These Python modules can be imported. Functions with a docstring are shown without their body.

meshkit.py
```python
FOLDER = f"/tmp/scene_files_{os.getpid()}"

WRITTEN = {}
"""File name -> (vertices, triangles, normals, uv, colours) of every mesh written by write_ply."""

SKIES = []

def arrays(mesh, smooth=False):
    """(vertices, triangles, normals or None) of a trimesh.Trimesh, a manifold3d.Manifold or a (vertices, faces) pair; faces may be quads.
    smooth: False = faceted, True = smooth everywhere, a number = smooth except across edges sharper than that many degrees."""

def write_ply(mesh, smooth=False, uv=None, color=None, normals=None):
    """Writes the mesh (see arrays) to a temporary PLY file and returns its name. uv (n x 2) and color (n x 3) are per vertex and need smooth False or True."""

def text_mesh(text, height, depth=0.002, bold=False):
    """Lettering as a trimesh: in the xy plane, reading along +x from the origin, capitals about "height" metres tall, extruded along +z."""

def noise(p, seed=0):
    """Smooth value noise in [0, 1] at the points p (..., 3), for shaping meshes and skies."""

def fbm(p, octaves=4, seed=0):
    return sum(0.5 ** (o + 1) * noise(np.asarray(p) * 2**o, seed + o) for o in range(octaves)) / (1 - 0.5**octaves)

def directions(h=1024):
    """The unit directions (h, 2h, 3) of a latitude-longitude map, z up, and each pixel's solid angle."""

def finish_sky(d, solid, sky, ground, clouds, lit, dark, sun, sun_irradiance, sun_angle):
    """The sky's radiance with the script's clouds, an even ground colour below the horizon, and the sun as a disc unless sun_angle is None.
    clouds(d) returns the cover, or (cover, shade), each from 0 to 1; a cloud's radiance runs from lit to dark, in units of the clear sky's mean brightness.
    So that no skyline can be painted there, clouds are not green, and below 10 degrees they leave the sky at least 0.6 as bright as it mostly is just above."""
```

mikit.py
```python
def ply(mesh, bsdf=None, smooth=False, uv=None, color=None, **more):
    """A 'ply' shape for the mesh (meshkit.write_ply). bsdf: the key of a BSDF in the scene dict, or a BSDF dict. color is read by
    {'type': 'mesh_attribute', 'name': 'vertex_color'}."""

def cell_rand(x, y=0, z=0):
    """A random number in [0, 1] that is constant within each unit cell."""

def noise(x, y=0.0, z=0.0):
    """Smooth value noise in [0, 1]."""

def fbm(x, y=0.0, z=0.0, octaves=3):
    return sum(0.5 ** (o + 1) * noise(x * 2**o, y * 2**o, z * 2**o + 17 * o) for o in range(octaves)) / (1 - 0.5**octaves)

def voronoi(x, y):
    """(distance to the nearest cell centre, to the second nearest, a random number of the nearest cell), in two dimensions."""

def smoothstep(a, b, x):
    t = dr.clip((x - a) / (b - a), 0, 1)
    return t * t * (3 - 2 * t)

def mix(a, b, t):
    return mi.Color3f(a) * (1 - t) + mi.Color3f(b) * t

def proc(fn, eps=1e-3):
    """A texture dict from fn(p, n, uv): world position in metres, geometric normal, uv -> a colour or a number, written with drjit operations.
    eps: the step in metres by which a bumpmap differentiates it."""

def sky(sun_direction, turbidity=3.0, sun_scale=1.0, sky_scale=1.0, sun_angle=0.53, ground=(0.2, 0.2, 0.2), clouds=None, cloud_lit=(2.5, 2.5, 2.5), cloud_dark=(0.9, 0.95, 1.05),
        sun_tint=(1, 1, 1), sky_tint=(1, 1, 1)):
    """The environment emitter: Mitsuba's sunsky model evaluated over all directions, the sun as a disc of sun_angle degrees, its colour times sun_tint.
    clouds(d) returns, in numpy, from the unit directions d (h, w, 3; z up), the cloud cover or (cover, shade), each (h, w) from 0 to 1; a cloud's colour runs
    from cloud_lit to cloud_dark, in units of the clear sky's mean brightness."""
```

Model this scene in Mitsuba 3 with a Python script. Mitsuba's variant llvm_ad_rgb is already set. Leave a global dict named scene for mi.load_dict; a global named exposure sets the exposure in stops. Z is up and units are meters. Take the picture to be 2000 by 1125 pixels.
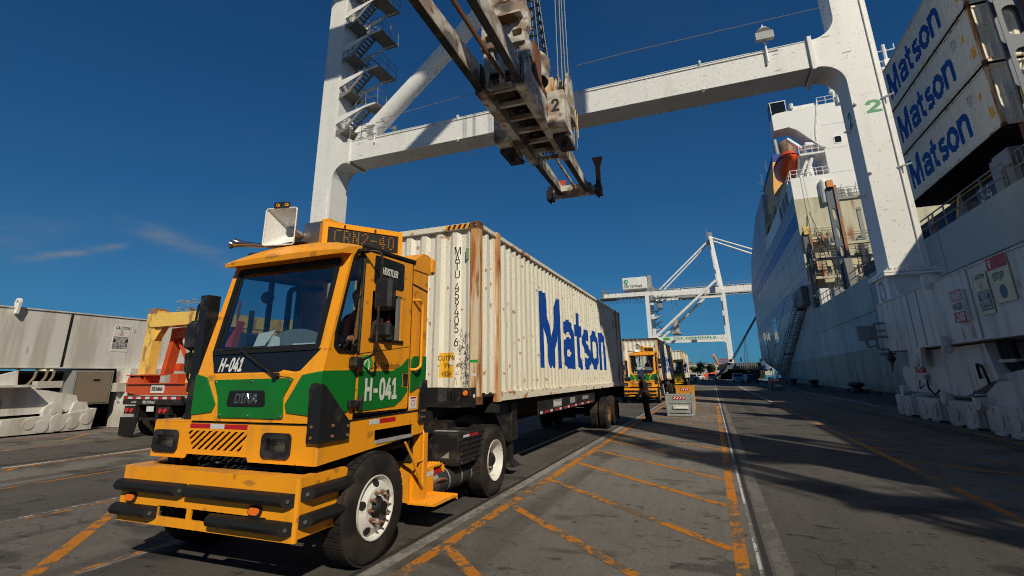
import math, random
import numpy as np, trimesh, mitsuba as mi, mikit, meshkit
import drjit as dr
import manifold3d as m3
from shapely.geometry import Polygon, MultiPolygon, LineString, Point, box as sbox
from shapely.ops import unary_union
from shapely import affinity
T = mi.ScalarTransform4f
rng = random.Random(7)
nprng = np.random.default_rng(7)
scene, labels = {}, {}

# ---------------------------------------------------------------- camera, sky, exposure
CAM = np.array([0.0, 0.0, 1.7])
RIGHT = np.array([0.92886511, 0.37024204, -0.01142082])
DOWN = np.array([-0.1103841, 0.24723753, -0.96264685])
FWD = np.array([-0.35358868, 0.89542975, 0.27051916])
scene['camera'] = {'type': 'perspective', 'fov': 92.22, 'fov_axis': 'x',
    'to_world': T().look_at(origin=CAM.tolist(), target=(CAM + FWD).tolist(), up=(-DOWN).tolist()),
    'principal_point_offset_x': 0.00303, 'principal_point_offset_y': 0.08667,
    'near_clip': 0.05, 'far_clip': 6000.0}
SUN = (0.61, -0.842, 0.78)
exposure = 1.3

def cirrus(d):
    az = np.degrees(np.arctan2(d[..., 0], d[..., 1])); el = np.degrees(np.arcsin(np.clip(d[..., 2], -1, 1)))
    def streak(a0, e0, a1, e1, w, amp):
        t = np.clip((az - a0) / (a1 - a0), 0, 1); e = e0 + (e1 - e0) * t
        inside = np.clip((az - a0) / (0.25 * (a1 - a0)), 0, 1) * np.clip((a1 - az) / (0.2 * (a1 - a0)), 0, 1)
        return amp * inside * np.exp(-((el - e) / w) ** 2)
    n = meshkit.fbm(np.stack([az * .35, el * 1.6, az * 0], -1), 4)
    n2 = meshkit.fbm(np.stack([az * .06, el * .25, az * 0 + 9], -1), 3, seed=5)
    c = streak(-68, 9.5, -60, 12.2, .28, .6) + streak(-62, 14.5, -49.5, 11.0, .75, .38) + streak(-90, 8, -60, 13, 1.8, .12)
    c = c * np.clip(n * 2.2 - .45, 0, 1)
    return np.clip(c + .05 * np.clip(n2 - .45, 0, 1), 0, 1)

scene['sky'] = mikit.sky(SUN, turbidity=1.2, sun_scale=1.0, sky_scale=0.60, clouds=cirrus, sky_tint=(0.27, 0.78, 1.15), sun_tint=(1.0, 1.12, 1.26), ground=(0.13, 0.12, 0.11))

# ---------------------------------------------------------------- helpers
class MB:
    """Collects pieces of one mesh."""
    def __init__(self): self.v, self.f, self.n = [], [], 0
    def add(self, v, f):
        v = np.asarray(v, float); f = np.asarray(f, int)
        if f.shape[1] == 4: f = np.vstack([f[:, [0, 1, 2]], f[:, [0, 2, 3]]])
        self.v.append(v); self.f.append(f + self.n); self.n += len(v); return self
    def tm(self, m): return self.add(m.vertices, m.faces)
    def man(self, m):
        q = m.to_mesh(); return self.add(q.vert_properties[:, :3], q.tri_verts)
    def mesh(self): return np.vstack(self.v), np.vstack(self.f)
    def hull(self, pts):
        pts = np.asarray(pts, float); h = trimesh.convex.convex_hull(pts); return self.tm(h)
    def box(self, x0, x1, y0, y1, z0, z1, b=0.0):
        if b <= 0:
            v = [[x, y, z] for x in (x0, x1) for y in (y0, y1) for z in (z0, z1)]
            return self.add(v, [[0, 1, 3], [0, 3, 2], [4, 6, 7], [4, 7, 5], [0, 4, 5], [0, 5, 1], [2, 3, 7], [2, 7, 6], [0, 2, 6], [0, 6, 4], [1, 5, 7], [1, 7, 3]])
        b = min(b, abs(x1 - x0) * .45, abs(y1 - y0) * .45, abs(z1 - z0) * .45)
        pts = []
        for x, sx in ((x0, 1), (x1, -1)):
            for y, sy in ((y0, 1), (y1, -1)):
                for z, sz in ((z0, 1), (z1, -1)):
                    pts += [[x, y + sy * b, z + sz * b], [x + sx * b, y, z + sz * b], [x + sx * b, y + sy * b, z]]
        return self.hull(pts)
    def obox(self, c, s, R, b=0.0):
        """box of size s about c with axes the columns of R"""
        m = MB().box(-s[0] / 2, s[0] / 2, -s[1] / 2, s[1] / 2, -s[2] / 2, s[2] / 2, b)
        v, f = m.mesh(); return self.add(v @ np.asarray(R).T + np.asarray(c), f)
    def beam(self, p0, p1, w, h, up=(0, 0, 1), b=0.0):
        """rectangular bar from p0 to p1, w across, h along up"""
        p0, p1 = np.asarray(p0, float), np.asarray(p1, float); d = p1 - p0; L = np.linalg.norm(d); d = d / L
        up = np.asarray(up, float)
        if abs(d @ up) > .99: up = np.array([0, 1.0, 0])
        x = np.cross(d, up); x /= np.linalg.norm(x); z = np.cross(x, d)
        return self.obox((p0 + p1) / 2, (w, L, h), np.array([x, d, z]).T, b)
    def cyl(self, p0, p1, r0, r1=None, n=16, cap=True):
        r1 = r0 if r1 is None else r1
        p0, p1 = np.asarray(p0, float), np.asarray(p1, float); d = p1 - p0; d = d / np.linalg.norm(d)
        a = np.cross(d, [0, 0, 1.0] if abs(d[2]) < .9 else [1.0, 0, 0]); a /= np.linalg.norm(a); c = np.cross(d, a)
        t = np.arange(n) * 2 * np.pi / n; ring = np.cos(t)[:, None] * a + np.sin(t)[:, None] * c
        v = np.vstack([p0 + r0 * ring, p1 + r1 * ring]); i = np.arange(n); j = (i + 1) % n
        f = [np.stack([i, j, j + n], 1), np.stack([i, j + n, i + n], 1)]
        if cap:
            v = np.vstack([v, p0, p1]); f += [np.stack([j, i, i * 0 + 2 * n], 1), np.stack([i + n, j + n, i * 0 + 2 * n + 1], 1)]
        return self.add(v, np.vstack(f))
    def tube(self, pts, r, n=8):
        p = np.asarray(pts, float); t = np.gradient(p, axis=0); t /= np.linalg.norm(t, axis=1, keepdims=True) + 1e-12
        a = np.cross(t[0], [0, 0, 1.0] if abs(t[0][2]) < .9 else [1.0, 0, 0]); a /= np.linalg.norm(a); rings = []
        r = np.broadcast_to(r, (len(p),)); ang = np.arange(n) * 2 * np.pi / n
        for k in range(len(p)):
            a = a - t[k] * (a @ t[k]); a /= np.linalg.norm(a); c = np.cross(t[k], a)
            rings.append(p[k] + r[k] * (np.cos(ang)[:, None] * a + np.sin(ang)[:, None] * c))
        v = np.vstack(rings); f = []
        for k in range(len(p) - 1):
            i = np.arange(n); j = (i + 1) % n
            f += [np.stack([k * n + i, k * n + j, (k + 1) * n + j], 1), np.stack([k * n + i, (k + 1) * n + j, (k + 1) * n + i], 1)]
        i = np.arange(1, n - 1); f += [np.stack([i * 0, i + 1, i], 1), (len(p) - 1) * n + np.stack([i * 0, i, i + 1], 1)]
        return self.add(v, np.vstack(f))
    def path(self, pts, r, n=8, bend=0.08, k=5):
        """tube along a polyline with rounded bends"""
        p = [np.asarray(q, float) for q in pts]; out = [p[0]]
        for a, b, c in zip(p, p[1:], p[2:]):
            u, w = a - b, c - b; lu, lw = np.linalg.norm(u), np.linalg.norm(w); e = min(bend, .45 * lu, .45 * lw)
            s, q = b + u / lu * e, b + w / lw * e
            for t in np.linspace(0, 1, k): out.append((1 - t) ** 2 * s + 2 * t * (1 - t) * b + t * t * q)
        return self.tube(out + [p[-1]], r, n)
    def lathe(self, prof, c, axis, n=32):
        """profile [(r, along)] turned about the axis through c"""
        ax = np.asarray(axis, float) / np.linalg.norm(axis); a = np.cross(ax, [0, 0, 1.0] if abs(ax[2]) < .9 else [1.0, 0, 0]); a /= np.linalg.norm(a); b = np.cross(ax, a)
        t = np.arange(n) * 2 * np.pi / n; ring = np.cos(t)[:, None] * a + np.sin(t)[:, None] * b
        v = np.vstack([np.asarray(c, float) + max(r, 1e-4) * ring + ax * h for r, h in prof]); f = []; i = np.arange(n); j = (i + 1) % n
        for k in range(len(prof) - 1): f += [np.stack([k * n + i, (k + 1) * n + j, k * n + j], 1), np.stack([k * n + i, (k + 1) * n + i, (k + 1) * n + j], 1)]
        return self.add(v, np.vstack(f))
    def ball(self, c, r, sub=2, s=(1, 1, 1)):
        m = trimesh.creation.icosphere(subdivisions=sub, radius=1.0); return self.add(m.vertices * np.asarray(s) * r + np.asarray(c), m.faces)
    def plate(self, poly, fn, d0, d1, maxlen=None):
        """shapely polygon (u, v) extruded from depth d0 to d1; fn maps (n, 3) u, v, d to x, y, z"""
        if not isinstance(poly, Polygon) and hasattr(poly, 'geoms'):
            for g in poly.geoms: self.plate(g, fn, d0, d1, maxlen)
            return self
        if hasattr(poly, 'geom_type') and not isinstance(poly, Polygon): return self
        if not isinstance(poly, Polygon): poly = Polygon(poly)
        if poly.is_empty or poly.area < 1e-7: return self
        m = trimesh.creation.extrude_polygon(poly, d1 - d0, engine='earcut'); v, f = m.vertices.copy(), m.faces; v[:, 2] += d0
        if maxlen: v, f = trimesh.remesh.subdivide_to_size(v, f, maxlen)
        w = fn(v)
        if (np.linalg.det(np.array([fn(np.array([[0, 0, 0], e]))[1] - fn(np.array([[0, 0, 0], e]))[0] for e in np.eye(3)])) < 0): f = f[:, ::-1]
        return self.add(w, f)
    def prism(self, axis, pts, a0, a1):
        """polygon given in the other two axes (in order), from a0 to a1 along axis"""
        k = 'xyz'.index(axis); o = [i for i in range(3) if i != k]
        def fn(v):
            w = np.zeros_like(v); w[:, o[0]] = v[:, 0]; w[:, o[1]] = v[:, 1]; w[:, k] = v[:, 2]; return w
        return self.plate(pts if hasattr(pts, 'geom_type') else Polygon(pts), fn, a0, a1)

def rr(x0, y0, x1, y1, r, q=4): return sbox(x0 + r, y0 + r, x1 - r, y1 - r).buffer(r, quad_segs=q)
def rpoly(pts, r, q=4): return Polygon(pts).buffer(-r).buffer(r, quad_segs=q)

COUNT = {}
def key_for(base):
    if base not in scene and base not in COUNT: COUNT[base] = 0; return base
    COUNT[base] = COUNT.get(base, 0) + 1; return f'{base}_{COUNT[base]:03d}'
LOCAL = [None]                      # to_world of the thing being built
def thing(name, label, cat, group=None, kind=None):
    k = key_for(name)
    labels[k] = {'label': label, 'category': cat}
    if group: labels[k]['group'] = group
    if kind: labels[k]['kind'] = kind
    return k
SPLIT = {'axle_cap', 'bolted_cap', 'power_cables', 'hose_bundle', 'air_horns', 'roof_vent', 'side_skirt', 'pedestal', 'davit', 'mirror_arm', 'dashboard_paper', 'equaliser_beam', 'pivot_pin', 'bracket_arm', 'arm_pocket', 'underside_gear', 'end_plate', 'hose', 'cables', 'upright', 'corner_block', 'long_beam', 'hook_bar', 'left_post', 'deck_locker', 'whip_aerial', 'mast', 'lashing_platform', 'cross_bar', 'hoist_rope', 'tank_strap', 'hazard_brace', 'hatch_coaming', 'landing_leg', 'lamp_boxes', 'sheave_block', 'stern_boxes', 'ramp_post', 'lifting_lug', 'side_casing', 'long_beams', 'front_window', 'deflector_frame', 'padeye', 'rail_wheel', 'stringer', 'stay', 'boom_girder', 'fender_deck', 'steering_gear', 'frame_girder', 'support_post', 'landside_bogie', 'leg_frame', 'tipping_arm', 'rib', 'maker_letters_'}
STUFF = {'wheel_nuts', 'flange_bolts', 'panel_bolts', 'manhole_bolts', 'display_letters', 'scribbles', 'hydraulics', 'lashing_gear', 'lashing_rods', 'stripes', 'hazard_stripes', 'step_tread', 'walkway_railing', 'festoon_cables', 'railing', 'deck_railing', 'bridge_railing', 'stair_railing', 'stair_flight', 'grease_stain', 'inspection_mark', 'guard_bolt', 'fender_bolt', 'box_bolt', 'slats', 'handrail', 'ladder', 'step', 'ramp_rib', 'hoist_cable', 'ropes', 'floodlights', 'boat_deck_gear', 'suspension', 'main_frame', 'chassis_frame', 'access_steps', 'beam_railing', 'plate_seam', 'hand_hole', 'eyes', 'lime_edge', 'cable_basket', 'frame', 'crates', 'stiffener', 'reflective_band', 'side_number', 'under_rail', 'cable_ladder', 'axle_caps', 'ladder_and_lamps', 'shelter_frame', 'print'}
def part(parent, name, mb, mat, smooth=False, label=None, **more):
    if name in SPLIT and isinstance(mb, MB) and len(mb.v) > 1:
        first = None; off = np.cumsum([0] + [len(v) for v in mb.v])
        for v, f, o in zip(mb.v, mb.f, off):
            q = MB().add(v, f - o); k = _part(parent, name, q, mat, smooth, label, **more); first = first or k
        return first
    k = _part(parent, name, mb, mat, smooth, label, **more)
    if name in STUFF: labels[k] = {'kind': 'stuff', **labels.get(k, {})}
    return k
def _part(parent, name, mb, mat, smooth=False, label=None, **more):
    k = key_for(parent + '__' + name)
    d = mikit.ply(mb.mesh() if isinstance(mb, MB) else mb, mat, smooth=smooth, **more)
    if LOCAL[0] is not None: d['to_world'] = LOCAL[0]
    scene[k] = d
    if label: labels[k] = {'label': label}
    return k
def single(name, mb, mat, label, cat, group=None, smooth=False, kind=None):
    k = thing(name, label, cat, group, kind); d = mikit.ply(mb.mesh(), mat, smooth=smooth)
    if LOCAL[0] is not None: d['to_world'] = LOCAL[0]
    scene[k] = d; return k
def ground_part(name, mb, mat, label=None):
    k = key_for('quay_apron__' + name); scene[k] = mikit.ply(mb.mesh(), mat)
    if label: labels[k] = {'label': label}
    return k
def dup(root, M, label, group=None, skip=(), name=None, remap=None):
    k = key_for(name or root.rstrip('0123456789').rstrip('_')); labels[k] = {'label': label, 'category': labels[root]['category']}
    if group: labels[k]['group'] = group
    for q in [q for q in scene if q.startswith(root + '__')]:
        sub = q[len(root):]
        if any(s in sub for s in skip): continue
        d = dict(scene[q]); d['to_world'] = M @ d['to_world'] if 'to_world' in d else M
        if remap and isinstance(d.get('bsdf'), dict) and d['bsdf'].get('id') in remap: d['bsdf'] = {'type': 'ref', 'id': remap[d['bsdf']['id']]}
        scene[k + sub] = d
    return k

_TEXT = {}
def text_shape(text, h, bold=True, fat=0.0, sx=1.0, shear=0.0):
    """lettering as a shapely shape, reading along +u from the origin, capitals about h tall"""
    q = (text, bold)
    if q not in _TEXT:
        m = meshkit.text_mesh(text, 1.0, 0.1, bold); up = m.face_normals[:, 2] > .9
        _TEXT[q] = unary_union([Polygon(t[:, :2]).buffer(1e-4) for t in m.triangles[up]])
    s = _TEXT[q]
    if fat: s = s.buffer(fat, quad_segs=2)
    return affinity.affine_transform(s.simplify(.01), [h * sx, shear * h, 0, h, 0, 0])
def centred(s, u, v):
    a, b, c, d = s.bounds; return affinity.translate(s, u - (a + c) / 2, v - (b + d) / 2)
def fit(s, u0, u1, v0, v1):
    a, b, c, d = s.bounds; return affinity.translate(affinity.scale(s, (u1 - u0) / (c - a), (v1 - v0) / (d - b), origin=(a, b)), u0 - a, v0 - b)
def on_x(x, sign=1, uflip=False):
    """map (u along y, v up, d outward) onto the plane x = const"""
    return lambda w: np.stack([x + sign * w[:, 2], (-w[:, 0] if uflip else w[:, 0]), w[:, 1]], 1)
def on_y(y): return lambda w: np.stack([w[:, 0], y - w[:, 2], w[:, 1]], 1)
def on_z(z): return lambda w: np.stack([w[:, 0], w[:, 1], z + w[:, 2]], 1)

# ---------------------------------------------------------------- materials
def mat(name, color, rough=.5, metallic=0.0, spec=.5, two=True, **more):
    col = {'type': 'rgb', 'value': list(color)} if isinstance(color, (tuple, list)) else mikit.proc(color)
    b = {'type': 'principled', 'base_color': col, 'roughness': rough if not callable(rough) else mikit.proc(rough), 'metallic': metallic, 'specular': spec, **more}
    scene[name] = {'type': 'twosided', 'bsdf': b} if two else b
    return name
N, FB, SS, MX = mikit.noise, mikit.fbm, mikit.smoothstep, mikit.mix
def lump(p, s, z=1.0, o=3): return FB(p.x * s + 3.1, p.y * s + 7.7, p.z * s * z + 1.3, o)

def c_concrete(p, n, uv):
    # quay deck: lighter aggregate concrete in the hatched bays, darker worn lanes, tyre marks along y
    x, y = p.x, p.y
    a = SS(.42, .58, FB(x * .35, y * .22, 0, 4)); g = FB(x * 9, y * 5, 2, 3); f = N(x * 90, y * 60, 1)
    base = MX((.105, .095, .085), (.155, .142, .128), a * .6 + .4 * g)
    def band(c, w, s): return SS(w + s, w - s, dr.abs(x - c))
    lane = dr.maximum(dr.maximum(band(1.68, 1.38, .1), band(-4.35, 1.28, .12)), dr.maximum(band(-9.95, 1.3, .12), band(-15.6, 1.6, .2)))
    lane = dr.maximum(lane, SS(8.3, 8.8, x))
    dark = MX((.052, .047, .043), (.078, .071, .064), FB(x * 2.5, y * .5, 5, 3))
    col = MX(base, dark, lane * .82)
    tracks = SS(.5, .72, FB(x * 2.6, y * .06, 9, 2)) * SS(.35, .6, FB(x * .8, y * .05, 4, 2))
    col = col * (1 - .38 * tracks)
    stain = SS(.60, .74, FB(x * 1.3, y * 2.4, 11, 3)); col = col * (1 - .42 * stain)
    chip = SS(.735, .80, FB(x * 7.5, y * 13, 21, 3)); col = col * (1 - .5 * chip)
    big = FB(x * .18, y * .3, 31, 3); col = col * (.86 + .28 * big)
    crack = dr.abs(FB(x * .55 + .25 * FB(x * 3, y * 3, 2, 2), y * .5, 41, 3) - .5); col = col * (1 - .35 * SS(.006, .001, crack) * SS(.5, .6, FB(x * .2, y * .2, 51, 2)))
    streaky = FB(x * 22, y * 1.6, 61, 3); col = col * (.90 + .2 * streaky)
    spot = mikit.voronoi(x * 1.7, y * 1.4); col = col * (1 - .5 * SS(.085, .03, spot[0]) * SS(.72, .8, spot[2]))
    return col * .84 * (.80 + .4 * f)
mat('quay_concrete', c_concrete, .86, spec=.3)
def worn(rgb, dirt, amount):
    def fn(p, n, uv):
        w = FB(p.x * 6, p.y * 6, 3, 4) * .6 + FB(p.x * 26, p.y * 22, 8, 2) * .4
        big = FB(p.x * .9, p.y * .8, 6, 2)
        t = SS(amount, amount + .09, w + (big - .5) * .45)
        return MX(rgb, dirt, t) * (.8 + .4 * N(p.x * 70, p.y * 70, 2))
    return fn
mat('worn_yellow', worn((.37, .135, .016), (.115, .088, .062), .50), .75, spec=.3)
mat('worn_white', worn((.42, .41, .40), (.14, .13, .12), .50), .75, spec=.3)
mat('pale_strip', worn((.20, .185, .172), (.13, .12, .11), .5), .85, spec=.3)
mat('pale_faint', worn((.115, .106, .098), (.085, .078, .072), .5), .85, spec=.3)
mat('worn_red', worn((.25, .03, .02), (.13, .11, .10), .46), .8, spec=.3)
mat('rail_groove', (.025, .023, .021), .7); mat('rail_steel', (.30, .28, .26), .35, metallic=.9)

def c_yellow(p, n, uv):
    g = lump(p, 1.6, .6, 2); s = FB(p.x * 8, p.y * 8, p.z * .8, 2)
    top = SS(.6, .95, n.z)
    c = MX((.86, .335, .010), (.74, .28, .012), SS(.4, .75, g) * .7)
    c = MX(c, (.34, .19, .06), SS(.55, .8, s) * .30 + top * (.25 + .4 * SS(.4, .65, lump(p, 5))))
    return MX(c, (.10, .06, .03), SS(.73, .78, lump(p, 8, 1, 2)) * .45)
mat('truck_yellow', c_yellow, .33, clearcoat=.35, clearcoat_gloss=.8)
mat('sign_yellow', (.88, .35, .010), .4)
def c_green(p, n, uv): return MX((.006, .165, .020), (.012, .12, .022), SS(.45, .75, FB(p.x * 5, p.y * 5, p.z * 1.1, 3)) * .8)
mat('truck_green', c_green, .25, clearcoat=.5, clearcoat_gloss=.9)
mat('black_plastic', lambda p, n, uv: MX((.011, .011, .012), (.045, .042, .04), SS(.45, .8, lump(p, 9)) * .8), .55)
mat('black_rubber', lambda p, n, uv: MX((.009, .009, .009), (.05, .043, .038), SS(.35, .8, lump(p, 5)) * SS(.2, .9, n.z)), .6, spec=.35)
mat('black_gloss', (.008, .009, .012), .16, clearcoat=.6)
mat('black_steel', lambda p, n, uv: MX((.010, .010, .011), (.05, .038, .03), SS(.5, .78, lump(p, 7))), .5)
mat('dark_underbody', (.012, .012, .012), .8)
mat('grey_plastic', (.16, .165, .165), .6); mat('dash_grey', (.20, .235, .23), .7)
mat('light_letter', (.62, .62, .60), .5); mat('black_letter', (.012, .012, .014), .55)
mat('chrome', (.62, .60, .57), .18, metallic=1.0); mat('dull_metal', (.36, .34, .32), .38, metallic=.9)
mat('rusty_bolt', (.19, .10, .06), .7); mat('galvanised', lambda p, n, uv: MX((.36, .37, .37), (.24, .25, .25), lump(p, 8)), .5, metallic=.15)
mat('reflective_red', (.45, .012, .018), .35); mat('reflective_white', (.55, .57, .60), .35)
mat('amber_lens', (.85, .17, .01), .15, clearcoat=1.0); mat('red_lens', (.5, .01, .01), .15, clearcoat=1.0)
mat('lamp_glass', (.55, .57, .60), .22, metallic=.55); mat('lamp_dark', (.10, .105, .11), .3, metallic=.3)
mat('horn_white', (.70, .69, .66), .35, clearcoat=.3)
def c_tyre(p, n, uv): return MX((.014, .013, .013), (.055, .043, .034), SS(.35, .75, lump(p, 4)) * .8)
mat('tyre_rubber', c_tyre, .75, spec=.3)
mat('rim_white', lambda p, n, uv: MX((.66, .65, .61), (.30, .22, .15), SS(.56, .74, lump(p, 7))), .42)
mat('mirror_glass', (.75, .78, .82), .03, metallic=1.0)
scene['cab_glass'] = {'type': 'thindielectric', 'int_ior': 1.5, 'specular_transmittance': {'type': 'rgb', 'value': [.80, .86, .88]}}
scene['clear_glass'] = {'type': 'thindielectric', 'int_ior': 1.5, 'specular_transmittance': {'type': 'rgb', 'value': [.74, .72, .66]}}
mat('led_board', (.012, .010, .009), .5); mat('led_amber', (.36, .17, .03), .4)
mat('air_tank', (.035, .035, .036), .45); mat('hose_tan', (.62, .42, .18), .6); mat('paper', (.72, .74, .70), .8)
mat('skin', (.36, .185, .12), .55); mat('vest_orange', (.80, .12, .015), .7); mat('shirt_dark', (.035, .018, .018), .85); mat('trousers_dark', (.018, .019, .024), .85)
mat('boot_dark', (.012, .011, .010), .7); mat('silver_tape', (.55, .56, .50), .4); mat('hat_white', (.62, .63, .66), .4); mat('hair_dark', (.015, .011, .009), .7)
mat('lime_tape', (.55, .62, .12), .5)

def c_cont(p, n, uv):
    a = FB(p.x * 5, p.y * 5, p.z * .45, 3); sp = FB(p.x * 13, p.y * 13, p.z * 8, 2)
    c = MX((.75, .715, .615), (.64, .595, .475), SS(.42, .75, a) * .7)
    low = SS(2.2, 1.3, p.z + (a - .5) * 1.4); c = MX(c, (.60, .50, .33), low * .30)
    streak = SS(.68, .80, FB(p.x * 19, p.y * 19, p.z * .7, 2)) * SS(.5, .7, lump(p, .9)); c = MX(c, (.50, .33, .17), streak * .4)
    return MX(c, (.36, .15, .05), SS(.77, .80, sp) * .75)
mat('container_cream', c_cont, .48)
def c_rust(p, n, uv):
    a = FB(p.x * 14, p.y * 14, p.z * .8, 4); b = FB(p.x * 34, p.y * 34, p.z * 2.2, 3); g = FB(p.x * 3, p.y * 3, p.z * 1.7, 3)
    c = MX((.66, .56, .40), (.56, .30, .11), SS(.34, .58, a)); c = MX(c, (.40, .135, .03), SS(.46, .62, a * .5 + b * .3 + g * .2)); c = MX(c, (.15, .05, .02), SS(.60, .72, b * .6 + g * .4))
    return c
mat('rusty_post', c_rust, .65)
mat('rust_dark', lambda p, n, uv: MX((.10, .045, .025), (.22, .085, .03), lump(p, 14)), .75)
mat('rail_rusty', lambda p, n, uv: MX((.70, .655, .54), (.36, .15, .05), SS(.56, .70, FB(p.x * 5, p.y * 5, p.z * 9, 4))), .55)
mat('logo_blue', lambda p, n, uv: MX((.004, .052, .30), (.012, .06, .26), SS(.5, .8, lump(p, 5))), .4)
mat('sticker_yellow', (.80, .42, .02), .5); mat('sticker_green', (.02, .30, .06), .5); mat('green_grey', (.20, .30, .15), .7)

def c_crane(p, n, uv):
    s = FB(p.x * 2.2, p.y * 2.2, p.z * .16, 3); d = lump(p, .35)
    c = MX((.735, .73, .71), (.64, .625, .595), SS(.50, .80, s) * .55 + SS(.5, .7, d) * .18)
    spk = SS(.775, .80, FB(p.x * 11, p.y * 11, p.z * 8, 2)); return MX(c, (.36, .30, .24), spk * .5)
mat('crane_white', c_crane, .42)
def c_lower(p, n, uv):
    s = FB(p.x * 4, p.y * 4, p.z * .35, 3); c = MX((.62, .60, .57), (.42, .385, .34), SS(.42, .72, s) * .8)
    c = MX(c, (.22, .14, .09), SS(.70, .78, FB(p.x * 3.1, p.y * 3.1, p.z * 1.1, 3)) * .7)
    return MX(c, (.30, .26, .22), SS(1.0, .1, p.z + (lump(p, 2) - .5)) * .35)
mat('crane_lower', c_lower, .5)
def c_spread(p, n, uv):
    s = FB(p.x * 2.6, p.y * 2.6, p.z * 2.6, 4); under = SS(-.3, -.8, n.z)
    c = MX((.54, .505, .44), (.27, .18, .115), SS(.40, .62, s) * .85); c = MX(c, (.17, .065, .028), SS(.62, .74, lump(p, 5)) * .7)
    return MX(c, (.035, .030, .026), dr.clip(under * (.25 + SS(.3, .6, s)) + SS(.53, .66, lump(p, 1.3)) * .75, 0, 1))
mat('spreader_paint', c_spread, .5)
mat('grease_black', lambda p, n, uv: MX((.012, .011, .010), (.06, .04, .028), SS(.5, .8, lump(p, 4))), .45)
mat('stair_steel', (.20, .19, .175), .6); mat('wire_rope', (.20, .20, .20), .5)
mat('orange_steel', lambda p, n, uv: MX((.60, .085, .018), (.42, .06, .02), lump(p, 3)), .45)
mat('frame_yellow', lambda p, n, uv: MX((.78, .50, .11), (.36, .20, .07), SS(.55, .72, FB(p.x * 5, p.y * 5, p.z * 2, 4))), .5)
def c_hull(p, n, uv):
    s = FB(p.y * .9, p.z * .08, 3, 4); b = FB(p.y * .22, p.z * .25, 9, 3)
    c = MX((.40, .42, .415), (.30, .325, .32), SS(.4, .7, b)); c = MX(c, (.24, .23, .21), SS(.5, .8, s) * .45)
    low = SS(3.6, 3.4, p.z); c = MX(c, MX((.30, .265, .215), (.19, .16, .125), SS(.4, .7, s)), low * .92)
    st = SS(.66, .80, FB(p.y * 3.2, p.z * .22, 5, 3)) * SS(6.5, 2.0, p.z); return MX(c, (.17, .10, .06), st * .75)
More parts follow.
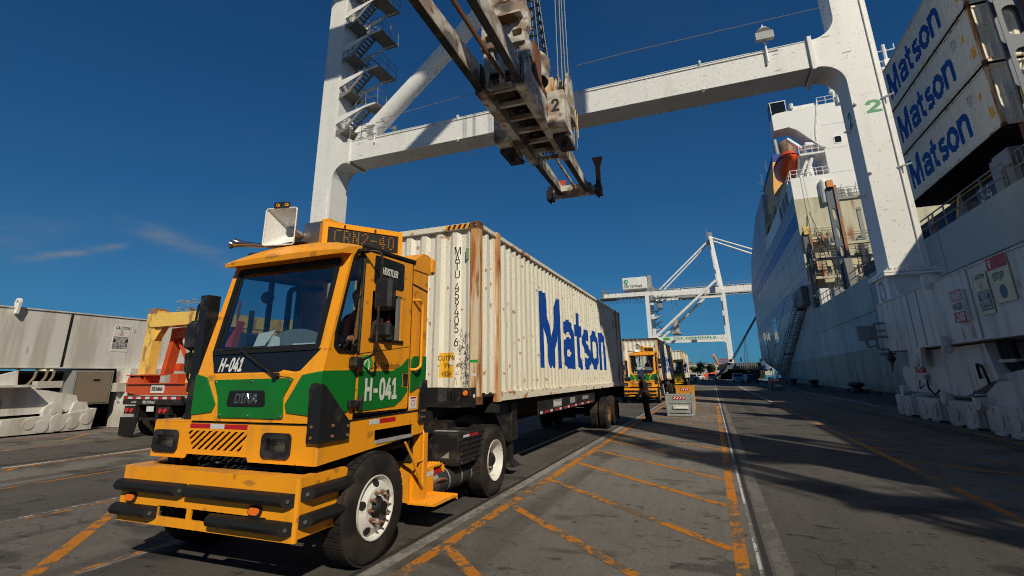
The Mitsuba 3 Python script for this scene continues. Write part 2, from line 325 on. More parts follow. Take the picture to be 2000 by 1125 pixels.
mat('hull_grey', c_hull, .52, spec=.35)
def c_side(p, n, uv):
    s = FB(p.y * 1.6, p.z * .10, 3, 4)
    c = MX((.44, .45, .46), (.33, .345, .36), SS(.42, .72, s))
    def st(z0, z1): return SS(z0 - .08, z0 + .08, p.z) * SS(z1 + .08, z1 - .08, p.z)
    c = MX(c, (.022, .105, .42), st(19.9, 22.0) * .95); c = MX(c, (.13, .21, .36), st(22.3, 24.3) * .45); c = MX(c, (.10, .19, .40), st(11.2, 13.6) * .7)
    return MX(c, (.30, .31, .33), SS(.55, .75, s) * .35)
mat('superstructure_side', c_side, .42, spec=.35)
mat('ship_white', lambda p, n, uv: MX((.78, .775, .75), (.55, .36, .20), SS(.705, .775, FB(p.x * 1.2, p.y * 1.2, p.z * .16, 4)) * .75), .45)
def c_beige(p, n, uv):
    s = FB(p.x * 1.5, p.y * 1.5, p.z * .22, 4); c = MX((.52, .48, .34), (.40, .365, .25), SS(.4, .7, s))
    return MX(c, (.34, .13, .045), SS(.60, .74, s) * .9)
mat('ship_beige', c_beige, .55)
mat('ship_grey', (.25, .26, .26), .55); mat('deck_dark', (.035, .036, .038), .7); mat('funnel_orange', (.70, .36, .10), .5); mat('funnel_blue', (.02, .06, .26), .5)
mat('brass_rust', lambda p, n, uv: MX((.30, .22, .11), (.22, .10, .05), lump(p, 1.5)), .5)
mat('boat_orange', (.72, .085, .02), .35); mat('post_rust', lambda p, n, uv: MX((.34, .12, .045), (.20, .17, .15), SS(.45, .65, lump(p, 1.2))), .6)
mat('post_blue', (.10, .12, .15), .55); mat('window_dark', (.01, .012, .014), .12)
mat('sea', (.012, .03, .035), .12); mat('far_grey', (.26, .26, .26), .7); mat('far_cream', (.45, .42, .36), .8); mat('far_red', (.32, .045, .05), .7)
mat('far_blue', (.08, .13, .22), .6); mat('far_brown', (.20, .15, .11), .8); mat('leaf_green', (.045, .075, .022), .8); mat('bark', (.09, .06, .04), .9)
mat('crane_orange', (.62, .24, .06), .6); mat('crane_dark', (.06, .06, .065), .6); mat('sky_blue_steel', (.10, .16, .30), .5)
mat('car_silver', (.40, .41, .43), .25, metallic=.5, clearcoat=.6); mat('car_white', (.66, .67, .68), .3, clearcoat=.6); mat('car_glass', (.015, .018, .022), .06)
mat('cone_orange', (.75, .09, .02), .6); mat('sign_white', (.66, .65, .62), .5); mat('sign_red', (.42, .02, .03), .5); mat('sign_black', (.015, .015, .018), .5); mat('sign_cream', (.62, .58, .38), .5)
mat('bin_grey', lambda p, n, uv: MX((.33, .35, .34), (.23, .245, .24), lump(p, 4)), .5); mat('bin_orange', (.58, .24, .02), .5); mat('bin_dark', (.16, .155, .15), .6)
mat('ssa_green', (.035, .34, .03), .4); mat('crane_green', (.03, .27, .10), .45)
mat('pink_print', (.50, .30, .28), .6)
mat('plank', lambda p, n, uv: MX((.34, .19, .08), (.16, .10, .06), lump(p, 6)), .8)
mat('blue_cloth', (.03, .06, .16), .8)

# ================================================================ the setting: quay apron, markings, water, far land
HX = 12.0                                              # quay edge
g = MB(); xs = np.array([-1500, -300, -80, -30, -16, -9, -5, -2, 0, 3, 6, 9, HX]); ys = np.array([-300, -60, -10, 0, 3, 6, 10, 16, 24, 40, 70, 120, 220, 450, 2500])
vv = [[x, y, 0] for x in xs for y in ys]; n_ = len(ys)
g.add(vv, [[i * n_ + j, (i + 1) * n_ + j, (i + 1) * n_ + j + 1, i * n_ + j + 1] for i in range(len(xs) - 1) for j in range(n_ - 1)])
g.add([[HX, -300, 0], [HX, 2500, 0], [HX, 2500, -6], [HX, -300, -6]], [[0, 3, 2], [0, 2, 1]])
scene['quay_apron'] = mikit.ply(g.mesh(), 'quay_concrete'); labels['quay_apron'] = {'label': 'stained concrete and asphalt container quay under all the vehicles', 'kind': 'structure'}
w_ = MB().add([[HX, -400, -3], [1600, -400, -3], [1600, 2600, -3], [HX, 2600, -3]], [[0, 1, 2], [0, 2, 3]])
scene['water'] = mikit.ply(w_.mesh(), 'sea'); labels['water'] = {'label': 'dark harbour water beyond the quay edge', 'kind': 'structure'}
def strip(name, mat_, p0, p1, w, z=.002, label=None):
    p0, p1 = np.array(p0, float), np.array(p1, float); d = p1 - p0; d /= np.linalg.norm(d); q = np.array([-d[1], d[0]]) * w / 2
    return ground_part(name, MB().add([[*(p0 - q), z], [*(p1 - q), z], [*(p1 + q), z], [*(p0 + q), z]], [[0, 1, 2], [0, 2, 3]]), mat_, label)
strip('yellow_line', 'worn_yellow', (-2.81, -3), (-2.81, 150), .14); strip('yellow_line', 'worn_yellow', (.06, -3), (.06, 44), .125)
for k in range(44):
    y = 3.3 + 1.82 * k
    if y > 62: break
    strip('hatch_line', 'worn_yellow', (-2.74, y), (0.0, y - 2.74), .11 if k > 4 else .125, .004)
strip('white_line', 'worn_white', (.20, 30), (.20, 160), .09); strip('white_line', 'worn_white', (.21, 0), (.21, 30), .03)
strip('pale_strip', 'pale_strip', (-3.075, -4), (-3.075, 160), .15); strip('pale_strip', 'pale_faint', (.40, -4), (.40, 70), .15); strip('pale_strip', 'pale_strip', (-5.62, -4), (-5.62, 60), .06)
strip('rail_groove', 'rail_groove', (.27, -4), (.27, 160), .055); strip('rail_groove', 'rail_groove', (-3.2, -4), (-3.2, 160), .05)
strip('yellow_line', 'worn_yellow', (3.2, 4), (3.2, 36), .13); strip('white_line', 'worn_white', (3.22, 36), (3.22, 150), .14)
for k in range(26):
    y = 7.5 + 1.82 * k; strip('hatch_line', 'worn_yellow', (3.27, y), (6.6, y - 3.33), .11, .004)
strip('yellow_line', 'worn_yellow', (6.7, 2), (6.7, 60), .12); strip('white_line', 'worn_white', (7.75, 6), (7.75, 120), .10)
strip('rail_groove', 'rail_groove', (7.55, -20), (7.55, 200), .12); strip('rail_steel', 'rail_steel', (7.55, -20), (7.55, 200), .05, .004)
strip('yellow_line', 'worn_yellow', (-5.68, -3), (-5.68, 150), .07, .004)
strip('yellow_line', 'worn_yellow', (-8.45, -3), (-8.45, 150), .10); strip('white_line', 'worn_white', (-8.58, -3), (-8.58, 150), .05)
for k in range(30): strip('hatch_line', 'worn_yellow', (-8.38, 1.87 + 3.64 * k + 3.7), (-5.75, 1.87 + 3.64 * k + 1.07), .15 if k < 2 else .11, .004)
strip('yellow_line', 'worn_yellow', (-13.62, -3), (-13.62, 150), .10); strip('white_line', 'worn_white', (-13.8, -3), (-13.8, 150), .09)
for k in range(24): strip('hatch_line', 'worn_yellow', (-13.55, 4.1 + 3.64 * k + 2.4), (-11.2, 4.1 + 3.64 * k), .11, .004)
strip('yellow_line', 'worn_yellow', (-11.15, -3), (-11.15, 150), .07, .004)
strip('yellow_line', 'worn_yellow', (-17.2, -3), (-17.2, 90), .10)
for k in range(16): strip('hatch_line', 'worn_yellow', (-19.9, 5.0 + 3.64 * k + 2.7), (-17.2, 5.0 + 3.64 * k), .11, .004)
strip('red_line', 'worn_red', (-20.2, -3), (-20.2, 90), .10)
strip('rail_groove', 'rail_groove', (-21.7, -20), (-21.7, 200), .14); strip('rail_steel', 'rail_steel', (-21.7, -20), (-21.7, 200), .05, .004)

# ================================================================ containers
def corrug(s0, s1, z0, z1, pitch, deep, flat=.26, out=1):
    """profile points (s, d) of a corrugated wall between s0 and s1; d <= 0 inward"""
    n = max(1, round((s1 - s0 - pitch * flat) / pitch)); p = (s1 - s0 - (s1 - s0) / (n + flat) * flat) / n; a = p * flat; b = p * (.5 - flat); pts = []
    for k in range(n):
        s = s0 + k * p; pts += [(s, 0), (s + a, 0), (s + a + b, -deep), (s + 2 * a + b, -deep)]
    return pts + [(s0 + n * p, 0), (s1, 0)]
def wall_mesh(prof, fn, z0, z1):
    v = np.array([[s, z, d] for s, d in prof for z in (z0, z1)]); i = np.arange(len(prof) - 1) * 2
    return fn(v), np.stack([i, i + 2, i + 3, i + 1], 1)
def on_corrug(mb, shape, prof, fn, lift=.003):
    """paints a shape (s, z) onto a corrugated profile as thin strips that follow the folds"""
    for (s0, d0), (s1, d1) in zip(prof, prof[1:]):
        if s1 - s0 < 1e-5: continue
        c = shape.intersection(sbox(s0, -9, s1, 99))
        if c.is_empty: continue
        sl = (d1 - d0) / (s1 - s0); L = math.hypot(1, sl)
        def f2(w, s0=s0, d0=d0, sl=sl, L=L):
            return fn(np.stack([w[:, 0] - w[:, 2] * sl / L, w[:, 1], d0 + (w[:, 0] - s0) * sl + w[:, 2] / L], 1))
        for gm in getattr(c, 'geoms', [c]):
            if gm.geom_type == 'Polygon' and gm.area > 1e-5: mb.plate(gm, f2, lift - .002, lift)
def company_letters():
    """hand-drawn rounded humanist lettering, cap height 1"""
    w = .19
    st = lambda pts, c=2: LineString(pts).buffer(w / 2, cap_style=c, join_style=1, quad_segs=4)
    arc = lambda cx, cy, rx, ry, a0, a1, n=14: [(cx + rx * math.cos(math.radians(a)), cy + ry * math.sin(math.radians(a))) for a in np.linspace(a0, a1, n)]
    M = unary_union([st([(.1, 0), (.1, 1)]), st([(.9, 0), (.9, 1)]), Polygon([(.03, 1), (.25, 1), (.56, .18), (.44, .0), (.40, .0)]), Polygon([(.97, 1), (.75, 1), (.44, .18), (.56, .0), (.60, .0)])])
    a = unary_union([st(arc(.30, .235, .23, .15, 0, 360, 20)), st(arc(.29, .50, .235, .15, 165, 0) + [(.525, 0)])]).intersection(sbox(-1, 0, 3, 2))
    t = unary_union([st([(.2, .92), (.2, .25)] + arc(.36, .25, .16, .165, 180, 290)), st([(0, .62), (.44, .62)])])
    s = st(arc(.27, .48, .19, .12, 35, 250) + arc(.26, .215, .21, .13, 75, -145), 2)
    o = st(arc(.32, .36, .255, .27, 0, 360, 24))
    n = unary_union([st([(.1, 0), (.1, .72)]), st([(.1, .42)] + arc(.33, .42, .23, .225, 165, 0) + [(.56, 0)])])
    out, x = [], 0
    for g_, adv in ((M, 1.10), (a, .68), (t, .54), (s, .58), (o, .72), (n, .7)): out.append(affinity.translate(g_, x, 0)); x += adv
    return unary_union(out)
LETTERS = company_letters()
CW, CH = 2.438, 2.896
def container(label, L=13.716, group=None, letters=None, serial=None, detail=2, posts=True, body='container_cream', stickers=True, left_letters=None, name='shipping_container', fronts=True):
    """local frame: right-hand front bottom corner at the origin, x to -2.438, y along the length, z up"""
    t = thing(name, label, 'container', group)
    side = lambda w: np.stack([-.045 + w[:, 2], w[:, 0], w[:, 1]], 1); left = lambda w: np.stack([-CW + .045 - w[:, 2], w[:, 0], w[:, 1]], 1)
    front = lambda w: np.stack([w[:, 0] - CW, .05 - w[:, 2], w[:, 1]], 1)
    ip = .77 if (L > 13 and posts) else 0
    segs = [(.15, ip), (ip + .16, L - ip - .16), (L - ip, L - .15)] if ip else [(.15, L - .15)]
    profs = [corrug(a, b, 0, 0, .272, .034) for a, b in segs]
    prof = [q for pr in profs for q in pr]
    mb = MB()
    for pr in profs: mb.add(*wall_mesh(pr, side, .14, CH - .08))
    part(t, 'side_wall', mb, body)
    mb = MB()
    for pr in profs: v, f = wall_mesh(pr, left, .14, CH - .08); mb.add(v, f[:, ::-1])
    part(t, 'side_wall', mb, body)
    fp = corrug(.12, CW - .12, 0, 0, .285, .045, .28)
    v, f = wall_mesh(fp, front, .16, CH - .1); part(t, 'front_wall', MB().add(v, f), body)
    back = lambda w: np.stack([-w[:, 0], L - .03 + w[:, 2], w[:, 1]], 1)
    for d0 in (.12, CW / 2 + .01):
        part(t, 'rear_door', MB().box(-d0 - 1.09, -d0, L - .08, L - .03, .16, CH - .1, .01), body)
    part(t, 'roof_panel', MB().box(-CW + .06, -.06, .08, L - .08, CH - .06, CH - .02), body)
    part(t, 'floor_frame', MB().box(-CW + .06, -.06, .05, L - .05, .10, .16), 'black_steel')
    post, rail = ('rusty_post', 'rail_rusty')
    for x0 in (-.15, -CW):
        for y0 in (0, L - .15):
            part(t, 'corner_post', MB().box(x0 + .004, x0 + .146, y0 + .004, y0 + .146, .118, CH - .118), post)
    if ip:
        for x0 in (-.10, -CW):
            for y0 in (ip, L - ip - .16):
                part(t, 'inner_post', MB().box(x0 + (.0 if x0 < -1 else .008), x0 + (.092 if x0 < -1 else .10), y0, y0 + .16, 0, CH + .012, .006), post)
    def casting(cx, cy, cz):
        m = m3.Manifold.cube([.162, .178, .118], True)
        m = m - m3.Manifold.cube([.3, .05, .065], True) - m3.Manifold.cube([.055, .4, .065], True) - m3.Manifold.cube([.06, .09, .3], True)
        return MB().man(m.translate([cx, cy, cz]))
    if detail >= 2:
        for x in (-.081, -CW + .081):
            for y in (.089, L - .089):
                for z in (.059, CH - .059): part(t, 'corner_casting', casting(x, y, z), 'rust_dark')
    else:
        for x in (-.081, -CW + .081):
            for z in (.059, CH - .059): part(t, 'corner_casting', MB().box(x - .081, x + .081, 0, .178, z - .059, z + .059, .004), 'rust_dark')
    part(t, 'top_rail', MB().box(-.075, -.012, .178, L - .178, CH - .085, CH - .012, .006), rail); part(t, 'top_rail', MB().box(-CW + .012, -CW + .075, .178, L - .178, CH - .085, CH - .012, .006), rail)
    part(t, 'bottom_rail', MB().box(-.06, -.008, ip + .16 if ip else .178, L - .178, .012, .155, .006), rail); part(t, 'bottom_rail', MB().box(-CW + .008, -CW + .06, .178, L - .178, .012, .155, .006), rail)
    part(t, 'front_rail', MB().box(-CW + .162, -.162, .01, .075, CH - .105, CH - .006, .006), rail); part(t, 'front_sill', MB().box(-CW + .162, -.162, .01, .08, .01, .17, .006), rail)
    part(t, 'rear_rail', MB().box(-CW + .162, -.162, L - .075, L - .01, CH - .105, CH - .006, .006), rail)
    if detail >= 2:
        z_, stripes = CH - .058, MB()
        for x0 in (-.62,) if detail == 2 else (-.62,):
            b_ = sbox(x0, CH - .095, -.165, CH - .015)
            part(t, 'hazard_band', MB().plate(b_, on_y(.009), 0, .001), 'sign_yellow')
            for q in range(5):
                a = x0 + .02 + q * .098; s_ = Polygon([(a, CH - .095), (a + .045, CH - .095), (a + .085, CH - .015), (a + .04, CH - .015)]).intersection(b_); stripes.plate(s_, on_y(.0075), 0, .001)
        part(t, 'hazard_stripes', stripes, 'black_letter')
    if letters:
        mb = MB(); on_corrug(mb, fit(LETTERS, *letters), prof, side); part(t, 'company_name', mb, 'logo_blue', label='company name in large blue letters')
    if left_letters:
        mb = MB(); s0, s1, z0, z1 = left_letters; lp = profs[0] if not ip else prof
        on_corrug(mb, affinity.scale(fit(LETTERS, s0, s1, z0, z1), -1, 1), prof, left); part(t, 'company_name', mb, 'logo_blue', label='company name in large blue letters')
    if serial:
        mb = MB(); z = 2.44
        for q in serial:
            if q != ' ': on_corrug(mb, centred(text_shape(q, .13, False, .010, .72), CW - .415, z), fp, front)
            z -= .135 if q != ' ' else .075
        part(t, 'serial_number', mb, 'black_letter')
    if stickers:
        mb = MB(); on_corrug(mb, sbox(CW - .71, .40, CW - .45, .78), fp, front); part(t, 'height_sticker', mb, 'sticker_yellow', label='torn yellow caution sticker with the height')
        mb = MB()
        for q, z in (('CUTION', .70), ("9'6", .58), ('HIGH', .455)): on_corrug(mb, centred(text_shape(q, .075, False, .012, .72), CW - .58, z), fp, front, .006)
        part(t, 'height_sticker_text', mb, 'black_letter')
        part(t, 'torn_patch', MB().plate([(-.52, .64), (-.50, .70), (-.44, .62), (-.455, .585), (-.52, .60)], on_y(.0395), 0, .001), 'sign_white')
        part(t, 'vent_cover', MB().box(-.255, -.195, .035, .06, 2.27, 2.46, .004), 'green_grey'); part(t, 'green_sticker', MB().plate(sbox(-.148, .62, -.004, .66), on_y(.0025), 0, .0015), 'sticker_green')
        part(t, 'number_plate', MB().plate(sbox(-.12, .42, -.03, .455), on_y(.0025), 0, .0015), 'sign_white')
        mb = MB()
        for q in range(70):                                       # scribbles and scuffs above the corner
            a, b, r = rng.uniform(.18, .40), rng.uniform(.25, 1.05), rng.uniform(.02, .07); th = rng.uniform(0, 6.3)
            ln = LineString([(CW - a, b), (CW - a + r * math.cos(th), b + r * 1.8 * math.sin(th)), (CW - a + r * math.cos(th + 1), b + r * math.sin(th + 1.4))]).buffer(.0022, 2)
            on_corrug(mb, ln, fp, front, .004)
        part(t, 'scribbles', mb, 'black_letter')
        mb = MB()
        for q, z in (('MATU', 2.42), ('4594056', 2.30), ('45G1', 2.18)): on_corrug(mb, centred(text_shape(q, .08, False, .008, .75), L - 1.35, z), prof, side)
        part(t, 'side_number', mb, 'black_letter')
    return t
# the 45-foot container on the first trailer: front corner 7.05 m ahead of the camera
LOCAL[0] = T().translate([-3.315, 7.05, 1.295])
hero_box = container('weathered cream container with blue letters directly behind the nearest yellow tractor', letters=(3.25, 10.5, .56, 2.24), serial='MATU 459405 6')
LOCAL[0] = None

# ================================================================ wheels
def wheel(parent, x, y, z, side, R=.50, W=.27, rim='rim_white', kind='steer', prefix='wheel'):
    """side +1: outer face looks to +x. The tyre is cut by grooves; the rim has hand holes, a hub and studs."""
    ax = np.array([side, 0, 0.0]); c = np.array([x - side * W, y, z])
    w = key_for(parent + '__' + prefix)
    prof = [(R * .56, .02), (R * .60, 0), (R * .78, -.012), (R * .93, .004), (R * .985, .03), (R, .045), (R, W - .045), (R * .985, W - .03), (R * .93, W - .004), (R * .80, W + .012), (R * .62, W), (R * .57, W - .02), (R * .56, W - .05)]
    m = MB().lathe(prof, c, ax, 48)
    n = 40
    for k in range(n):                                            # tread blocks proud of the carcass, in three rings
        for q, (a, b) in enumerate(((.03, .095), (.108, .165), (.178, W - .028))):
            th = 2 * np.pi * (k + (.5 if q == 1 else 0)) / n; r = np.array([0, math.cos(th), math.sin(th)]); tg = np.array([0, -math.sin(th), math.cos(th)])
            m.obox(c + ax * (a + b) / 2 + r * (R + .003), (b - a, .064, .016), np.array([ax, tg, r]).T)
    scene[w] = mikit.ply(m.mesh(), 'tyre_rubber', smooth=40)
    if LOCAL[0] is not None: scene[w]['to_world'] = LOCAL[0]
    def sub(name, mb, mt, sm=35): return part(w, name, mb, mt, smooth=sm)
    if kind == 'steer':
        m = MB().lathe([(R * .575, W - .025), (R * .585, W + .006), (R * .56, W + .004), (R * .535, W - .02), (R * .50, W - .035), (R * .42, W - .01), (R * .36, W + .012), (R * .20, W + .014), (R * .20, W - .05)], c, ax, 40); sub('rim', m, rim)
        h = MB()
        for k in range(5):
            th = 2 * np.pi * (k + .3) / 5; o = c + ax * (W - .012) + np.array([0, math.cos(th), math.sin(th)]) * R * .435
            nn = ax * .93 + np.array([0, math.cos(th), math.sin(th)]) * .37; h.cyl(o - nn * .02, o + nn * .012, R * .075, n=14)
        sub('hand_hole', h, 'dark_underbody')
        sub('hub', MB().lathe([(R * .20, W - .03), (R * .19, W + .02), (R * .13, W + .05), (R * .12, W + .085), (.001, W + .09)], c, ax, 20), 'black_steel')
        b = MB()
        for k in range(10):
            th = 2 * np.pi * k / 10; o = c + np.array([0, math.cos(th), math.sin(th)]) * R * .285; b.cyl(o + ax * (W + .008), o + ax * (W + .04), .017, n=6); b.cyl(o + ax * (W + .04), o + ax * (W + .075), .010, n=6)
        sub('wheel_nuts', b, 'rusty_bolt', 20)
    else:
        m = MB().lathe([(R * .575, W - .025), (R * .585, W + .006), (R * .56, W + .004), (R * .53, W - .03), (R * .50, W - .10), (R * .47, W - .145), (R * .36, W - .155), (R * .20, W - .15)], c, ax, 40); sub('rim', m, rim)
        sub('hub', MB().lathe([(R * .20, W - .16), (R * .19, W - .05), (R * .10, W - .02), (.001, W - .02)], c, ax, 18), 'black_steel' if kind == 'drive' else 'grease_black')
        b = MB()
        for k in range(10):
            th = 2 * np.pi * k / 10; o = c + np.array([0, math.cos(th), math.sin(th)]) * R * .30; b.cyl(o + ax * (W - .155), o + ax * (W - .10), .016, n=6)
        sub('wheel_nuts', b, 'rusty_bolt', 20)
    return w

# ================================================================ the terminal tractor
def fy(z): return np.where(z < 1.75, 3.67, 3.67 + (z - 1.75) * .237)
def face(w): return np.stack([w[:, 0], fy(w[:, 1]) - w[:, 2], w[:, 1]], 1)
def front_plate(mb, poly, d0, d1):
    if not hasattr(poly, 'geom_type'): poly = Polygon(poly)
    for a, b in ((1.0, 1.75), (1.75, 3.4)):
        c = poly.intersection(sbox(-9, a, 9, b))
        if not c.is_empty: mb.plate(c, face, d0, d1)
    return mb
XS, XL = -3.28, -4.88                                     # cab's right-hand and left-hand faces
side_r = on_x(XS); side_l = on_x(XL, -1)
def tractor(label, number):
    t = thing('terminal_tractor', label, 'terminal tractor', 'yellow and green terminal tractors')
    # --- bumper
    y0, x0, x1, zb, zt = 3.51, -5.50, -3.28, .42, .90
    fr = Polygon([(x0 + .03, zb), (x1 - .03, zb), (x1 - .03, zt - .02), (x0 + .03, zt - .02)]).difference(unary_union([sbox(-4.93, .495, -4.545, .585), sbox(-4.49, .495, -3.6, .585)]))
    m = MB().plate(fr, on_y(y0 + .02), 0, .02); m.cyl((x0 + .03, y0 + .03, zb), (x0 + .03, y0 + .03, zt - .02), .03, n=20).cyl((x1 - .03, y0 + .03, zb), (x1 - .03, y0 + .03, zt - .02), .03, n=20)
    m.box(x1 - .02, x1, y0 + .03, 4.12, .44, zt - .01, .004).box(x0, x0 + .02, y0 + .03, 4.12, .44, zt - .01, .004)
    ring = rr(x0, y0, x1, 4.12, .03).difference(Polygon([(x0 + .30, 4.13), (x0 + .10, y0 + .30), (x0 + .16, y0 + .17), (x1 - .12, y0 + .17), (x1 - .12, 4.13)]))
    m.plate(ring, on_z(zt - .02), 0, .02); m.cyl((x0 + .03, y0 + .018, zt - .018), (x1 - .03, y0 + .018, zt - .018), .018, n=12)
    part(t, 'bumper', m, 'truck_yellow', smooth=35)
    bump = t + '__bumper'
    def rubber(a, b, axis, z, cut0=True, cut1=True, r=.051):
        pr = [(0, -r), (r * .55, -r), (r * 1.35, -r * .72), (r * 1.75, 0), (r * 1.35, r * .72), (r * .55, r), (0, r)]; n = len(pr); v = []
        for e, s, cut in ((a, 1, cut0), (b, -1, cut1)):
            for d, h in pr:
                q = e + s * (d * .85 if cut else d * .15)
                v.append((q, y0 - d, z + h) if axis == 'x' else (x1 + d, q, z + h))
        f = []
        for i in range(n):
            j = (i + 1) % n; f += [[i, j, n + j], [i, n + j, n + i]]
        for i in range(1, n - 1): f += [[0, i + 1, i], [n, n + i, n + i + 1]]
        k = part(bump, 'rubber_fender', MB().add(v, f), 'black_rubber', smooth=40)
        b2 = MB()
        for e, s, cut in ((a, 1, cut0), (b, -1, cut1)):
            if cut:
                q = e + s * .045
                if axis == 'x': b2.cyl((q - s * .012, y0 - .045, z), (q - s * .022, y0 - .05, z), .016, n=8)
                else: b2.cyl((x1 + .045, q - s * .012, z), (x1 + .05, q - s * .024, z), .016, n=8)
        if b2.v: part(bump, 'fender_bolt', b2, 'dull_metal', smooth=30)
    rubber(-5.49, -4.585, 'x', .735, False); rubber(-4.545, -3.31, 'x', .735, False); rubber(-5.50, -4.93, 'x', .525, False); rubber(-4.22, -3.31, 'x', .525, False)
    rubber(3.545, 4.15, 'y', .775, True, False); rubber(3.545, 4.15, 'y', .57, True, False)
    for cx in (-5.31, -3.72):
        part(bump, 'light_housing', MB().plate(rr(cx - .075, .588, cx + .075, .672, .038), on_y(y0), 0, .016), 'black_plastic', smooth=30)
        part(bump, 'amber_light', MB().plate(rr(cx - .055, .602, cx + .055, .658, .025), on_y(y0 - .016), 0, .012), 'amber_lens', smooth=30)
    # --- front body box with headlights and grille
    fx0, fy0 = -5.42, 3.69
    plate = Polygon([(fx0, .965), (-4.92, .965), (-4.90, 1.005), (-4.10, 1.005), (-4.08, .965), (XS - .02, .965), (XS - .02, 1.297), (fx0, 1.297)])
    trap = Polygon([(-4.935, 1.222), (-4.115, 1.222), (-4.19, 1.05), (-4.84, 1.05)])
    slots = []
    for k in range(14):
        a = -5.12 + k * .086; slots.append(Polygon([(a, 1.04), (a + .040, 1.04), (a + .29, 1.232), (a + .25, 1.232)]).intersection(trap))
    lamps_ = [rr(-5.40 + .02, 1.03, -5.06, 1.20, .03), rr(-3.905, 1.03, -3.60, 1.205, .03)]
    part(t, 'front_panel', MB().plate(plate.difference(unary_union(slots + lamps_)), on_y(fy0 + .012), 0, .012), 'truck_yellow')
    fpn = t + '__front_panel'
    for q in lamps_:
        a, b, c, d = q.bounds
        part(fpn, 'lamp_bezel', MB().plate(q.buffer(.022).difference(rr(a + .035, b + .028, c - .035, d - .028, .02)), on_y(fy0), -.03, .016), 'grey_plastic' if 0 else 'black_plastic', smooth=30)
        part(fpn, 'headlight', MB().box(a, c, fy0 + .05, fy0 + .06, b, d), 'lamp_dark')
        mx = (a + c) / 2
        for zz in (b + .055, d - .055): part(fpn, 'headlight_reflector', MB().ball((mx + .01, fy0 + .052, zz), .055, 2, (1.6, .55, .78)), 'lamp_glass', smooth=True)
        part(fpn, 'headlight_lens', MB().box(a + .03, c - .03, fy0 + .006, fy0 + .008, b + .025, d - .025), 'clear_glass')
    part(fpn, 'reflective_strip', MB().plate(sbox(-4.90, 1.243, -4.62, 1.287), on_y(fy0), 0, .002), 'reflective_red'); part(fpn, 'reflective_strip', MB().plate(sbox(-4.62, 1.243, -4.43, 1.287), on_y(fy0), 0, .002), 'reflective_white'); part(fpn, 'reflective_strip', MB().plate(sbox(-4.43, 1.243, -4.13, 1.287), on_y(fy0), 0, .002), 'reflective_red')
    sk = Polygon([(fy0 + .02, .968), (5.45, 1.075), (5.45, 1.325), (fy0 + .02, 1.297)]).difference(sbox(4.50, 1.055, 5.21, 1.185))
    m = MB().plate(sk, side_r, -.012, 0); m.cyl((XS - .02, fy0 + .02, .967), (XS - .02, fy0 + .02, 1.297), .02, n=16)
    m.box(fx0, fx0 + .012, fy0, 4.75, .965, 1.297); part(t, 'side_skirt', m, 'truck_yellow', smooth=30)
    sks = t + '__side_skirt'
    m = MB().box(XS - .16, XS - .002, 4.51, 5.20, 1.045, 1.07)
    for k in range(23): m.box(XS - .004, XS + .012, 4.52 + k * .03, 4.535 + k * .03, 1.05, 1.085)
    part(sks, 'step_tread', m, 'galvanised'); part(sks, 'reflective_strip', MB().plate(sbox(4.40, 1.245, 4.57, 1.292), side_r, 0, .002), 'reflective_white'); part(sks, 'reflective_strip', MB().plate(sbox(4.57, 1.245, 4.86, 1.292), side_r, 0, .002), 'reflective_red')
    part(t, 'fender_deck', MB().box(fx0, XL, fy0 - .0, 4.75, 1.297, 1.312, .004).box(XL, XS, 5.3, 5.45, 1.30, 1.312), 'truck_yellow')
    # --- underbody
    m = MB().box(-4.85, -4.70, 3.75, 8.6, .60, .86).box(-4.06, -3.91, 3.75, 8.6, .60, .86).box(-5.2, -3.5, 4.35, 4.65, .45, .62).box(-5.35, -3.45, 3.9, 5.4, .92, .96).box(-4.6, -4.1, 4.0, 5.6, .50, 1.2)
    m.box(-5.1, -3.6, 3.95, 4.0, .75, 1.0).box(-5.0, -3.7, 7.5, 7.7, .42, .62).box(-5.36, -3.4, 5.40, 5.43, .75, 1.28)
    for q in range(9): m.path([(-5.2 + q * .21, 3.9, .95), (-5.15 + q * .2, 3.95 + .1 * (q % 3), .7), (-4.9 + q * .12, 4.2, .6)], .018, 6)
    part(t, 'chassis_frame', m, 'dark_underbody')
    m = MB(); m.cyl((-4.9, 3.95, .86), (-3.9, 4.0, .84), .05, n=10).ball((-4.72, 3.9, .88), .07, 2).box(-5.3, -5.2, 3.8, 3.86, .6, .95).box(-3.6, -3.52, 3.8, 3.86, .6, .95)
    part(t, 'steering_gear', m, 'black_steel', smooth=30)
    part(t, 'fifth_wheel', MB().prism('x', [(6.9, .86), (8.3, .86), (8.25, 1.02), (7.6, 1.12), (6.9, 1.05)], -4.95, -3.75).box(-4.75, -4.0, 6.0, 6.9, .86, 1.18, .03), 'grease_black')
    part(t, 'rear_hump', MB().prism('x', [(5.6, 1.0), (6.3, 1.0), (6.2, 1.25), (5.9, 1.32), (5.6, 1.28)], -4.5, -3.6), 'black_plastic')
    # --- cab shell: front
    ws = rpoly([(-4.765, 1.945), (-3.385, 1.965), (-3.395, 2.90), (-4.815, 2.885)], .04)
    lower = Polygon([(-4.775, 1.955), (-3.36, 1.975), (-3.545, 1.775), (-3.60, 1.765), (-3.75, 1.785), (-3.80, 1.765), (-4.66, 1.762)])
    shell = Polygon([(XL, 1.315), (XS, 1.315), (XS, 2.95), (XL, 2.93)]).difference(unary_union([ws, lower]))
    part(t, 'cab', front_plate(MB(), shell, -.03, 0), 'truck_yellow')
    cab = t + '__cab'
    part(cab, 'windscreen_seal', front_plate(MB(), ws.difference(ws.buffer(-.055)), -.025, .012), 'black_rubber')
    part(cab, 'windscreen', front_plate(MB(), ws.buffer(-.05), -.008, -.006), 'cab_glass')
    part(cab, 'windscreen_apron', front_plate(MB(), lower.difference(ws), -.03, -.002), 'black_gloss')
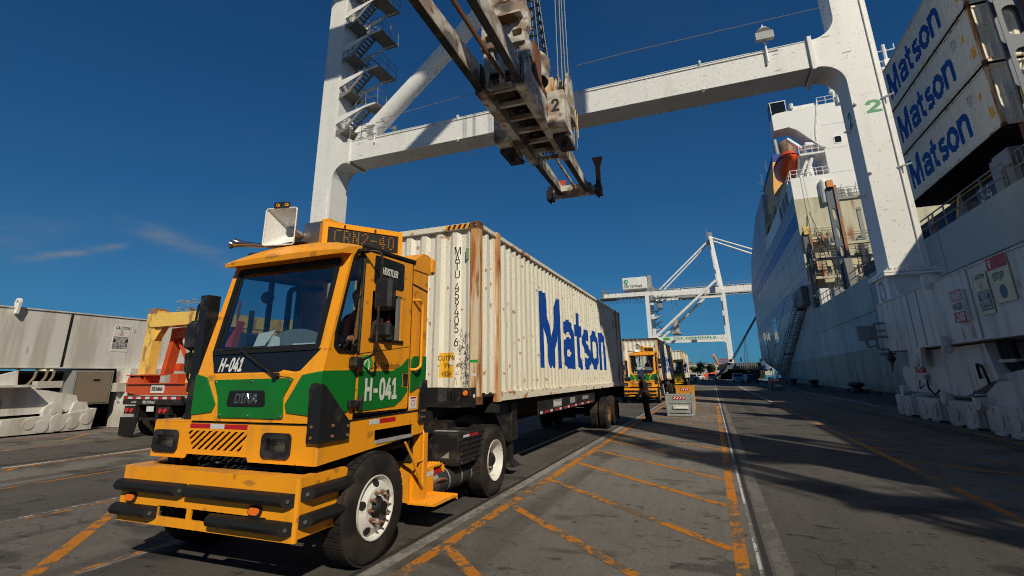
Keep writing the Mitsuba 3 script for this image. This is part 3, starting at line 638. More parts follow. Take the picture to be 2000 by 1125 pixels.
    part(cab, 'fleet_number', front_plate(MB(), affinity.translate(text_shape(number, .125, True, .018, .56, .02), -4.615, 1.782), -.002, .002), 'light_letter')
    gp = rpoly([(-4.62, 1.70), (-3.60, 1.71), (-3.705, 1.535), (-3.685, 1.352), (-4.50, 1.352), (-4.535, 1.535)], .012)
    part(cab, 'front_green_panel', front_plate(MB(), gp, 0, .016), 'truck_green')
    b = MB()
    for cx, cz in ((-4.585, 1.68), (-4.11, 1.685), (-3.64, 1.69), (-4.48, 1.375), (-4.12, 1.372), (-3.715, 1.372)): b.cyl((cx, 3.67 - .016, cz), (cx, 3.67 - .026, cz), .011, n=8)
    part(cab, 'panel_bolts', b, 'dull_metal')
    bd = rpoly([(-4.375, 1.60), (-3.93, 1.60), (-3.905, 1.455), (-4.40, 1.455)], .03)
    part(cab, 'badge_plate', front_plate(MB(), bd, .016, .024), 'black_gloss'); part(cab, 'badge_letters', front_plate(MB(), centred(text_shape('DINA', .085, True, .022, .95, .12), -4.15, 1.527), .024, .03), 'chrome')
    part(cab, 'left_green_panel', front_plate(MB(), rpoly([(XL, 1.76), (-4.73, 1.725), (-4.565, 1.475), (-4.60, 1.40), (XL, 1.37)], .02).union(sbox(XL, 1.40, XL + .05, 1.74)), 0, .014), 'truck_green')
    part(cab, 'right_green_panel', front_plate(MB(), rpoly([(XS, 1.77), (-3.50, 1.735), (-3.675, 1.475), (-3.65, 1.405), (XS, 1.375)], .02).union(sbox(XS - .05, 1.40, XS + .014, 1.75)), 0, .014), 'truck_green')
    # wiper
    p0 = np.array([-3.80, 3.66 - .03, 1.735]); m = MB().cyl(p0 + (0, .03, 0), p0 - (0, .02, 0), .028, n=10).path([p0, (-4.05, 3.66, 1.84), (-4.36, 3.70, 1.985)], .012, 8); m.beam((-4.72, 3.715, 1.995), (-4.08, 3.715, 2.01), .012, .018); m.path([p0 + (.03, -.01, 0), (-3.72, 3.645, 1.72), (-3.64, 3.655, 1.715)], .005, 5)
    part(cab, 'wiper', m, 'black_plastic', smooth=30)
    # --- roof with front visor
    m = MB(); cols = []
    for u in np.linspace(0, 1, 17):
        x = XL + .0 + (XS - XL) * u; e = 1 - abs(2 * u - 1) ** 3.2; zc = .115 * e
        cols.append([(x, 3.80, 2.895 + .01 * u), (x, 3.79, 2.925 + .01 * u + zc * .25), (x, 3.86, 2.975 + zc * .45), (x, 3.96, 3.01 + zc * .8), (x, 4.15, 3.035 + zc), (x, 4.7, 3.06 + zc), (x, 5.12, 3.075 + zc), (x, 5.14, 3.0)])
    k = len(cols[0]); v = np.array(cols).reshape(-1, 3); f = [[i * k + j, (i + 1) * k + j, (i + 1) * k + j + 1, i * k + j + 1] for i in range(16) for j in range(k - 1)]
    m.add(v, f); m.add([[XL, 3.80, 2.895], [XS, 3.80, 2.905], [XS, 3.95, 2.935], [XL, 3.95, 2.92]], [[0, 3, 2, 1]])
    for xx, sgn in ((XS, 1), (XL, -1)):
        pr = [q[1:] for q in (cols[-1] if sgn > 0 else cols[0])]; m.prism('x', [(a, b_) for a, b_ in pr] + [(3.95, 2.93)], xx - .012 if sgn > 0 else xx, xx if sgn > 0 else xx + .012)
    part(cab, 'roof', m, 'truck_yellow', smooth=45)
    part(cab, 'roof_vent', MB().box(-4.78, -4.62, 3.98, 4.10, 3.06, 3.09, .008).box(-4.45, -4.02, 4.0, 4.25, 3.145, 3.165, .008), 'black_plastic')
    part(cab, 'rain_gutter', MB().beam((XS + .012, 4.10, 3.035), (XS + .012, 5.11, 3.075), .03, .035), 'black_rubber')
    # --- right side
    fwin = rpoly([(3.985, 2.90), (3.80, 2.12), (3.80, 1.99), (3.86, 1.945), (4.115, 1.945), (4.115, 2.99), (4.05, 2.995)], .03)
    shell = Polygon([(3.67, 1.315), (4.13, 1.315), (4.13, 3.04), (3.96, 3.0), (3.95, 2.94), (3.67, 1.75)]).difference(fwin)
    part(cab, 'front_side_panel', MB().plate(shell, side_r, -.03, 0), 'truck_yellow')
    part(cab, 'quarter_window_seal', MB().plate(fwin.buffer(.012).difference(fwin.buffer(-.022)), side_r, -.03, .008), 'black_rubber')
    dpan = MB().add([[XS, 3.815, 2.02], [XS + .10, 3.93, 2.02], [XS + .10, 4.02, 2.86], [XS, 3.985, 2.86]], [[0, 1, 2, 3]]); dpan.add([[XS + .10, 3.93, 2.02], [XS + .03, 4.11, 2.0], [XS + .03, 4.12, 2.92], [XS + .10, 4.02, 2.86]], [[0, 1, 2, 3]])
    part(cab, 'wind_deflector', dpan, 'clear_glass')
    part(cab, 'deflector_frame', MB().path([(XS + .03, 4.115, 1.96), (XS + .03, 4.12, 2.94)], .014, 6).box(XS + .075, XS + .095, 3.955, 3.985, 2.42, 2.50).box(XS + .075, XS + .095, 3.985, 4.015, 2.68, 2.76), 'black_plastic')
    part(cab, 'side_green_panel', MB().plate([(3.665, 1.77), (4.125, 1.78), (4.125, 1.50), (4.05, 1.495), (4.04, 1.40), (3.665, 1.385)], side_r, 0, .014), 'truck_green')
    dwin = rr(4.31, 2.10, 4.87, 2.605, .02); bwin = rr(4.315, 2.675, 4.88, 2.995, .035)
    door = rpoly([(4.145, 1.375), (5.065, 1.365), (5.065, 3.04), (4.145, 3.01)], .03)
    part(cab, 'door', MB().plate(door.difference(dwin), side_r, -.03, .012), 'truck_yellow')
    part(cab, 'door_seam', MB().plate(door.buffer(.016).difference(door), side_r, -.02, .002).plate([(4.15, 1.932), (5.06, 2.045), (5.06, 2.053), (4.15, 1.94)], side_r, .012, .0135), 'black_plastic')
    part(cab, 'door_upper_glass', MB().plate(bwin, side_r, .012, .018), 'black_gloss')
    part(cab, 'door_model_letters', MB().plate(affinity.scale(centred(text_shape('HUSTLER', .075, True, .02, .62, .1), 4.60, 2.845), 1, 1), side_r, .018, .0205), 'light_letter')
    part(cab, 'window_sill', MB().box(XS + .005, XS + .035, 4.28, 4.90, 2.075, 2.105, .006), 'black_rubber')
    part(cab, 'window_channel', MB().box(XS - .02, XS + .006, 4.79, 4.845, 2.11, 2.60), 'grey_plastic')
    dg = rpoly([(4.165, 1.765), (4.74, 1.775), (4.90, 1.83), (5.045, 1.93), (5.045, 1.76), (4.93, 1.755), (4.925, 1.60), (5.045, 1.595), (5.045, 1.56), (4.94, 1.47), (4.80, 1.405), (4.165, 1.385)], .012)
    part(cab, 'door_green_panel', MB().plate(dg, side_r, .012, .02), 'truck_green')
    part(cab, 'door_number', MB().plate(fit(text_shape(number, .2, True, .020, .5), 4.27, 4.83, 1.475, 1.705), side_r, .02, .0225), 'light_letter')
    lg = Point(0, 0).buffer(1, 24); lo = affinity.scale(lg, .095, .083, origin=(0, 0)); lo = affinity.translate(lo, 4.265, 1.848)
    part(cab, 'operator_logo', MB().plate(lo, side_r, .0225, .024), 'ssa_green')
    rib = LineString([(4.21, 1.775), (4.225, 1.84), (4.275, 1.895), (4.31, 1.85), (4.30, 1.775)]).buffer(.008); part(cab, 'logo_ribbon', MB().plate(rib, side_r, .024, .0255), 'sign_white')
    part(cab, 'operator_letters', MB().plate(fit(text_shape('SSA Terminals', .1, False, .002, .8), 4.35, 4.87, 1.79, 1.862), side_r, .012, .0145), 'black_letter')
    part(cab, 'door_handle', MB().box(XS + .01, XS + .026, 4.945, 5.04, 1.61, 1.745, .008), 'black_plastic')
    m = MB().box(XS + .0, XS + .05, 4.02, 4.22, 1.425, 1.50, .01).cyl((XS + .04, 4.19, 1.40), (XS + .04, 4.19, 1.54), .022, n=10); part(cab, 'door_hinge', m, 'black_steel', smooth=30)
    part(cab, 'body_seam', MB().beam((XS + .002, 3.70, 1.306), (XS + .002, 5.45, 1.328), .01, .014).box(XL, XS, 3.683, 3.69, 1.297, 1.313), 'black_rubber')
    # rear column and air intake
    m = MB().prism('x', [(5.09, 1.335), (5.45, 1.34), (5.45, 2.98), (5.09, 3.04)], -3.85, XS + .0).box(XL, XL + .25, 5.0, 5.14, 1.315, 3.04); part(cab, 'rear_column', m, 'truck_yellow')
    part(cab, 'air_intake', MB().prism('x', [(5.10, 2.985), (5.48, 2.985), (5.48, 3.20), (5.42, 3.23), (5.30, 3.225), (5.10, 3.10)], -3.9, XS + .012).box(-3.9, XS + .02, 5.485, 5.62, 3.0, 3.22, .03), 'truck_yellow')
    part(cab, 'column_seam', MB().box(-3.85, XS + .004, 5.08, 5.094, 1.34, 3.03).beam((XS + .004, 5.1, 2.80), (XS + .004, 5.44, 2.755), .008, .014), 'black_plastic')
    part(cab, 'rear_green_panel', MB().plate(rpoly([(5.115, 1.90), (5.16, 1.945), (5.445, 1.95), (5.445, 1.61), (5.25, 1.58), (5.115, 1.535)], .012), side_r, 0, .014), 'truck_green')
    part(cab, 'grab_rail', MB().path([(XS, 5.12, 2.60), (XS + .07, 5.14, 2.61), (XS + .075, 5.22, 2.58), (XS + .075, 5.22, 1.83), (XS + .07, 5.14, 1.79), (XS, 5.12, 1.79)], .017, 10), 'truck_yellow', smooth=40)
    part(cab, 'warning_plate', MB().plate(sbox(5.12, 1.355, 5.27, 1.49), side_r, 0, .004), 'sign_white'); part(cab, 'warning_print', MB().plate(sbox(5.135, 1.465, 5.255, 1.482), side_r, .004, .005).plate(Point(5.195, 1.415).buffer(.035).difference(Point(5.195, 1.415).buffer(.027)), side_r, .004, .005), 'reflective_red')
    # left side, rear wall, floor, dash, seat
    lw = rpoly([(4.0, 2.85), (3.86, 2.0), (4.9, 2.0), (4.9, 2.9)], .04)
    part(cab, 'left_side_panel', MB().plate(Polygon([(3.67, 1.315), (5.14, 1.315), (5.14, 3.04), (3.96, 3.0), (3.67, 1.75)]).difference(lw), side_l, -.03, 0), 'truck_yellow')
    part(cab, 'left_window', MB().plate(lw, side_l, -.012, -.010), 'cab_glass'); part(cab, 'left_window_seal', MB().plate(lw.buffer(.01).difference(lw.buffer(-.04)).union(sbox(4.42, 2.0, 4.47, 2.9)), side_l, -.035, .008), 'black_rubber')
    rw = [rr(-4.80, 1.95, -4.42, 2.92, .05), rr(-4.36, 1.95, -3.95, 2.92, .05)]
    part(cab, 'rear_wall', MB().plate(sbox(XL, 1.315, -3.84, 3.04).difference(unary_union(rw)), on_y(5.13), 0, .03), 'black_plastic'); part(cab, 'rear_window', MB().plate(unary_union(rw), on_y(5.12), 0, .002), 'cab_glass')
    part(cab, 'floor', MB().box(XL + .03, XS - .03, 3.72, 5.1, 1.33, 1.36), 'black_plastic'); part(cab, 'headliner', MB().box(XL + .03, XS - .03, 3.98, 5.1, 2.955, 2.965), 'black_plastic')
    m = MB().hull([(x, y, z) for x, y, z in ((-4.85, 3.74, 1.4), (-3.33, 3.74, 1.4), (-4.85, 4.1, 1.4), (-3.33, 4.1, 1.4), (-4.85, 3.78, 1.975), (-3.33, 3.78, 1.985), (-4.85, 3.98, 1.96), (-3.33, 3.98, 1.96))])
    pod = []
    for q in np.linspace(0, math.pi, 14): pod += [(-3.82 - .40 * math.cos(q), 3.86, 1.95 + .235 * math.sin(q) ** .8), (-3.82 - .36 * math.cos(q), 4.12, 1.93 + .17 * math.sin(q) ** .8)]
    m.hull(pod); part(cab, 'dashboard', m, 'dash_grey', smooth=35)
    part(cab, 'dashboard_paper', MB().add([[-4.10, 3.775, 2.0], [-3.93, 3.775, 1.995], [-3.97, 3.80, 2.10], [-4.06, 3.80, 2.13]], [[0, 1, 2, 3]]).add([[-3.78, 3.775, 2.0], [-3.50, 3.775, 2.0], [-3.50, 3.79, 2.035], [-3.78, 3.79, 2.035]], [[0, 1, 2, 3]]).add([[-4.36, 3.83, 2.0], [-4.22, 3.83, 2.0], [-4.14, 3.9, 2.19], [-4.37, 3.9, 2.16]], [[0, 1, 2, 3]]), 'paper')
    c = np.array([-3.72, 4.22, 2.02]); nrm = np.array([0, -.55, .83]); a1 = np.array([1.0, 0, 0]); a2 = np.cross(nrm, a1); th = np.linspace(0, 2 * np.pi, 29)
    part(cab, 'steering_wheel', MB().tube([c + .21 * (math.cos(q) * a1 + math.sin(q) * a2) for q in th], .017, 8).cyl(c - nrm * .03, c + nrm * .01, .07).beam(c - .2 * a1, c + .2 * a1, .03, .015).cyl(c - nrm * .4, c, .03), 'black_plastic', smooth=40)
    part(cab, 'seat', MB().box(-4.0, -3.5, 4.5, 5.0, 1.62, 1.80, .05).hull([(x, y, z) for x in (-4.0, -3.5) for y, z in ((4.98, 1.8), (5.08, 1.8), (5.05, 2.45), (5.1, 2.45))]).box(-3.9, -3.6, 4.98, 5.08, 2.45, 2.65, .04), 'black_plastic')
    part(cab, 'grab_frame', MB().path([(-4.62, 4.5, 1.4), (-4.62, 4.5, 2.75), (-4.5, 4.9, 2.8)], .035, 8).path([(-4.36, 5.0, 2.0), (-4.36, 5.0, 2.72), (-4.25, 5.0, 2.8), (-4.2, 5.0, 2.8)], .02, 8).ball((-4.64, 4.2, 2.6), .07, 2).box(-4.78, -4.74, 4.1, 4.14, 2.2, 2.45).box(-4.66, -4.58, 4.0, 4.06, 2.0, 2.17), 'black_plastic', smooth=40)
    part(cab, 'cable_duct', MB().cyl((-4.55, 4.6, 1.4), (-4.55, 4.6, 2.45), .035), 'galvanised', smooth=40)
    # --- mud guards at the corners
    poly = Polygon([(3.66, 1.655), (3.70, 1.635), (4.06, 1.305), (4.06, 1.155), (3.66, 1.155)])
    m = MB().plate(poly, on_x(XS + .02), 0, .012).prism('x', [(0, 0)] * 0 + [(3.655, 1.66), (3.665, 1.66), (3.665, 1.155), (3.655, 1.155)], XS - .14, XS + .03)
    m = MB().plate(poly, on_x(XS + .022), 0, .012).plate(Polygon([(-3.40, 1.60), (-3.385, 1.65), (-3.34, 1.665), (XS + .034, 1.655), (XS + .034, 1.155), (-3.385, 1.155), (-3.385, 1.30)]), on_y(3.665), 0, .012)
    part(t, 'corner_guard', m, 'black_steel'); cg = t + '__corner_guard'
    b = MB()
    for y, z in ((3.82, 1.29), (4.03, 1.27), (3.82, 1.20), (4.03, 1.19)): b.cyl((XS + .034, y, z), (XS + .05, y, z), .015, n=6)
    for z in (1.29, 1.20): b.cyl((-3.33, 3.653, z), (-3.33, 3.64, z), .013, n=6)
    part(cg, 'guard_bolt', b, 'rusty_bolt')
    part(t, 'rear_guard', MB().plate(rpoly([(5.36, 1.67), (5.46, 1.67), (5.46, 1.20), (5.30, 1.19), (5.30, 1.52)], .02), on_x(XS + .012), 0, .02), 'black_steel')
    b = MB()
    for y, z in ((5.35, 1.32), (5.40, 1.32), (5.35, 1.25), (5.40, 1.25)): b.cyl((XS + .032, y, z), (XS + .045, y, z), .012, n=6)
    part(t + '__rear_guard', 'guard_bolt', b, 'rusty_bolt')
    # --- mirrors
    mx = -3.05
    part(t, 'mirror', MB().box(mx - .11, mx + .10, 4.17, 4.29, 2.365, 2.70, .035), 'black_plastic', smooth=30)
    mr = t + '__mirror'; part(mr, 'mirror_glass', MB().box(mx - .095, mx + .085, 4.288, 4.294, 2.385, 2.68, .003), 'mirror_glass'); part(mr, 'wide_mirror', MB().box(mx - .10, mx + .09, 4.18, 4.28, 2.09, 2.245, .03), 'black_plastic', smooth=30)
    part(mr, 'mirror_arm', MB().path([(XS - .02, 4.06, 2.985), (mx - .04, 4.2, 2.985), (mx - .04, 4.2, 2.6)], .013, 8).path([(mx - .03, 4.17, 2.4), (mx - .03, 4.17, 1.93), (XS + .06, 4.14, 1.875), (XS, 4.12, 1.875)], .013, 8, .12).box(XS, XS + .09, 4.04, 4.12, 2.96, 3.0, .01).box(XS + .0, XS + .10, 4.0, 4.14, 1.80, 1.90, .02), 'black_steel', smooth=35)
    # --- left mast with mirror
    keep = LOCAL[0]; LOCAL[0] = T().translate([-.10, 0, 0])
    part(t, 'left_mast', MB().hull([(x, y, z) for z, xa, xb in ((1.31, -5.03, -4.91), (2.60, -5.06, -4.93)) for x in (xa, xb) for y in (3.78, 3.92)]).prism('y', [(-5.16, 1.312), (-5.03, 1.312), (-5.03, 1.47)], 3.84, 3.86).prism('y', [(-4.91, 1.312), (-4.905, 1.312), (-4.905, 1.45)], 3.84, 3.86), 'black_steel')
    lm = t + '__left_mast'
    part(lm, 'mirror', MB().hull([(x, y, z) for z in (2.05, 2.30) for x, y in ((-5.28, 3.83), (-5.09, 3.80), (-5.08, 3.92), (-5.26, 3.95))] + [(-5.25, 3.86, 2.34), (-5.11, 3.85, 2.34), (-5.24, 3.87, 2.015), (-5.11, 3.87, 2.015)]), 'black_plastic', smooth=40)
    part(lm, 'mirror_glass', MB().hull([(-5.082, 3.81, 2.05), (-5.078, 3.915, 2.05), (-5.082, 3.81, 2.31), (-5.078, 3.915, 2.31), (-5.086, 3.86, 2.18)]), 'mirror_glass')
    part(lm, 'wide_mirror', MB().hull([(-5.27, 3.85, 1.98), (-5.17, 3.83, 2.0), (-5.18, 3.93, 1.98), (-5.26, 3.86, 1.80), (-5.18, 3.84, 1.76), (-5.18, 3.93, 1.78)]), 'black_plastic', smooth=40)
    part(lm, 'mirror_arm', MB().path([(-5.05, 3.85, 2.53), (-5.20, 3.87, 2.53), (-5.21, 3.87, 2.3)], .014, 8).path([(-5.22, 3.88, 2.1), (-5.22, 3.88, 1.70), (-5.04, 3.86, 1.67)], .014, 8).box(-5.10, -5.0, 3.80, 3.94, 1.58, 1.72, .01), 'black_steel', smooth=35)
    LOCAL[0] = keep
    # --- roof equipment
    hc = np.array([-4.31, 3.95, 3.345]); hw, hh = .185, .215
    yaw = math.radians(14); Rz = np.array([[math.cos(yaw), -math.sin(yaw), 0], [math.sin(yaw), math.cos(yaw), 0], [0, 0, 1]])
    def H(p): return (np.asarray(p, float) @ Rz.T) + hc
    m = MB(); rings = []
    for d, w, r in ((0, 1.0, .03), (.05, .86, .03), (.14, .55, .03), (.24, .24, .05)):
        c = np.array(rr(-hw * w, -hh * w, hw * w, hh * w, min(r, hw * w * .98), 5).exterior.coords)[:-1]; rings.append(np.stack([c[:, 0], c[:, 0] * 0 + d, c[:, 1]], 1))
    k = len(rings[0]); v = np.vstack([H(q) for q in rings]); f = []
    for q in range(3):
        for i in range(k): j = (i + 1) % k; f.append([q * k + i, q * k + j, (q + 1) * k + j, (q + 1) * k + i])
    m.add(v, f); v2 = np.vstack([H(q * [1.03, 1, 1.03] + [0, .014, 0]) for q in rings]); m.add(v2, [q[::-1] for q in f]); m.tube([H(q) for q in list(rings[0]) + [rings[0][0], rings[0][1]]], .008, 6)
    part(t, 'loudhailer', m, 'horn_white', smooth=40); lh = t + '__loudhailer'
    part(lh, 'horn_throat', MB().cyl(H((0, .22, 0)), H((0, .40, 0)), .062, n=18), 'dull_metal', smooth=40); part(lh, 'throat_hole', MB().cyl(H((0, .20, 0)), H((0, .212, 0)), .048, n=18), 'lamp_dark')
    part(lh, 'driver_box', MB().box(-4.36, -4.02, 4.34, 4.62, 3.22, 3.50, .02), 'dull_metal'); part(lh, 'bracket', MB().prism('x', [(4.15, 3.14), (4.62, 3.17), (4.55, 3.26), (4.3, 3.22)], -4.32, -4.06).box(-4.2, -4.08, 4.45, 4.7, 3.5, 3.56), 'sign_yellow')
    bp = MB().plate(rr(-.095, .212, .095, .285, .015), lambda w: H(np.stack([w[:, 0], -w[:, 2], w[:, 1]], 1)), 0, .012); part(lh, 'mark_plate', bp, 'black_plastic')
    bp = MB()
    for q in (-.05, .055): bp.plate(Point(q, .25).buffer(.018).difference(Point(q, .25).buffer(.011)).union(sbox(q + .012, .232, q + .028, .255)), lambda w: H(np.stack([w[:, 0], -w[:, 2], w[:, 1]], 1)), .012, .014)
    part(lh, 'mark', bp, 'sign_yellow')
    part(lh, 'hose', MB().path([(-4.05, 4.5, 3.42), (-3.95, 4.5, 3.44), (-3.88, 4.55, 3.3), (-3.86, 4.6, 3.14)], .018, 8).path([(-4.05, 4.53, 3.40), (-3.93, 4.53, 3.40), (-3.85, 4.58, 3.25), (-3.84, 4.63, 3.14)], .016, 8), 'hose_tan', smooth=40)
    part(lh, 'cables', MB().path([(-4.2, 4.4, 3.2), (-4.0, 4.42, 3.16), (-3.85, 4.5, 3.13)], .008, 5).path([(-4.1, 4.35, 3.35), (-3.95, 4.4, 3.28), (-3.86, 4.5, 3.15)], .006, 5).path([(-4.32, 4.2, 3.25), (-4.3, 4.3, 3.15), (-4.18, 4.35, 3.14)], .014, 5), 'black_rubber')
    th_ = np.array([.575, .818, 0]); nn = np.array([.818, -.575, 0]); RE = np.array([-3.42, 5.03, 0]); Ls = .96
    def G(w): return RE + np.outer(w[:, 0] - Ls, th_) + np.outer(w[:, 2], nn) + np.outer(w[:, 1], [0, 0, 1.0])
    part(t, 'message_sign', MB().plate(sbox(0, 3.10, Ls, 3.455).difference(sbox(.06, 3.175, Ls - .05, 3.395)), G, -.14, 0).plate(sbox(0, 3.10, Ls, 3.455), G, -.15, -.03), 'sign_yellow')
    sg = t + '__message_sign'; part(sg, 'display_board', MB().plate(sbox(.06, 3.175, Ls - .05, 3.395), G, -.03, -.012), 'led_board')
    FONT = {'C': ['0111', '1000', '1000', '1000', '1000', '1000', '0111'], 'R': ['1110', '1001', '1001', '1110', '1010', '1001', '1001'], 'N': ['1001', '1101', '1101', '1011', '1011', '1001', '1001'], '2': ['0110', '1001', '0001', '0010', '0100', '1000', '1111'], '4': ['0010', '0110', '1010', '1010', '1111', '0010', '0010'], '0': ['0110', '1001', '1001', '1001', '1001', '1001', '0110'], '-': ['0000', '0000', '0000', '1111', '0000', '0000', '0000'], ' ': ['0000'] * 7}
    dots = MB(); uu = .135
    for ch in 'CRN2-40':
        for r_, row in enumerate(FONT[ch]):
            for c_, q in enumerate(row):
                if q == '1': dots.plate(sbox(uu + c_ * .020, 3.363 - r_ * .0245, uu + c_ * .020 + .0145, 3.363 - r_ * .0245 + .013), G, -.012, -.010)
        uu += .108
    part(sg, 'display_letters', dots, 'led_amber')
    part(sg, 'beacon', MB().ball(RE - th_ * .74 - nn * .07 + np.array([0, 0, 3.46]), .038, 2, (1, 1, .7)), 'amber_lens', smooth=True); part(sg, 'antenna', MB().lathe([(.075, 0), (.075, .02), (.05, .07), (.02, .09), (.001, .095)], RE - th_ * .40 - nn * .3 + np.array([0, 0, 3.44]), (0, 0, 1), 18).cyl(RE - th_ * .40 - nn * .3 + np.array([0, 0, 3.1]), RE - th_ * .40 - nn * .3 + np.array([0, 0, 3.45]), .02), 'sign_white', smooth=40)
    part(sg, 'latch', MB().plate([(.235, 3.40), (.255, 3.415), (.25, 3.44), (.235, 3.43)], G, 0, .02).plate([(.60, 3.40), (.62, 3.415), (.615, 3.44), (.60, 3.43)], G, 0, .02), 'black_steel')
    m = MB()
    for a, b in (((-4.94, 3.88, 3.185), (-4.40, 4.05, 3.13)), ((-4.83, 3.84, 3.19), (-4.34, 4.03, 3.14))):
        a, b = np.array(a), np.array(b); d = (a - b) / np.linalg.norm(a - b); L = np.linalg.norm(a - b); m.lathe([(.012, 0), (.016, L * .6), (.024, L * .85), (.034, L * .95), (.05, L), (.044, L), (.02, L * .93), (.001, L * .9)], b, d, 18)
    m.cyl((-4.40, 4.05, 3.12), (-4.40, 4.05, 3.17), .05); part(t, 'air_horns', m, 'chrome', smooth=40)
    # --- steps, battery box, tank, handrail
    st = MB()
    def tread(xa, xb, ya, yb, z):
        st.box(xa, xb, ya, yb, z - .03, z - .012)
        for i in range(int((xb - xa) / .045)):
            for j in range(int((yb - ya) / .05)): st.cyl((xa + .025 + i * .045, ya + .03 + j * .05, z - .012), (xa + .025 + i * .045, ya + .03 + j * .05, z + .006), .016, .011, n=7)
    tread(-3.42, -3.06, 5.38, 5.93, .33); tread(-3.72, -3.42, 5.60, 6.20, .63); tread(-3.95, -3.74, 5.7, 6.3, .97)
    st.box(-3.42, -3.41, 5.40, 5.95, .32, .62).box(-3.74, -3.73, 5.6, 6.2, .62, .95).box(-3.95, -3.42, 5.6, 5.612, .28, .95).prism('y', [(-3.95, .28), (-3.40, .28), (-3.40, .60), (-3.72, .62), (-3.75, .95), (-3.95, .95)], 6.2, 6.212).box(-3.42, -3.06, 5.93, 5.945, .27, .33)
    st.box(-3.9, -3.3, 5.43, 5.60, .30, 1.05)
    part(t, 'access_steps', st, 'truck_yellow'); ss_ = t + '__access_steps'
    for u, m_ in (((5.70, 5.95), 'reflective_white'), ((5.95, 6.15), 'reflective_red')): part(ss_, 'reflective_strip', MB().plate(sbox(u[0], .52, u[1], .57), on_x(-3.41), 0, .003), m_); part(ss_, 'reflective_strip', MB().plate(sbox(u[0], .85, u[1], .90), on_x(-3.73), 0, .003), m_)
    part(ss_, 'step_rail', MB().path([(XS - .02, 5.1, 1.0), (XS + .0, 5.25, .80), (XS + .02, 5.40, .52), (XS - .02, 5.50, .45), (XS - .02, 5.50, .75), (XS - .02, 5.50, 1.05), (XS - .08, 5.52, 1.15)], .015, 8, .06).path([(XS, 5.28, .76), (XS - .02, 5.50, .76)], .013, 6), 'truck_yellow', smooth=40)
    part(t, 'battery_box', MB().box(-4.0, -3.25, 6.30, 7.16, .56, .965, .012).box(-4.0, -3.6, 6.0, 6.3, .6, .9), 'black_steel'); bb = t + '__battery_box'
    m = MB()
    for k in range(5): m.box(-3.255, -3.236, 6.36, 7.08, .61 + k * .065, .645 + k * .065, .012)
    part(bb, 'louvre', m, 'black_steel'); part(bb, 'front_window', MB().box(-3.86, -3.62, 6.285, 6.297, .80, .88).prism('y', [(-3.5, .66), (-3.38, .66), (-3.38, .74)], 6.285, 6.297), 'galvanised')
    part(bb, 'reflective_strip', MB().plate(sbox(6.45, .885, 6.63, .935), on_x(-3.25), 0, .003), 'reflective_white'); part(bb, 'reflective_strip', MB().plate(sbox(6.63, .885, 6.93, .935), on_x(-3.25), 0, .003), 'reflective_red')
    part(bb, 'box_bolt', MB().cyl((-3.25, 6.4, .60), (-3.235, 6.4, .60), .015, n=8).cyl((-3.25, 7.08, .60), (-3.235, 7.08, .60), .015, n=8).cyl((-3.25, 6.75, .60), (-3.235, 6.75, .60), .012, n=8), 'dull_metal'); part(bb, 'worn_lid', MB().box(-3.9, -3.42, 6.55, 6.67, .965, .968), 'galvanised')
    part(t, 'air_tank', MB().lathe([(.001, -.08), (.09, -.06), (.15, 0), (.15, 1.0), (.09, 1.06), (.001, 1.08)], (-3.50, 6.02, .40), (0, 1, 0), 24), 'air_tank', smooth=40)
    m = MB()
    for y in (6.25, 6.6, 6.9): m.lathe([(.158, 0), (.158, .035)], (-3.5, y, .40), (0, 1, 0), 24)
    part(t + '__air_tank', 'tank_strap', m, 'galvanised'); part(t + '__air_tank', 'air_line', MB().path([(-3.40, 6.0, .42), (-3.33, 5.95, .47), (-3.33, 6.1, .45), (-3.36, 6.2, .42)], .018, 6), 'rusty_bolt')
    # --- wheels
    wheel(t, -3.19, 4.47, .49, 1, .49, kind='steer'); wheel(t, -5.57, 4.47, .49, -1, .49, kind='steer')
    wheel(t, -3.19, 7.42, .49, 1, .49, kind='drive'); wheel(t, -3.50, 7.42, .49, 1, .49, kind='drive'); wheel(t, -5.57, 7.42, .49, -1, .49, kind='drive'); wheel(t, -5.26, 7.42, .49, -1, .49, kind='drive')
    return t
hero = tractor('dusty yellow and green terminal tractor, nearest the camera, with its wheels beside the yellow line', 'H-041')

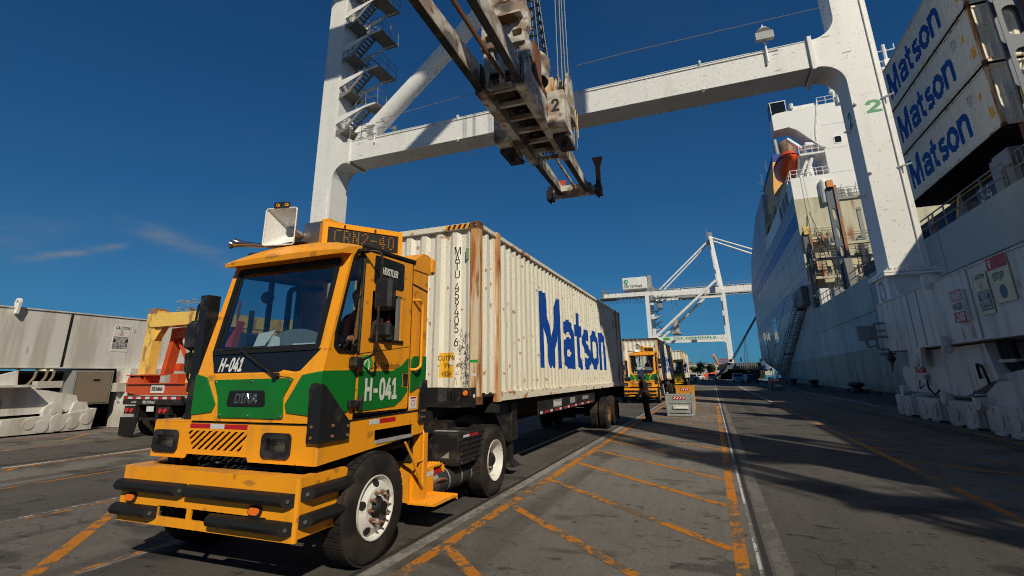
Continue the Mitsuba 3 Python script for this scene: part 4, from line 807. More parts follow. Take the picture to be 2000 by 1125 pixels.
# ================================================================ container trailer (chassis) in the container's local frame
def trailer(label, L=13.716, tape=True):
    t = thing('container_trailer', label, 'trailer', 'black container trailers')
    part(t, 'front_bolster', MB().box(-2.42, -.02, -.16, -.02, -.03, .055).box(-1.95, -.6, -.15, -.03, .05, .255).box(-2.42, -.02, -.16, -.14, -.03, .0).box(-.36, -.34, -.16, -.03, 0, .25).box(-2.1, -.02, -.08, -.03, -.02, .25).box(-.62, -.60, -.16, -.03, 0, .255).prism('z', [(-.60, -.03), (-.60, -.16), (-.42, -.03)], 0, .24).box(-2.42, -.62, -.16, -.05, .0, .255)
         .hull([(x, y, z) for x in (-.19, -.02) for y, z in ((-.17, -.02), (-.03, -.02), (-.17, .14), (-.03, .25), (-.14, .25))]), 'black_steel')
    fb = t + '__front_bolster'
    part(fb, 'marker_housing', MB().cyl((-.12, -.165, .175), (-.12, -.185, .175), .062, n=18), 'black_rubber', smooth=30); part(fb, 'marker_light', MB().cyl((-.12, -.185, .175), (-.12, -.20, .175), .042, .034, n=18), 'amber_lens', smooth=30)
    part(fb, 'side_marker', MB().cyl((-.02, -.1, .13), (-.012, -.1, .13), .03, n=12), 'sign_white'); part(fb, 'registration_plate', MB().box(-1.02, -.90, -.164, -.16, .08, .2), 'sign_white'); part(fb, 'round_sticker', MB().cyl((-.83, -.16, .17), (-.83, -.164, .17), .035, n=14), 'boat_orange')
    m = MB()
    for x in (-1.72, -.72): m.box(x - .07, x + .07, 0, L + .05, -.05, -.03).box(x - .07, x + .07, 1.8, L + .05, -.48, -.46).box(x - .008, x + .008, 0, L + .05, -.46, -.05)
    m.prism('x', [(-.1, -.02), (2.2, -.02), (2.6, -.46), (1.6, -.38), (.2, -.30)], -1.79, -.65)
    for y in (3.2, 5.2, 7.2, 9.2, 10.4, 11.6, 13.0): m.box(-1.72, -.72, y, y + .1, -.4, -.1)
    for y in (.8, L - .9, L - .05): m.box(-2.40, -.04, y, y + .14, -.16, -.01)
    m.prism('y', [(-1.5, -.3), (-.9, -.3), (-1.0, -.62), (-1.4, -.62)], .3, 1.5)
    part(t, 'main_frame', m, 'dark_underbody')
    part(t, 'side_rail', MB().box(-.075, -.055, 3.0, 8.4, -.36, -.09), 'black_steel'); sr = t + '__side_rail'
    for k in range(14): part(sr, 'reflective_strip', MB().box(-.0545, -.052, 3.1 + k * .36, 3.1 + k * .36 + .26 if k % 2 else 3.1 + k * .36 + .18, -.345, -.295), 'reflective_red' if k % 2 else 'reflective_white')
    part(sr, 'name_plate', MB().box(-.0545, -.052, 4.05, 4.75, -.27, -.11), 'far_grey'); part(sr, 'name_letters', MB().plate(fit(LETTERS, 4.12, 4.68, -.24, -.14), on_x(-.052), 0, .0015), 'light_letter')
    part(sr, 'plate', MB().box(-.0545, -.052, 5.5, 6.0, -.25, -.12), 'far_grey'); part(sr, 'plate', MB().box(-.0545, -.052, 6.8, 7.5, -.22, -.13), 'ship_grey')
    for x in (-.32, -2.1):
        part(t, 'landing_leg', MB().box(x - .13, x + .13, 1.85, 2.15, -.72, -.05, .01).box(x - .07, x + .07, 1.92, 2.08, -1.16, -.70).prism('x', [(1.0, -.05), (1.85, -.05), (1.85, -.72), (1.7, -.72)], x - .1, x + .1).hull([(x + a, 2.0 + b, z) for z, e in ((-1.16, .16), (-1.13, .16), (-1.05, .08)) for a in (-e, e) for b in (-e, e)]), 'black_steel')
    part(t, 'leg_brace', MB().box(-2.1, -.32, 1.95, 2.03, -.68, -.58), 'black_steel')
    part(t, 'suspension', MB().box(-1.85, -.6, 10.2, 12.0, -.62, -.44).cyl((-2.2, 10.45, -.80), (-.24, 10.45, -.80), .07).cyl((-2.2, 11.75, -.80), (-.24, 11.75, -.80), .07).box(-1.8, -1.6, 10.2, 12, -.9, -.5).box(-.84, -.64, 10.2, 12, -.9, -.5), 'dark_underbody')
    part(t, 'mud_flap', MB().box(-.68, -.08, 12.55, 12.57, -1.15, -.5), 'black_rubber'); part(t, 'mud_flap', MB().box(-2.36, -1.76, 12.55, 12.57, -1.15, -.5), 'black_rubber')
    for y in (10.45, 11.75):
        wheel(t, -.06, y, -.80, 1, .495, .26, kind='trail', rim='rust_dark'); wheel(t, -.36, y, -.80, 1, .495, .26, kind='trail', rim='rust_dark'); wheel(t, -2.378, y, -.80, -1, .495, .26, kind='trail', rim='rust_dark')
    part(t, 'rear_beam', MB().box(-2.4, -.04, L, L + .1, -.45, -.05), 'black_steel'); part(t, 'tail_lamp', MB().box(-.5, -.15, L + .1, L + .12, -.35, -.2), 'red_lens')
    return t
LOCAL[0] = T().translate([-3.315, 7.05, 1.295])
hero_trailer = trailer('black container trailer under the container behind the nearest tractor')
LOCAL[0] = None

# ================================================================ ship-to-shore crane standing over the lanes
Y1, Y0 = 23.0, 3.9                                         # front faces of the far and the near frame
def gantry(t, Y1=Y1, Y0=Y0, lower=True):
    WX0, WX1, LX0, LX1 = 6.86, 8.16, -22.62, -21.16
    zb, zt = 14.92, 16.33
    for nm, y in (('portal_beam', Y1), ('portal_beam', Y0)):
        part(t, nm, MB().box(LX1 + 1.2, WX0 - 1.1, y, y + 1.55, zb, zt, .02).box(LX1 + 1.2, WX0 - 1.1, y - .03, y + 1.58, zt - .02, zt + .012), 'crane_white')
        pb = t + '__portal_beam' + ('' if y == Y1 else '_001')
        part(pb, 'bolted_flange', MB().box(LX1 + 1.12, LX1 + 1.20, y - .14, y + 1.69, zb - .14, zt + .14).box(LX1 + 1.2, LX1 + 1.26, y - .14, y + 1.69, zb - .14, zt + .14), 'crane_white'); part(pb, 'bolted_flange', MB().box(WX0 - 1.1, WX0 - 1.02, y - .14, y + 1.69, zb - .14, zt + .14).box(WX0 - 1.18, WX0 - 1.1, y - .14, y + 1.69, zb - .14, zt + .14), 'crane_white')
        b = MB()
        for k in range(13):
            z = zb + .05 + k * .115
            for x in (LX1 + 1.16, WX0 - 1.14): b.cyl((x, y - .07, z), (x, y - .10, z), .03, n=6)
            yy = y + .05 + k * .12
            for x in (LX1 + 1.30, WX0 - 1.22): b.cyl((x, yy, zb - .07), (x + .05 * (1 if x < 0 else -1), yy, zb - .07), .03, n=6)
        part(pb, 'flange_bolts', b, 'rusty_bolt')
        for x in (-12.2, 1.1):
            part(pb, 'lifting_lug', MB().prism('x', [(y - .02, zt - .2), (y - .14, zt + .05), (y - .02, zt + .2), (y + .1, zt + .05)], x - .05, x + .05).prism('x', [(y - .02, zb + .1), (y - .12, zb - .02), (y - .02, zb - .14), (y + .1, zb - .02)], x - .05, x + .05).prism('x', [(y + 1.5, zb + .1), (y + 1.66, zb - .02), (y + 1.55, zb - .22)], x - .05, x + .05), 'crane_white')
        if y == Y1:
            tag = MB()
            for x, z in ((-19.4, 16.0), (-19.2, 15.15), (4.2, 15.95), (4.2, 15.1)): tag.plate([(x, z), (x + .28, z + .02), (x + .30, z + .055), (x + .02, z + .04)], on_y(y - .002), 0, .004)
            part(pb, 'inspection_mark', tag, 'ship_grey')
    def leg(x0, x1, y, z0, z1, inner):
        # leg with a rounded knee where the portal beam's stub joins it
        s = 1 if inner > 0 else -1; xi = x1 if s > 0 else x0; xo = x0 if s > 0 else x1
        r = 1.0
        out = [(xo, z0), (xi, z0)]
        out += [(xi, zb - r)] + [(xi + s * (r - r * math.cos(a)), zb - r + r * math.sin(a)) for a in np.linspace(0, math.pi / 2, 9)][1:] + [(xi + s * 1.12, zb), (xi + s * 1.12, zt)]
        out += [(xi + s * (r - r * math.sin(a)), zt + r - r * math.cos(a)) for a in np.linspace(0, math.pi / 2, 9)] + [(xi, z1), (xo, z1)]
        k = part(t, 'leg', MB().prism('y', out, y, y + 1.55), 'crane_white')
        return k
    lw1 = leg(WX0, WX1, Y1, 5.48, 34.0, -1); ll1 = leg(LX0, LX1, Y1, 4.2, 35.0, 1); lw0 = leg(WX0, WX1, Y0, 5.48, 34.0, -1); ll0 = leg(LX0, LX1, Y0, 4.2, 35.0, 1)
    num = lambda k, fn, s: part(k, 'crane_number', MB().plate(s, fn, 0, .006), 'crane_green')
    num(lw1, on_y(Y1), fit(text_shape('2', 1, True, .03), 7.30, 7.86, 12.25, 12.85)); num(lw1, on_x(WX0, -1), affinity.scale(fit(text_shape('2', 1, True, .03), Y1 + .45, Y1 + .95, 12.0, 12.75), -1, 1))
    part(lw1, 'base_flange', MB().box(WX0 - .28, WX1 + .28, Y1 - .28, Y1 + 1.85, 5.28, 5.38).box(WX0 - .28, WX1 + .28, Y1 - .28, Y1 + 1.85, 5.40, 5.48), 'crane_white')
    b = MB()
    for k in range(13): b.cyl((WX0 - .15 + k * .135, Y1 - .2, 5.48), (WX0 - .15 + k * .135, Y1 - .2, 5.56), .04, n=6)
    part(lw1, 'flange_bolts', b, 'crane_lower')
    lug = MB()
    for z in (12.75, 9.6): lug.prism('z', [(WX0 + .03, Y1), (WX0 - .05, Y1 - .32), (WX0 + .16, Y1 - .02)], z - .03, z + .03).prism('z', [(WX1 - .1, Y1), (WX1 + .12, Y1 - .32), (WX1 - .3, Y1 - .02)], z + .06, z + .12)
    for z in (11.9, 8.9): lug.prism('z', [(WX0, Y1 + .7), (WX0 - .3, Y1 + .8), (WX0, Y1 + 1.0)], z - .03, z + .03)
    part(lw1, 'lifting_lug', lug, 'crane_white')
    tg = MB()
    for x, z in ((6.25, 16.3), (6.9, 15.3)): tg.plate([(x, z), (x + .33, z + .03), (x + .36, z + .07), (x + .02, z + .05)], on_y(Y1 - .002), 0, .004)
    part(lw1, 'inspection_mark', tg, 'ship_grey')
    # tubular braces, mast, girders, boom and machinery house (far above the frame for the nearest crane)
    for y in (Y1 + .78, Y0 + .78):
        part(t, 'diagonal_brace', MB().cyl((-19.3, y, 16.84), (5.4, y, 37.9), .56, n=28).cyl((-20.1, y, 16.15), (-19.3, y, 16.84), .36, .6, n=24).cyl((-19.0, y, 17.10), (-18.85, y, 17.22), .62, n=24), 'crane_white', smooth=40)
        part(t, 'mast', MB().hull([(x, yy, z) for z, x0, x1, e in ((34, 6.3, 7.9, 0), (57.5, 4.9, 6.1, .55)) for x in (x0, x1) for yy in ((y - .6) * (1 - e) + 14 * e, (y + .6) * (1 - e) + 14 * e)]), 'crane_white')
        if y > Y0 + 5: part(t, 'upper_beam', MB().box(-22.6, 8.1, y - .7, y + .7, 33.6, 35.6), 'crane_white')
        for a_, b_ in (((5.5, 57), (-17.0, 36.5)), ((5.5, 57.5), (25.5, 48.0)), ((25.5, 48.0), (45, 40))):
            yy = 14 + (y - 14) * .45; part(t, 'stay', MB().cyl((a_[0], 14 + (yy - 14) * .6, a_[1]), (b_[0], yy, b_[1]), .36, n=10), 'crane_white', smooth=40)
    part(t, 'mast_head', MB().box(3.9, 6.6, 10.5, 17.5, 55.5, 56.5).box(4.6, 6.2, 12.5, 15.5, 56.5, 60.0).path([(4.2, 11, 56.5), (4.2, 11, 61.5)], .1, 6).path([(6.4, 17, 56.5), (6.4, 17, 60.5)], .1, 6), 'ship_grey')
    for y in (10.4, 17.2):
        part(t, 'boom_girder', MB().box(-41, -20, y - .45, y + .45, 34.4, 36.2).box(-20, 60, y - .5, y + .5, 33.6, 36.4).box(-20, 60, y - .9, y + .9, 36.4, 36.5), 'crane_white')
    m = MB()
    for x in np.arange(-41, 58, 3.0): m.box(x, x + .08, 8.9, 8.98, 36.4, 37.7)
    for z in (37.1, 37.7): m.box(-41, 58, 8.9, 8.96, z, z + .07)
    m.box(-43, -36, 9.5, 18, 34.1, 34.4).box(-41.5, -40.8, 9.6, 18, 34.3, 37.7)
    part(t, 'walkway_railing', m, 'stair_steel')
    part(t, 'under_rail', MB().box(-20, 60, 10.6, 11.2, 32.9, 33.4).box(-10, -3, 10, 17.5, 32.5, 33.5).box(-22.5, -19.5, 10.0, 17.6, 32.2, 38.0).box(-21.8, -20.4, 12, 16, 38, 43.6), 'ship_grey')
    part(t, 'machinery_house', MB().box(-32.3, -22.0, 9.2, 18.4, 37.4, 42.6, .15), 'crane_white')
    q = MB()
    for k in range(14):
        x = -39.5 + k * 1.75 + (.8 if k > 5 else 0); d_ = 2.8 if k < 6 else 3.3
        q.path([(x, 9.6, 34.3), (x + .15, 9.6, 34.3 - d_ * .8), (x + .7, 9.6, 34.3 - d_), (x + 1.2, 9.6, 34.3 - d_ * .8), (x + 1.4, 9.6, 34.3)], .06, 5, .5)
    part(t, 'festoon_cables', q, 'black_rubber')
    part(t, 'operator_cab', MB().box(-19.0, -16.6, 12.5, 15, 29.0, 32, .2), 'ship_grey')
    # sill beams
    zs0, zs1 = 2.49, 4.35
    for x0, x1, a, b2 in ((6.62, 8.42, zs0, zs1), (-22.75, -20.9, 2.17, 4.06)):
        wat = x0 > 0
        k = part(t, 'sill_beam', MB().box(x0, x1, Y0 - 1.3, Y1 + 1.6, a, b2, .015).box(x0 - .04, x1 + .04, Y0 - 1.3, Y1 + 1.62, b2 - .02, b2 + .02).box(x0 - .04, x1 + .04, Y0 - 1.3, Y1 + 1.62, a - .02, a + .02), 'crane_lower')
        vis = x0 if wat else x1; sg = -1 if wat else 1; fn = on_x(vis, sg, True) if 0 else on_x(vis, sg)
        for y in ((16.6, 20.3, 21.15) if wat else (8.0, 10.62)):
            part(k, 'panel_seam', MB().box(vis - .012, vis + .012, y - .04, y + .04, a, b2), 'ship_grey' if wat else 'black_steel')
        for y in ((19.0,) if wat else (9.07, 17.5)):
            z = b2
            part(k, 'padeye', MB().plate(Point(0, .20).buffer(.15).union(Polygon([(-.15, .2), (.15, .2), (.10, -.16), (-.04, -.16)])).difference(Point(0, .20).buffer(.07)), (lambda w, y=y, z=z, vis=vis, sg=sg: np.stack([vis + sg * (w[:, 0] + .08), y - .1 + w[:, 2], z + w[:, 1] - .05], 1)), 0, .07), 'crane_white')
        if wat: part(k, 'padeye', MB().plate(Point(0, -.16).buffer(.14).union(Polygon([(-.14, -.16), (.14, -.16), (.12, .22), (-.05, .22)])).difference(Point(0, -.16).buffer(.06)), (lambda w: np.stack([6.62 - (w[:, 0] + .1), 18.55 + w[:, 2], 2.49 + w[:, 1]], 1)), 0, .06), 'crane_lower')
    sill_w, sill_l = t + '__sill_beam', t + '__sill_beam_001'
    # the leg's transition piece on the waterside sill
    part(t, 'leg_base', MB().box(6.72, 8.3, Y1 + .02, Y1 + 1.5, 4.30, 5.28).prism('y', [(6.9, 4.35), (6.9, 5.2), (8.35, 5.2), (8.35, 4.35)], Y1 - .03, Y1 + .02).prism('x', [(Y1, 5.05), (Y1 - .02, 4.35), (Y1 - .9, 4.36), (Y1 - .35, 4.55), (Y1 - .1, 4.8)], 6.9, 6.94), 'crane_white'); lb = list(scene)[-1]
    part(lb, 'manhole', MB().plate(Point(0, 0).buffer(.42, 12).difference(Point(0, 0).buffer(.36, 12)), lambda w: np.stack([6.72 - w[:, 2], Y1 + .8 + w[:, 0] * .75, 4.78 + w[:, 1]], 1), 0, .02), 'crane_lower')
    b = MB()
    for q in range(22): th = q * 2 * math.pi / 22; b.cyl((6.70, Y1 + .8 + .30 * math.cos(th), 4.78 + .39 * math.sin(th)), (6.67, Y1 + .8 + .30 * math.cos(th), 4.78 + .39 * math.sin(th)), .02, n=6)
    part(lb, 'manhole_bolts', b, 'rusty_bolt')
    ws_ = MB()
    for x in (-16.5, -9.0, -5.2, -1.5): ws_.box(x, x + .03, Y1 - .006, Y1 + 1.556, zb - .006, zt + .006)
    for z in (8.0, 10.6, 13.2, 18.4): ws_.box(WX0 - .006, WX1 + .006, Y1 - .006, Y1 + 1.55, z, z + .025)
    for z in (10.2, 12.6, 18.2, 21.0, 24.5): ws_.box(LX0 - .006, LX1 + .006, Y1 - .006, Y1 + 1.55, z, z + .025)
    part(t, 'weld_seam', ws_, 'crane_white')
    part(t, 'conduit', MB().cyl((LX1 - .25, Y1 - .04, 4.2), (LX1 - .25, Y1 - .04, 13.2), .03, n=6).cyl((WX1 - .2, Y1 - .04, 5.5), (WX1 - .2, Y1 - .04, 20), .025, n=6).cyl((-18.5, Y1 - .03, 16.2), (4.5, Y1 - .03, 16.2), .025, n=6), 'crane_white')
    # --- signs on the sills (mirrored u so that they read from the quay)
    fw = lambda y, z: (lambda w: np.stack([6.60 - w[:, 2], y - w[:, 0], z + w[:, 1]], 1)); fl = lambda y, z: (lambda w: np.stack([-20.9 + w[:, 2], y + w[:, 0], z + w[:, 1]], 1))
    def lines(mb, fn, rows, W, d): 
        for tx, v, hgt, ww in rows:
            s_ = text_shape(tx, hgt, True, .012, .8); a, b_, c_, d_ = s_.bounds; k_ = min(1, ww / (c_ - a)); mb.plate(centred(affinity.scale(s_, k_, 1), W / 2, v), fn, d, d + .003)
    def caution(sill, fn, W=.62, Hh=1.05, base='sign_white'):
        q = part(sill, 'caution_sign', MB().plate(sbox(0, 0, W, Hh), fn, .004, .016), base, label='tall caution sign with a figure and text')
        m = MB(); lines(m, fn, (('CAUTION', Hh - .10, .10, W * .86),), W, .016)
        part(q, 'figure_hair', MB().plate(Point(W * .48, Hh * .79).buffer(.035), fn, .016, .018), 'frame_yellow' if base != 'sign_white' else 'far_grey'); part(q, 'figure_body', MB().plate(Polygon([(W * .38, Hh * .60), (W * .60, Hh * .60), (W * .58, Hh * .74), (W * .50, Hh * .77), (W * .42, Hh * .74)]).union(Polygon([(W * .2, Hh * .64), (W * .42, Hh * .70), (W * .42, Hh * .66)])), fn, .016, .018), 'pink_print')
        part(q, 'lettering', m, 'sign_black'); part(q, 'text_panel', MB().plate(sbox(.03, .10, W - .03, Hh * .56), fn, .016, .018), 'sign_black')
        m = MB(); lines(m, fn, (('PUBLIC REQUIRED', Hh * .51, .055, W * .88), ('IN THIS AREA', Hh * .45, .05, W * .8), ('HARD HAT', Hh * .385, .06, W * .6), ('HIGH VISIBILITY', Hh * .31, .06, W * .86), ('SAFETY VESTS', Hh * .235, .06, W * .8), ('STEEL TOE SHOES', Hh * .15, .06, W * .88)), W, .018); part(q, 'panel_lettering', m, 'light_letter')
    caution(sill_w, fw(16.26, 3.06), .66, 1.05, 'sign_cream'); caution(sill_l, fl(12.05, 2.78), .58, .98)
    q = part(sill_w, 'danger_sign', MB().plate(sbox(0, 0, .70, .86), fw(17.62, 3.0), .0, .09), 'sign_white', label='red and white danger hanging load sign')
    part(q, 'red_field', MB().plate(sbox(0, .57, .70, .86), fw(17.62, 3.0), .09, .092).plate(sbox(0, 0, .70, .28), fw(17.62, 3.0), .09, .092), 'sign_red')
    m = MB(); lines(m, fw(17.62, 3.0), (('DANGER', .715, .21, .62), ('LOAD', .14, .2, .5)), .70, .092); part(q, 'white_lettering', m, 'sign_white')
    m = MB(); lines(m, fw(17.62, 3.0), (('HANGING', .425, .2, .64),), .70, .09); part(q, 'dark_lettering', m, 'sign_black')
    q = part(sill_w, 'stop_sign', MB().plate(sbox(0, 0, .9, 1.1), fw(15.45, 3.25), .0, .02), 'sign_cream', label='cream sign with a red heading, cut by the frame'); part(q, 'heading', MB().plate(sbox(0, .80, .9, 1.1), fw(15.45, 3.25), .02, .022), 'sign_red')
    m = MB(); lines(m, fw(15.45, 3.25), (('V', .95, .2, .2),), .3, .022); part(q, 'heading_letter', m, 'sign_white'); m = MB(); lines(m, fw(15.45, 3.25), (('STOP', .62, .17, .7),), .8, .02); part(q, 'lettering', m, 'sign_black'); part(q, 'blue_spot', MB().plate(Point(.45, .25).buffer(.16), fw(15.45, 3.25), .02, .022), 'far_blue')
    for k in range(4):
        q = part(sill_l, 'notice_plate', MB().plate(sbox(0, 0, .30, .75), fl(15.2 + k * .38, 2.72), .004, .012), 'sign_white'); m = MB().plate(sbox(.02, .03, .28, .18), fl(15.2 + k * .38, 2.72), .012, .014).plate(sbox(.02, .60, .28, .72), fl(15.2 + k * .38, 2.72), .012, .014).plate(sbox(.10, .28, .20, .48), fl(15.2 + k * .38, 2.72), .012, .014); part(q, 'print', m, 'sign_black')
    # --- waterside bogies
    fx = 6.95
    k = part(t, 'equaliser_beam', MB().prism('x', [(17.2, 2.42), (23.4, 2.40), (23.6, 1.62), (22.0, 1.25), (20.2, .98), (19.2, 1.0), (17.6, 1.42), (16.9, 1.5)], fx, 8.2).prism('x', [(17.2, 2.42), (17.35, 2.42), (17.05, 1.45), (16.9, 1.5)], fx - .12, fx), 'crane_lower')
    part(k, 'pin_bracket', MB().prism('x', [(20.9, 2.52), (22.2, 2.52), (21.75, 1.9), (21.45, 1.78), (21.15, 1.9)], fx - .35, fx - .22).cyl((fx - .42, 21.45, 2.06), (fx - .2, 21.45, 2.06), .2, n=20).cyl((fx - .44, 21.45, 2.06), (fx - .4, 21.45, 2.06), .12, n=14), 'crane_lower')
    q = part(k, 'emergency_sign', MB().box(fx - .06, fx, 22.0, 22.75, 1.66, 2.05), 'sign_red', label='small red stop sign'); m = MB(); f3 = lambda w: np.stack([fx - .06 - w[:, 2], 22.75 - w[:, 0], 1.66 + w[:, 1]], 1); lines(m, f3, (('EMERGENCY', .28, .13, .68), ('STOP', .12, .15, .5)), .75, 0); part(q, 'lettering', m, 'pink_print')
    part(k, 'cables', MB().path([(fx - .05, 21.9, 1.45), (fx - .1, 21.8, 1.15), (fx - .15, 21.2, .95), (fx - .1, 20.9, 1.1)], .03, 6).path([(fx - .05, 22.6, 1.4), (fx - .1, 22.6, 1.1), (fx - .1, 22.1, 1.25)], .02, 6).path([(fx - .03, 18.1, 1.5), (fx - .12, 17.9, 1.9), (fx - .12, 17.6, 1.8), (fx - .1, 17.5, 1.35)], .035, 6).path([(fx - .05, 18.6, 1.15), (fx - .2, 18.4, 1.0), (fx - .2, 17.6, 1.05)], .018, 5), 'black_rubber')
    part(k, 'junction_box', MB().box(fx - .12, fx, 21.75, 21.95, 1.42, 1.60), 'ship_grey')
    k = part(t, 'equaliser_beam', MB().prism('x', [(11.0, 2.3), (17.0, 1.62), (18.7, .86), (11.0, .62)], fx + .05, 8.2), 'crane_lower'); part(k, 'pivot_pin', MB().cyl((fx - .15, 18.4, .86), (fx + .1, 18.4, .86), .22, n=22).cyl((fx - .17, 18.4, .86), (fx - .1, 18.4, .86), .10, n=6), 'crane_lower', smooth=30)
    k = part(t, 'equaliser_beam', MB().prism('x', [(20.4, .98), (24.6, .98), (24.7, 1.75), (24.2, 1.95), (23.4, 1.6), (22.0, 1.2)], fx + .1, 8.1), 'crane_lower'); part(k, 'pivot_pin', MB().cyl((fx - .1, 20.8, .86), (fx + .15, 20.8, .86), .2, n=22).cyl((fx - .1, 24.6, 1.0), (fx + .15, 24.6, 1.0), .2, n=22), 'crane_lower', smooth=30)
    part(k, 'warning_lamp', MB().box(fx + .2, fx + .55, 24.7, 25.0, 1.6, 1.9, .05), 'amber_lens'); part(k, 'siren', MB().lathe([(.05, 0), (.16, .3), (.17, .34), (.05, .3)], (fx + .5, 24.9, 1.25), (-.4, 1, 0), 16), 'black_steel', smooth=40)
    for a, b2 in ((23.75, 25.9), (21.2, 23.55), (18.6, 21.0), (16.2, 18.4), (12, 14.2)):
        k = part(t, 'bogie', MB().box(fx, 8.2, a, b2, .12, .82, .02).box(fx - .10, fx, a + .05, b2 - .55, .14, .80).box(fx + .1, 8.1, a - .2, a + .1, .05, .5), 'crane_lower')
        m = MB()
        for y in (a + .45, b2 - .95): m.cyl((fx - .13, y, .44), (fx - .02, y, .44), .21, n=22)
        m.box(fx - .18, fx - .10, a + .25, a + .7, .08, .15).box(fx - .18, fx - .10, b2 - 1.2, b2 - .7, .08, .15); part(k, 'axle_cap', m, 'crane_lower', smooth=30)
        m = MB()
        for q in range(5): y = rng.uniform(a + .1, b2 - .7); z = rng.uniform(.45, .75); m.plate(Point(y, z).buffer(.05).intersection(Polygon([(y - .03, z - .06), (y + .03, z - .05), (y + .01, z + .07)])), on_x(fx - .10, -1), 0, .004)
        part(k, 'grease_stain', m, 'grease_black'); m = MB()
        for y in (a + .55, b2 - .6): m.lathe([(.001, 0), (.30, 0), (.30, .12), (.001, .12)], (7.5, y, .30), (1, 0, 0), 20)
        part(k, 'rail_wheel', m, 'dull_metal')
    part(t, 'hose_bundle', MB().path([(fx + .1, 16.9, 2.5), (fx + .1, 16.85, 1.9), (fx + .2, 16.2, 1.3), (fx + .3, 15.4, 1.2)], .09, 10, .3).path([(fx + .1, 16.65, 2.5), (fx + .1, 16.6, 1.9), (fx + .2, 15.95, 1.35), (fx + .3, 15.2, 1.25)], .09, 10, .3).path([(fx + .1, 16.4, 2.5), (fx + .1, 16.35, 1.9), (fx + .2, 15.7, 1.4), (fx + .3, 15, 1.3)], .09, 10, .3), 'black_rubber', smooth=40); part(t + '__hose_bundle', 'hose_clamp', MB().box(fx, fx + .22, 16.2, 17.0, 1.9, 1.98), 'crane_lower')
    # railings, floodlight board and hook at the sill's far end
    k = part(t, 'sill_platform', MB().path([(6.7, 24.2, 3.6), (6.3, 24.3, 3.6), (6.3, 24.3, 2.6), (6.7, 24.2, 2.55)], .045, 8).path([(6.7, 24.0, 3.05), (6.2, 24.2, 3.05)], .045, 8).path([(6.7, 24.2, 3.3), (6.3, 24.3, 3.3)], .035, 6).path([(6.3, 24.3, 2.75), (6.1, 24.9, 2.7), (6.1, 24.9, 3.4), (6.3, 24.4, 3.5)], .045, 8).box(6.2, 6.75, 23.9, 24.7, 2.35, 2.42), 'stair_steel', smooth=40)
    part(k, 'floodlight_board', MB().box(5.75, 6.42, 24.55, 24.62, 2.95, 3.55, .02), 'far_grey'); part(k, 'hook', MB().cyl((6.5, 23.7, 2.5), (6.5, 23.7, 2.0), .05).ball((6.5, 23.7, 2.2), .14, 2, (1, .6, 1)).cyl((6.5, 23.7, 2.1), (6.45, 23.7, 1.7), .04, .02), 'black_steel', smooth=40)
    # --- landside bogies and gear under the sill
    lx = -20.4
    k = part(t, 'landside_equaliser', MB().prism('x', [(4.0, 1.6), (8.6, 1.72), (9.2, 1.62), (11.0, 1.25), (11.1, 1.0), (10.8, .72), (6.0, .66), (4.0, .7)], -22.5, lx), 'crane_lower')
    part(k, 'pivot_pin', MB().cyl((lx - .05, 10.35, .76), (lx + .14, 10.35, .76), .27, n=26).cyl((lx + .1, 10.35, .76), (lx + .16, 10.35, .76), .10, n=6), 'crane_lower', smooth=30); part(k, 'bracket', MB().prism('x', [(8.4, 1.8), (9.2, 2.05), (9.3, 1.4), (8.8, 1.2), (8.2, 1.3)], lx, lx + .12).box(lx, lx + .5, 8.3, 9.6, 1.55, 1.62).box(lx + .35, lx + .42, 8.3, 8.45, .8, 1.8), 'crane_lower'); part(k, 'light_box', MB().obox((lx - .1, 10.15, 1.62), (.3, .7, .22), np.eye(3)), 'far_cream')
    k = part(t, 'landside_bogie', MB().prism('x', [(9.05, .12), (11.55, .12), (11.62, .80), (10.7, .66), (9.1, .60)], -22.4, lx + .16).prism('x', [(10.85, .66), (11.45, .70), (11.3, 1.02), (10.95, 1.02)], -22.0, lx + .1), 'crane_lower')
    m = MB()
    for y, z, r in ((9.75, .42, .16), (10.1, .32, .19), (10.5, .48, .18), (10.55, .34, .20), (10.95, .36, .18), (11.35, .47, .18)): m.cyl((lx + .14, y, z), (lx + .19, y, z), r, n=22)
    part(k, 'bolted_cap', m, 'crane_lower', smooth=30); part(t, 'landside_bogie', MB().box(-22.4, lx + .16, 5.6, 8.95, .12, .72, .02), 'crane_lower')
    part(t, 'support_post', MB().box(-21.2, -20.42, 12.62, 13.02, .02, 2.15).box(-22.0, -20.5, 13.02, 18.5, .03, 2.15), 'crane_lower'); part(t + '__support_post', 'post_gusset', MB().prism('x', [(12.62, 2.15), (12.62, .95), (12.5, 1.0), (12.32, 2.15)], -20.75, -20.71), 'crane_lower')
    k = part(t, 'cable_cabinet', MB().box(-21.4, -20.75, 11.0, 12.25, .92, 2.08).box(-20.76, -20.70, 10.98, 11.05, .88, 2.05), 'ship_grey'); part(k, 'door_panel', MB().box(-20.75, -20.72, 11.07, 12.18, .97, 2.03), 'far_brown'); part(k, 'side_box', MB().box(-20.9, -20.5, 12.3, 12.7, 1.32, 1.64), 'far_cream'); part(k, 'handle', MB().box(-20.72, -20.70, 11.6, 11.8, 1.72, 1.78), 'black_steel')
    m = MB()
    for y in (9.5, 10.0, 10.3, 10.5): m.path([(-20.95, y, 2.2), (-20.95, y - .03, 1.85), (-20.9, y - .2, 1.60), (-21.0, y - .45, 1.42)], .045, 7)
    part(t, 'power_cables', m, 'far_brown', smooth=40)
    # --- stairs zig-zagging up the landside leg
    def stairs(k, zl):
        x0, x1 = LX1 + .02, LX1 + 2.9
        y0, y1 = Y1 + 1.3, Y1 + 2.3
    st = part(t, 'stair_bracket', MB().box(LX1 - .05, LX1 + .1, Y1 + .1, Y1 + .2, 17, 17.1), 'crane_white')
    yA, yB = Y1 - .05, Y1 + 1.15
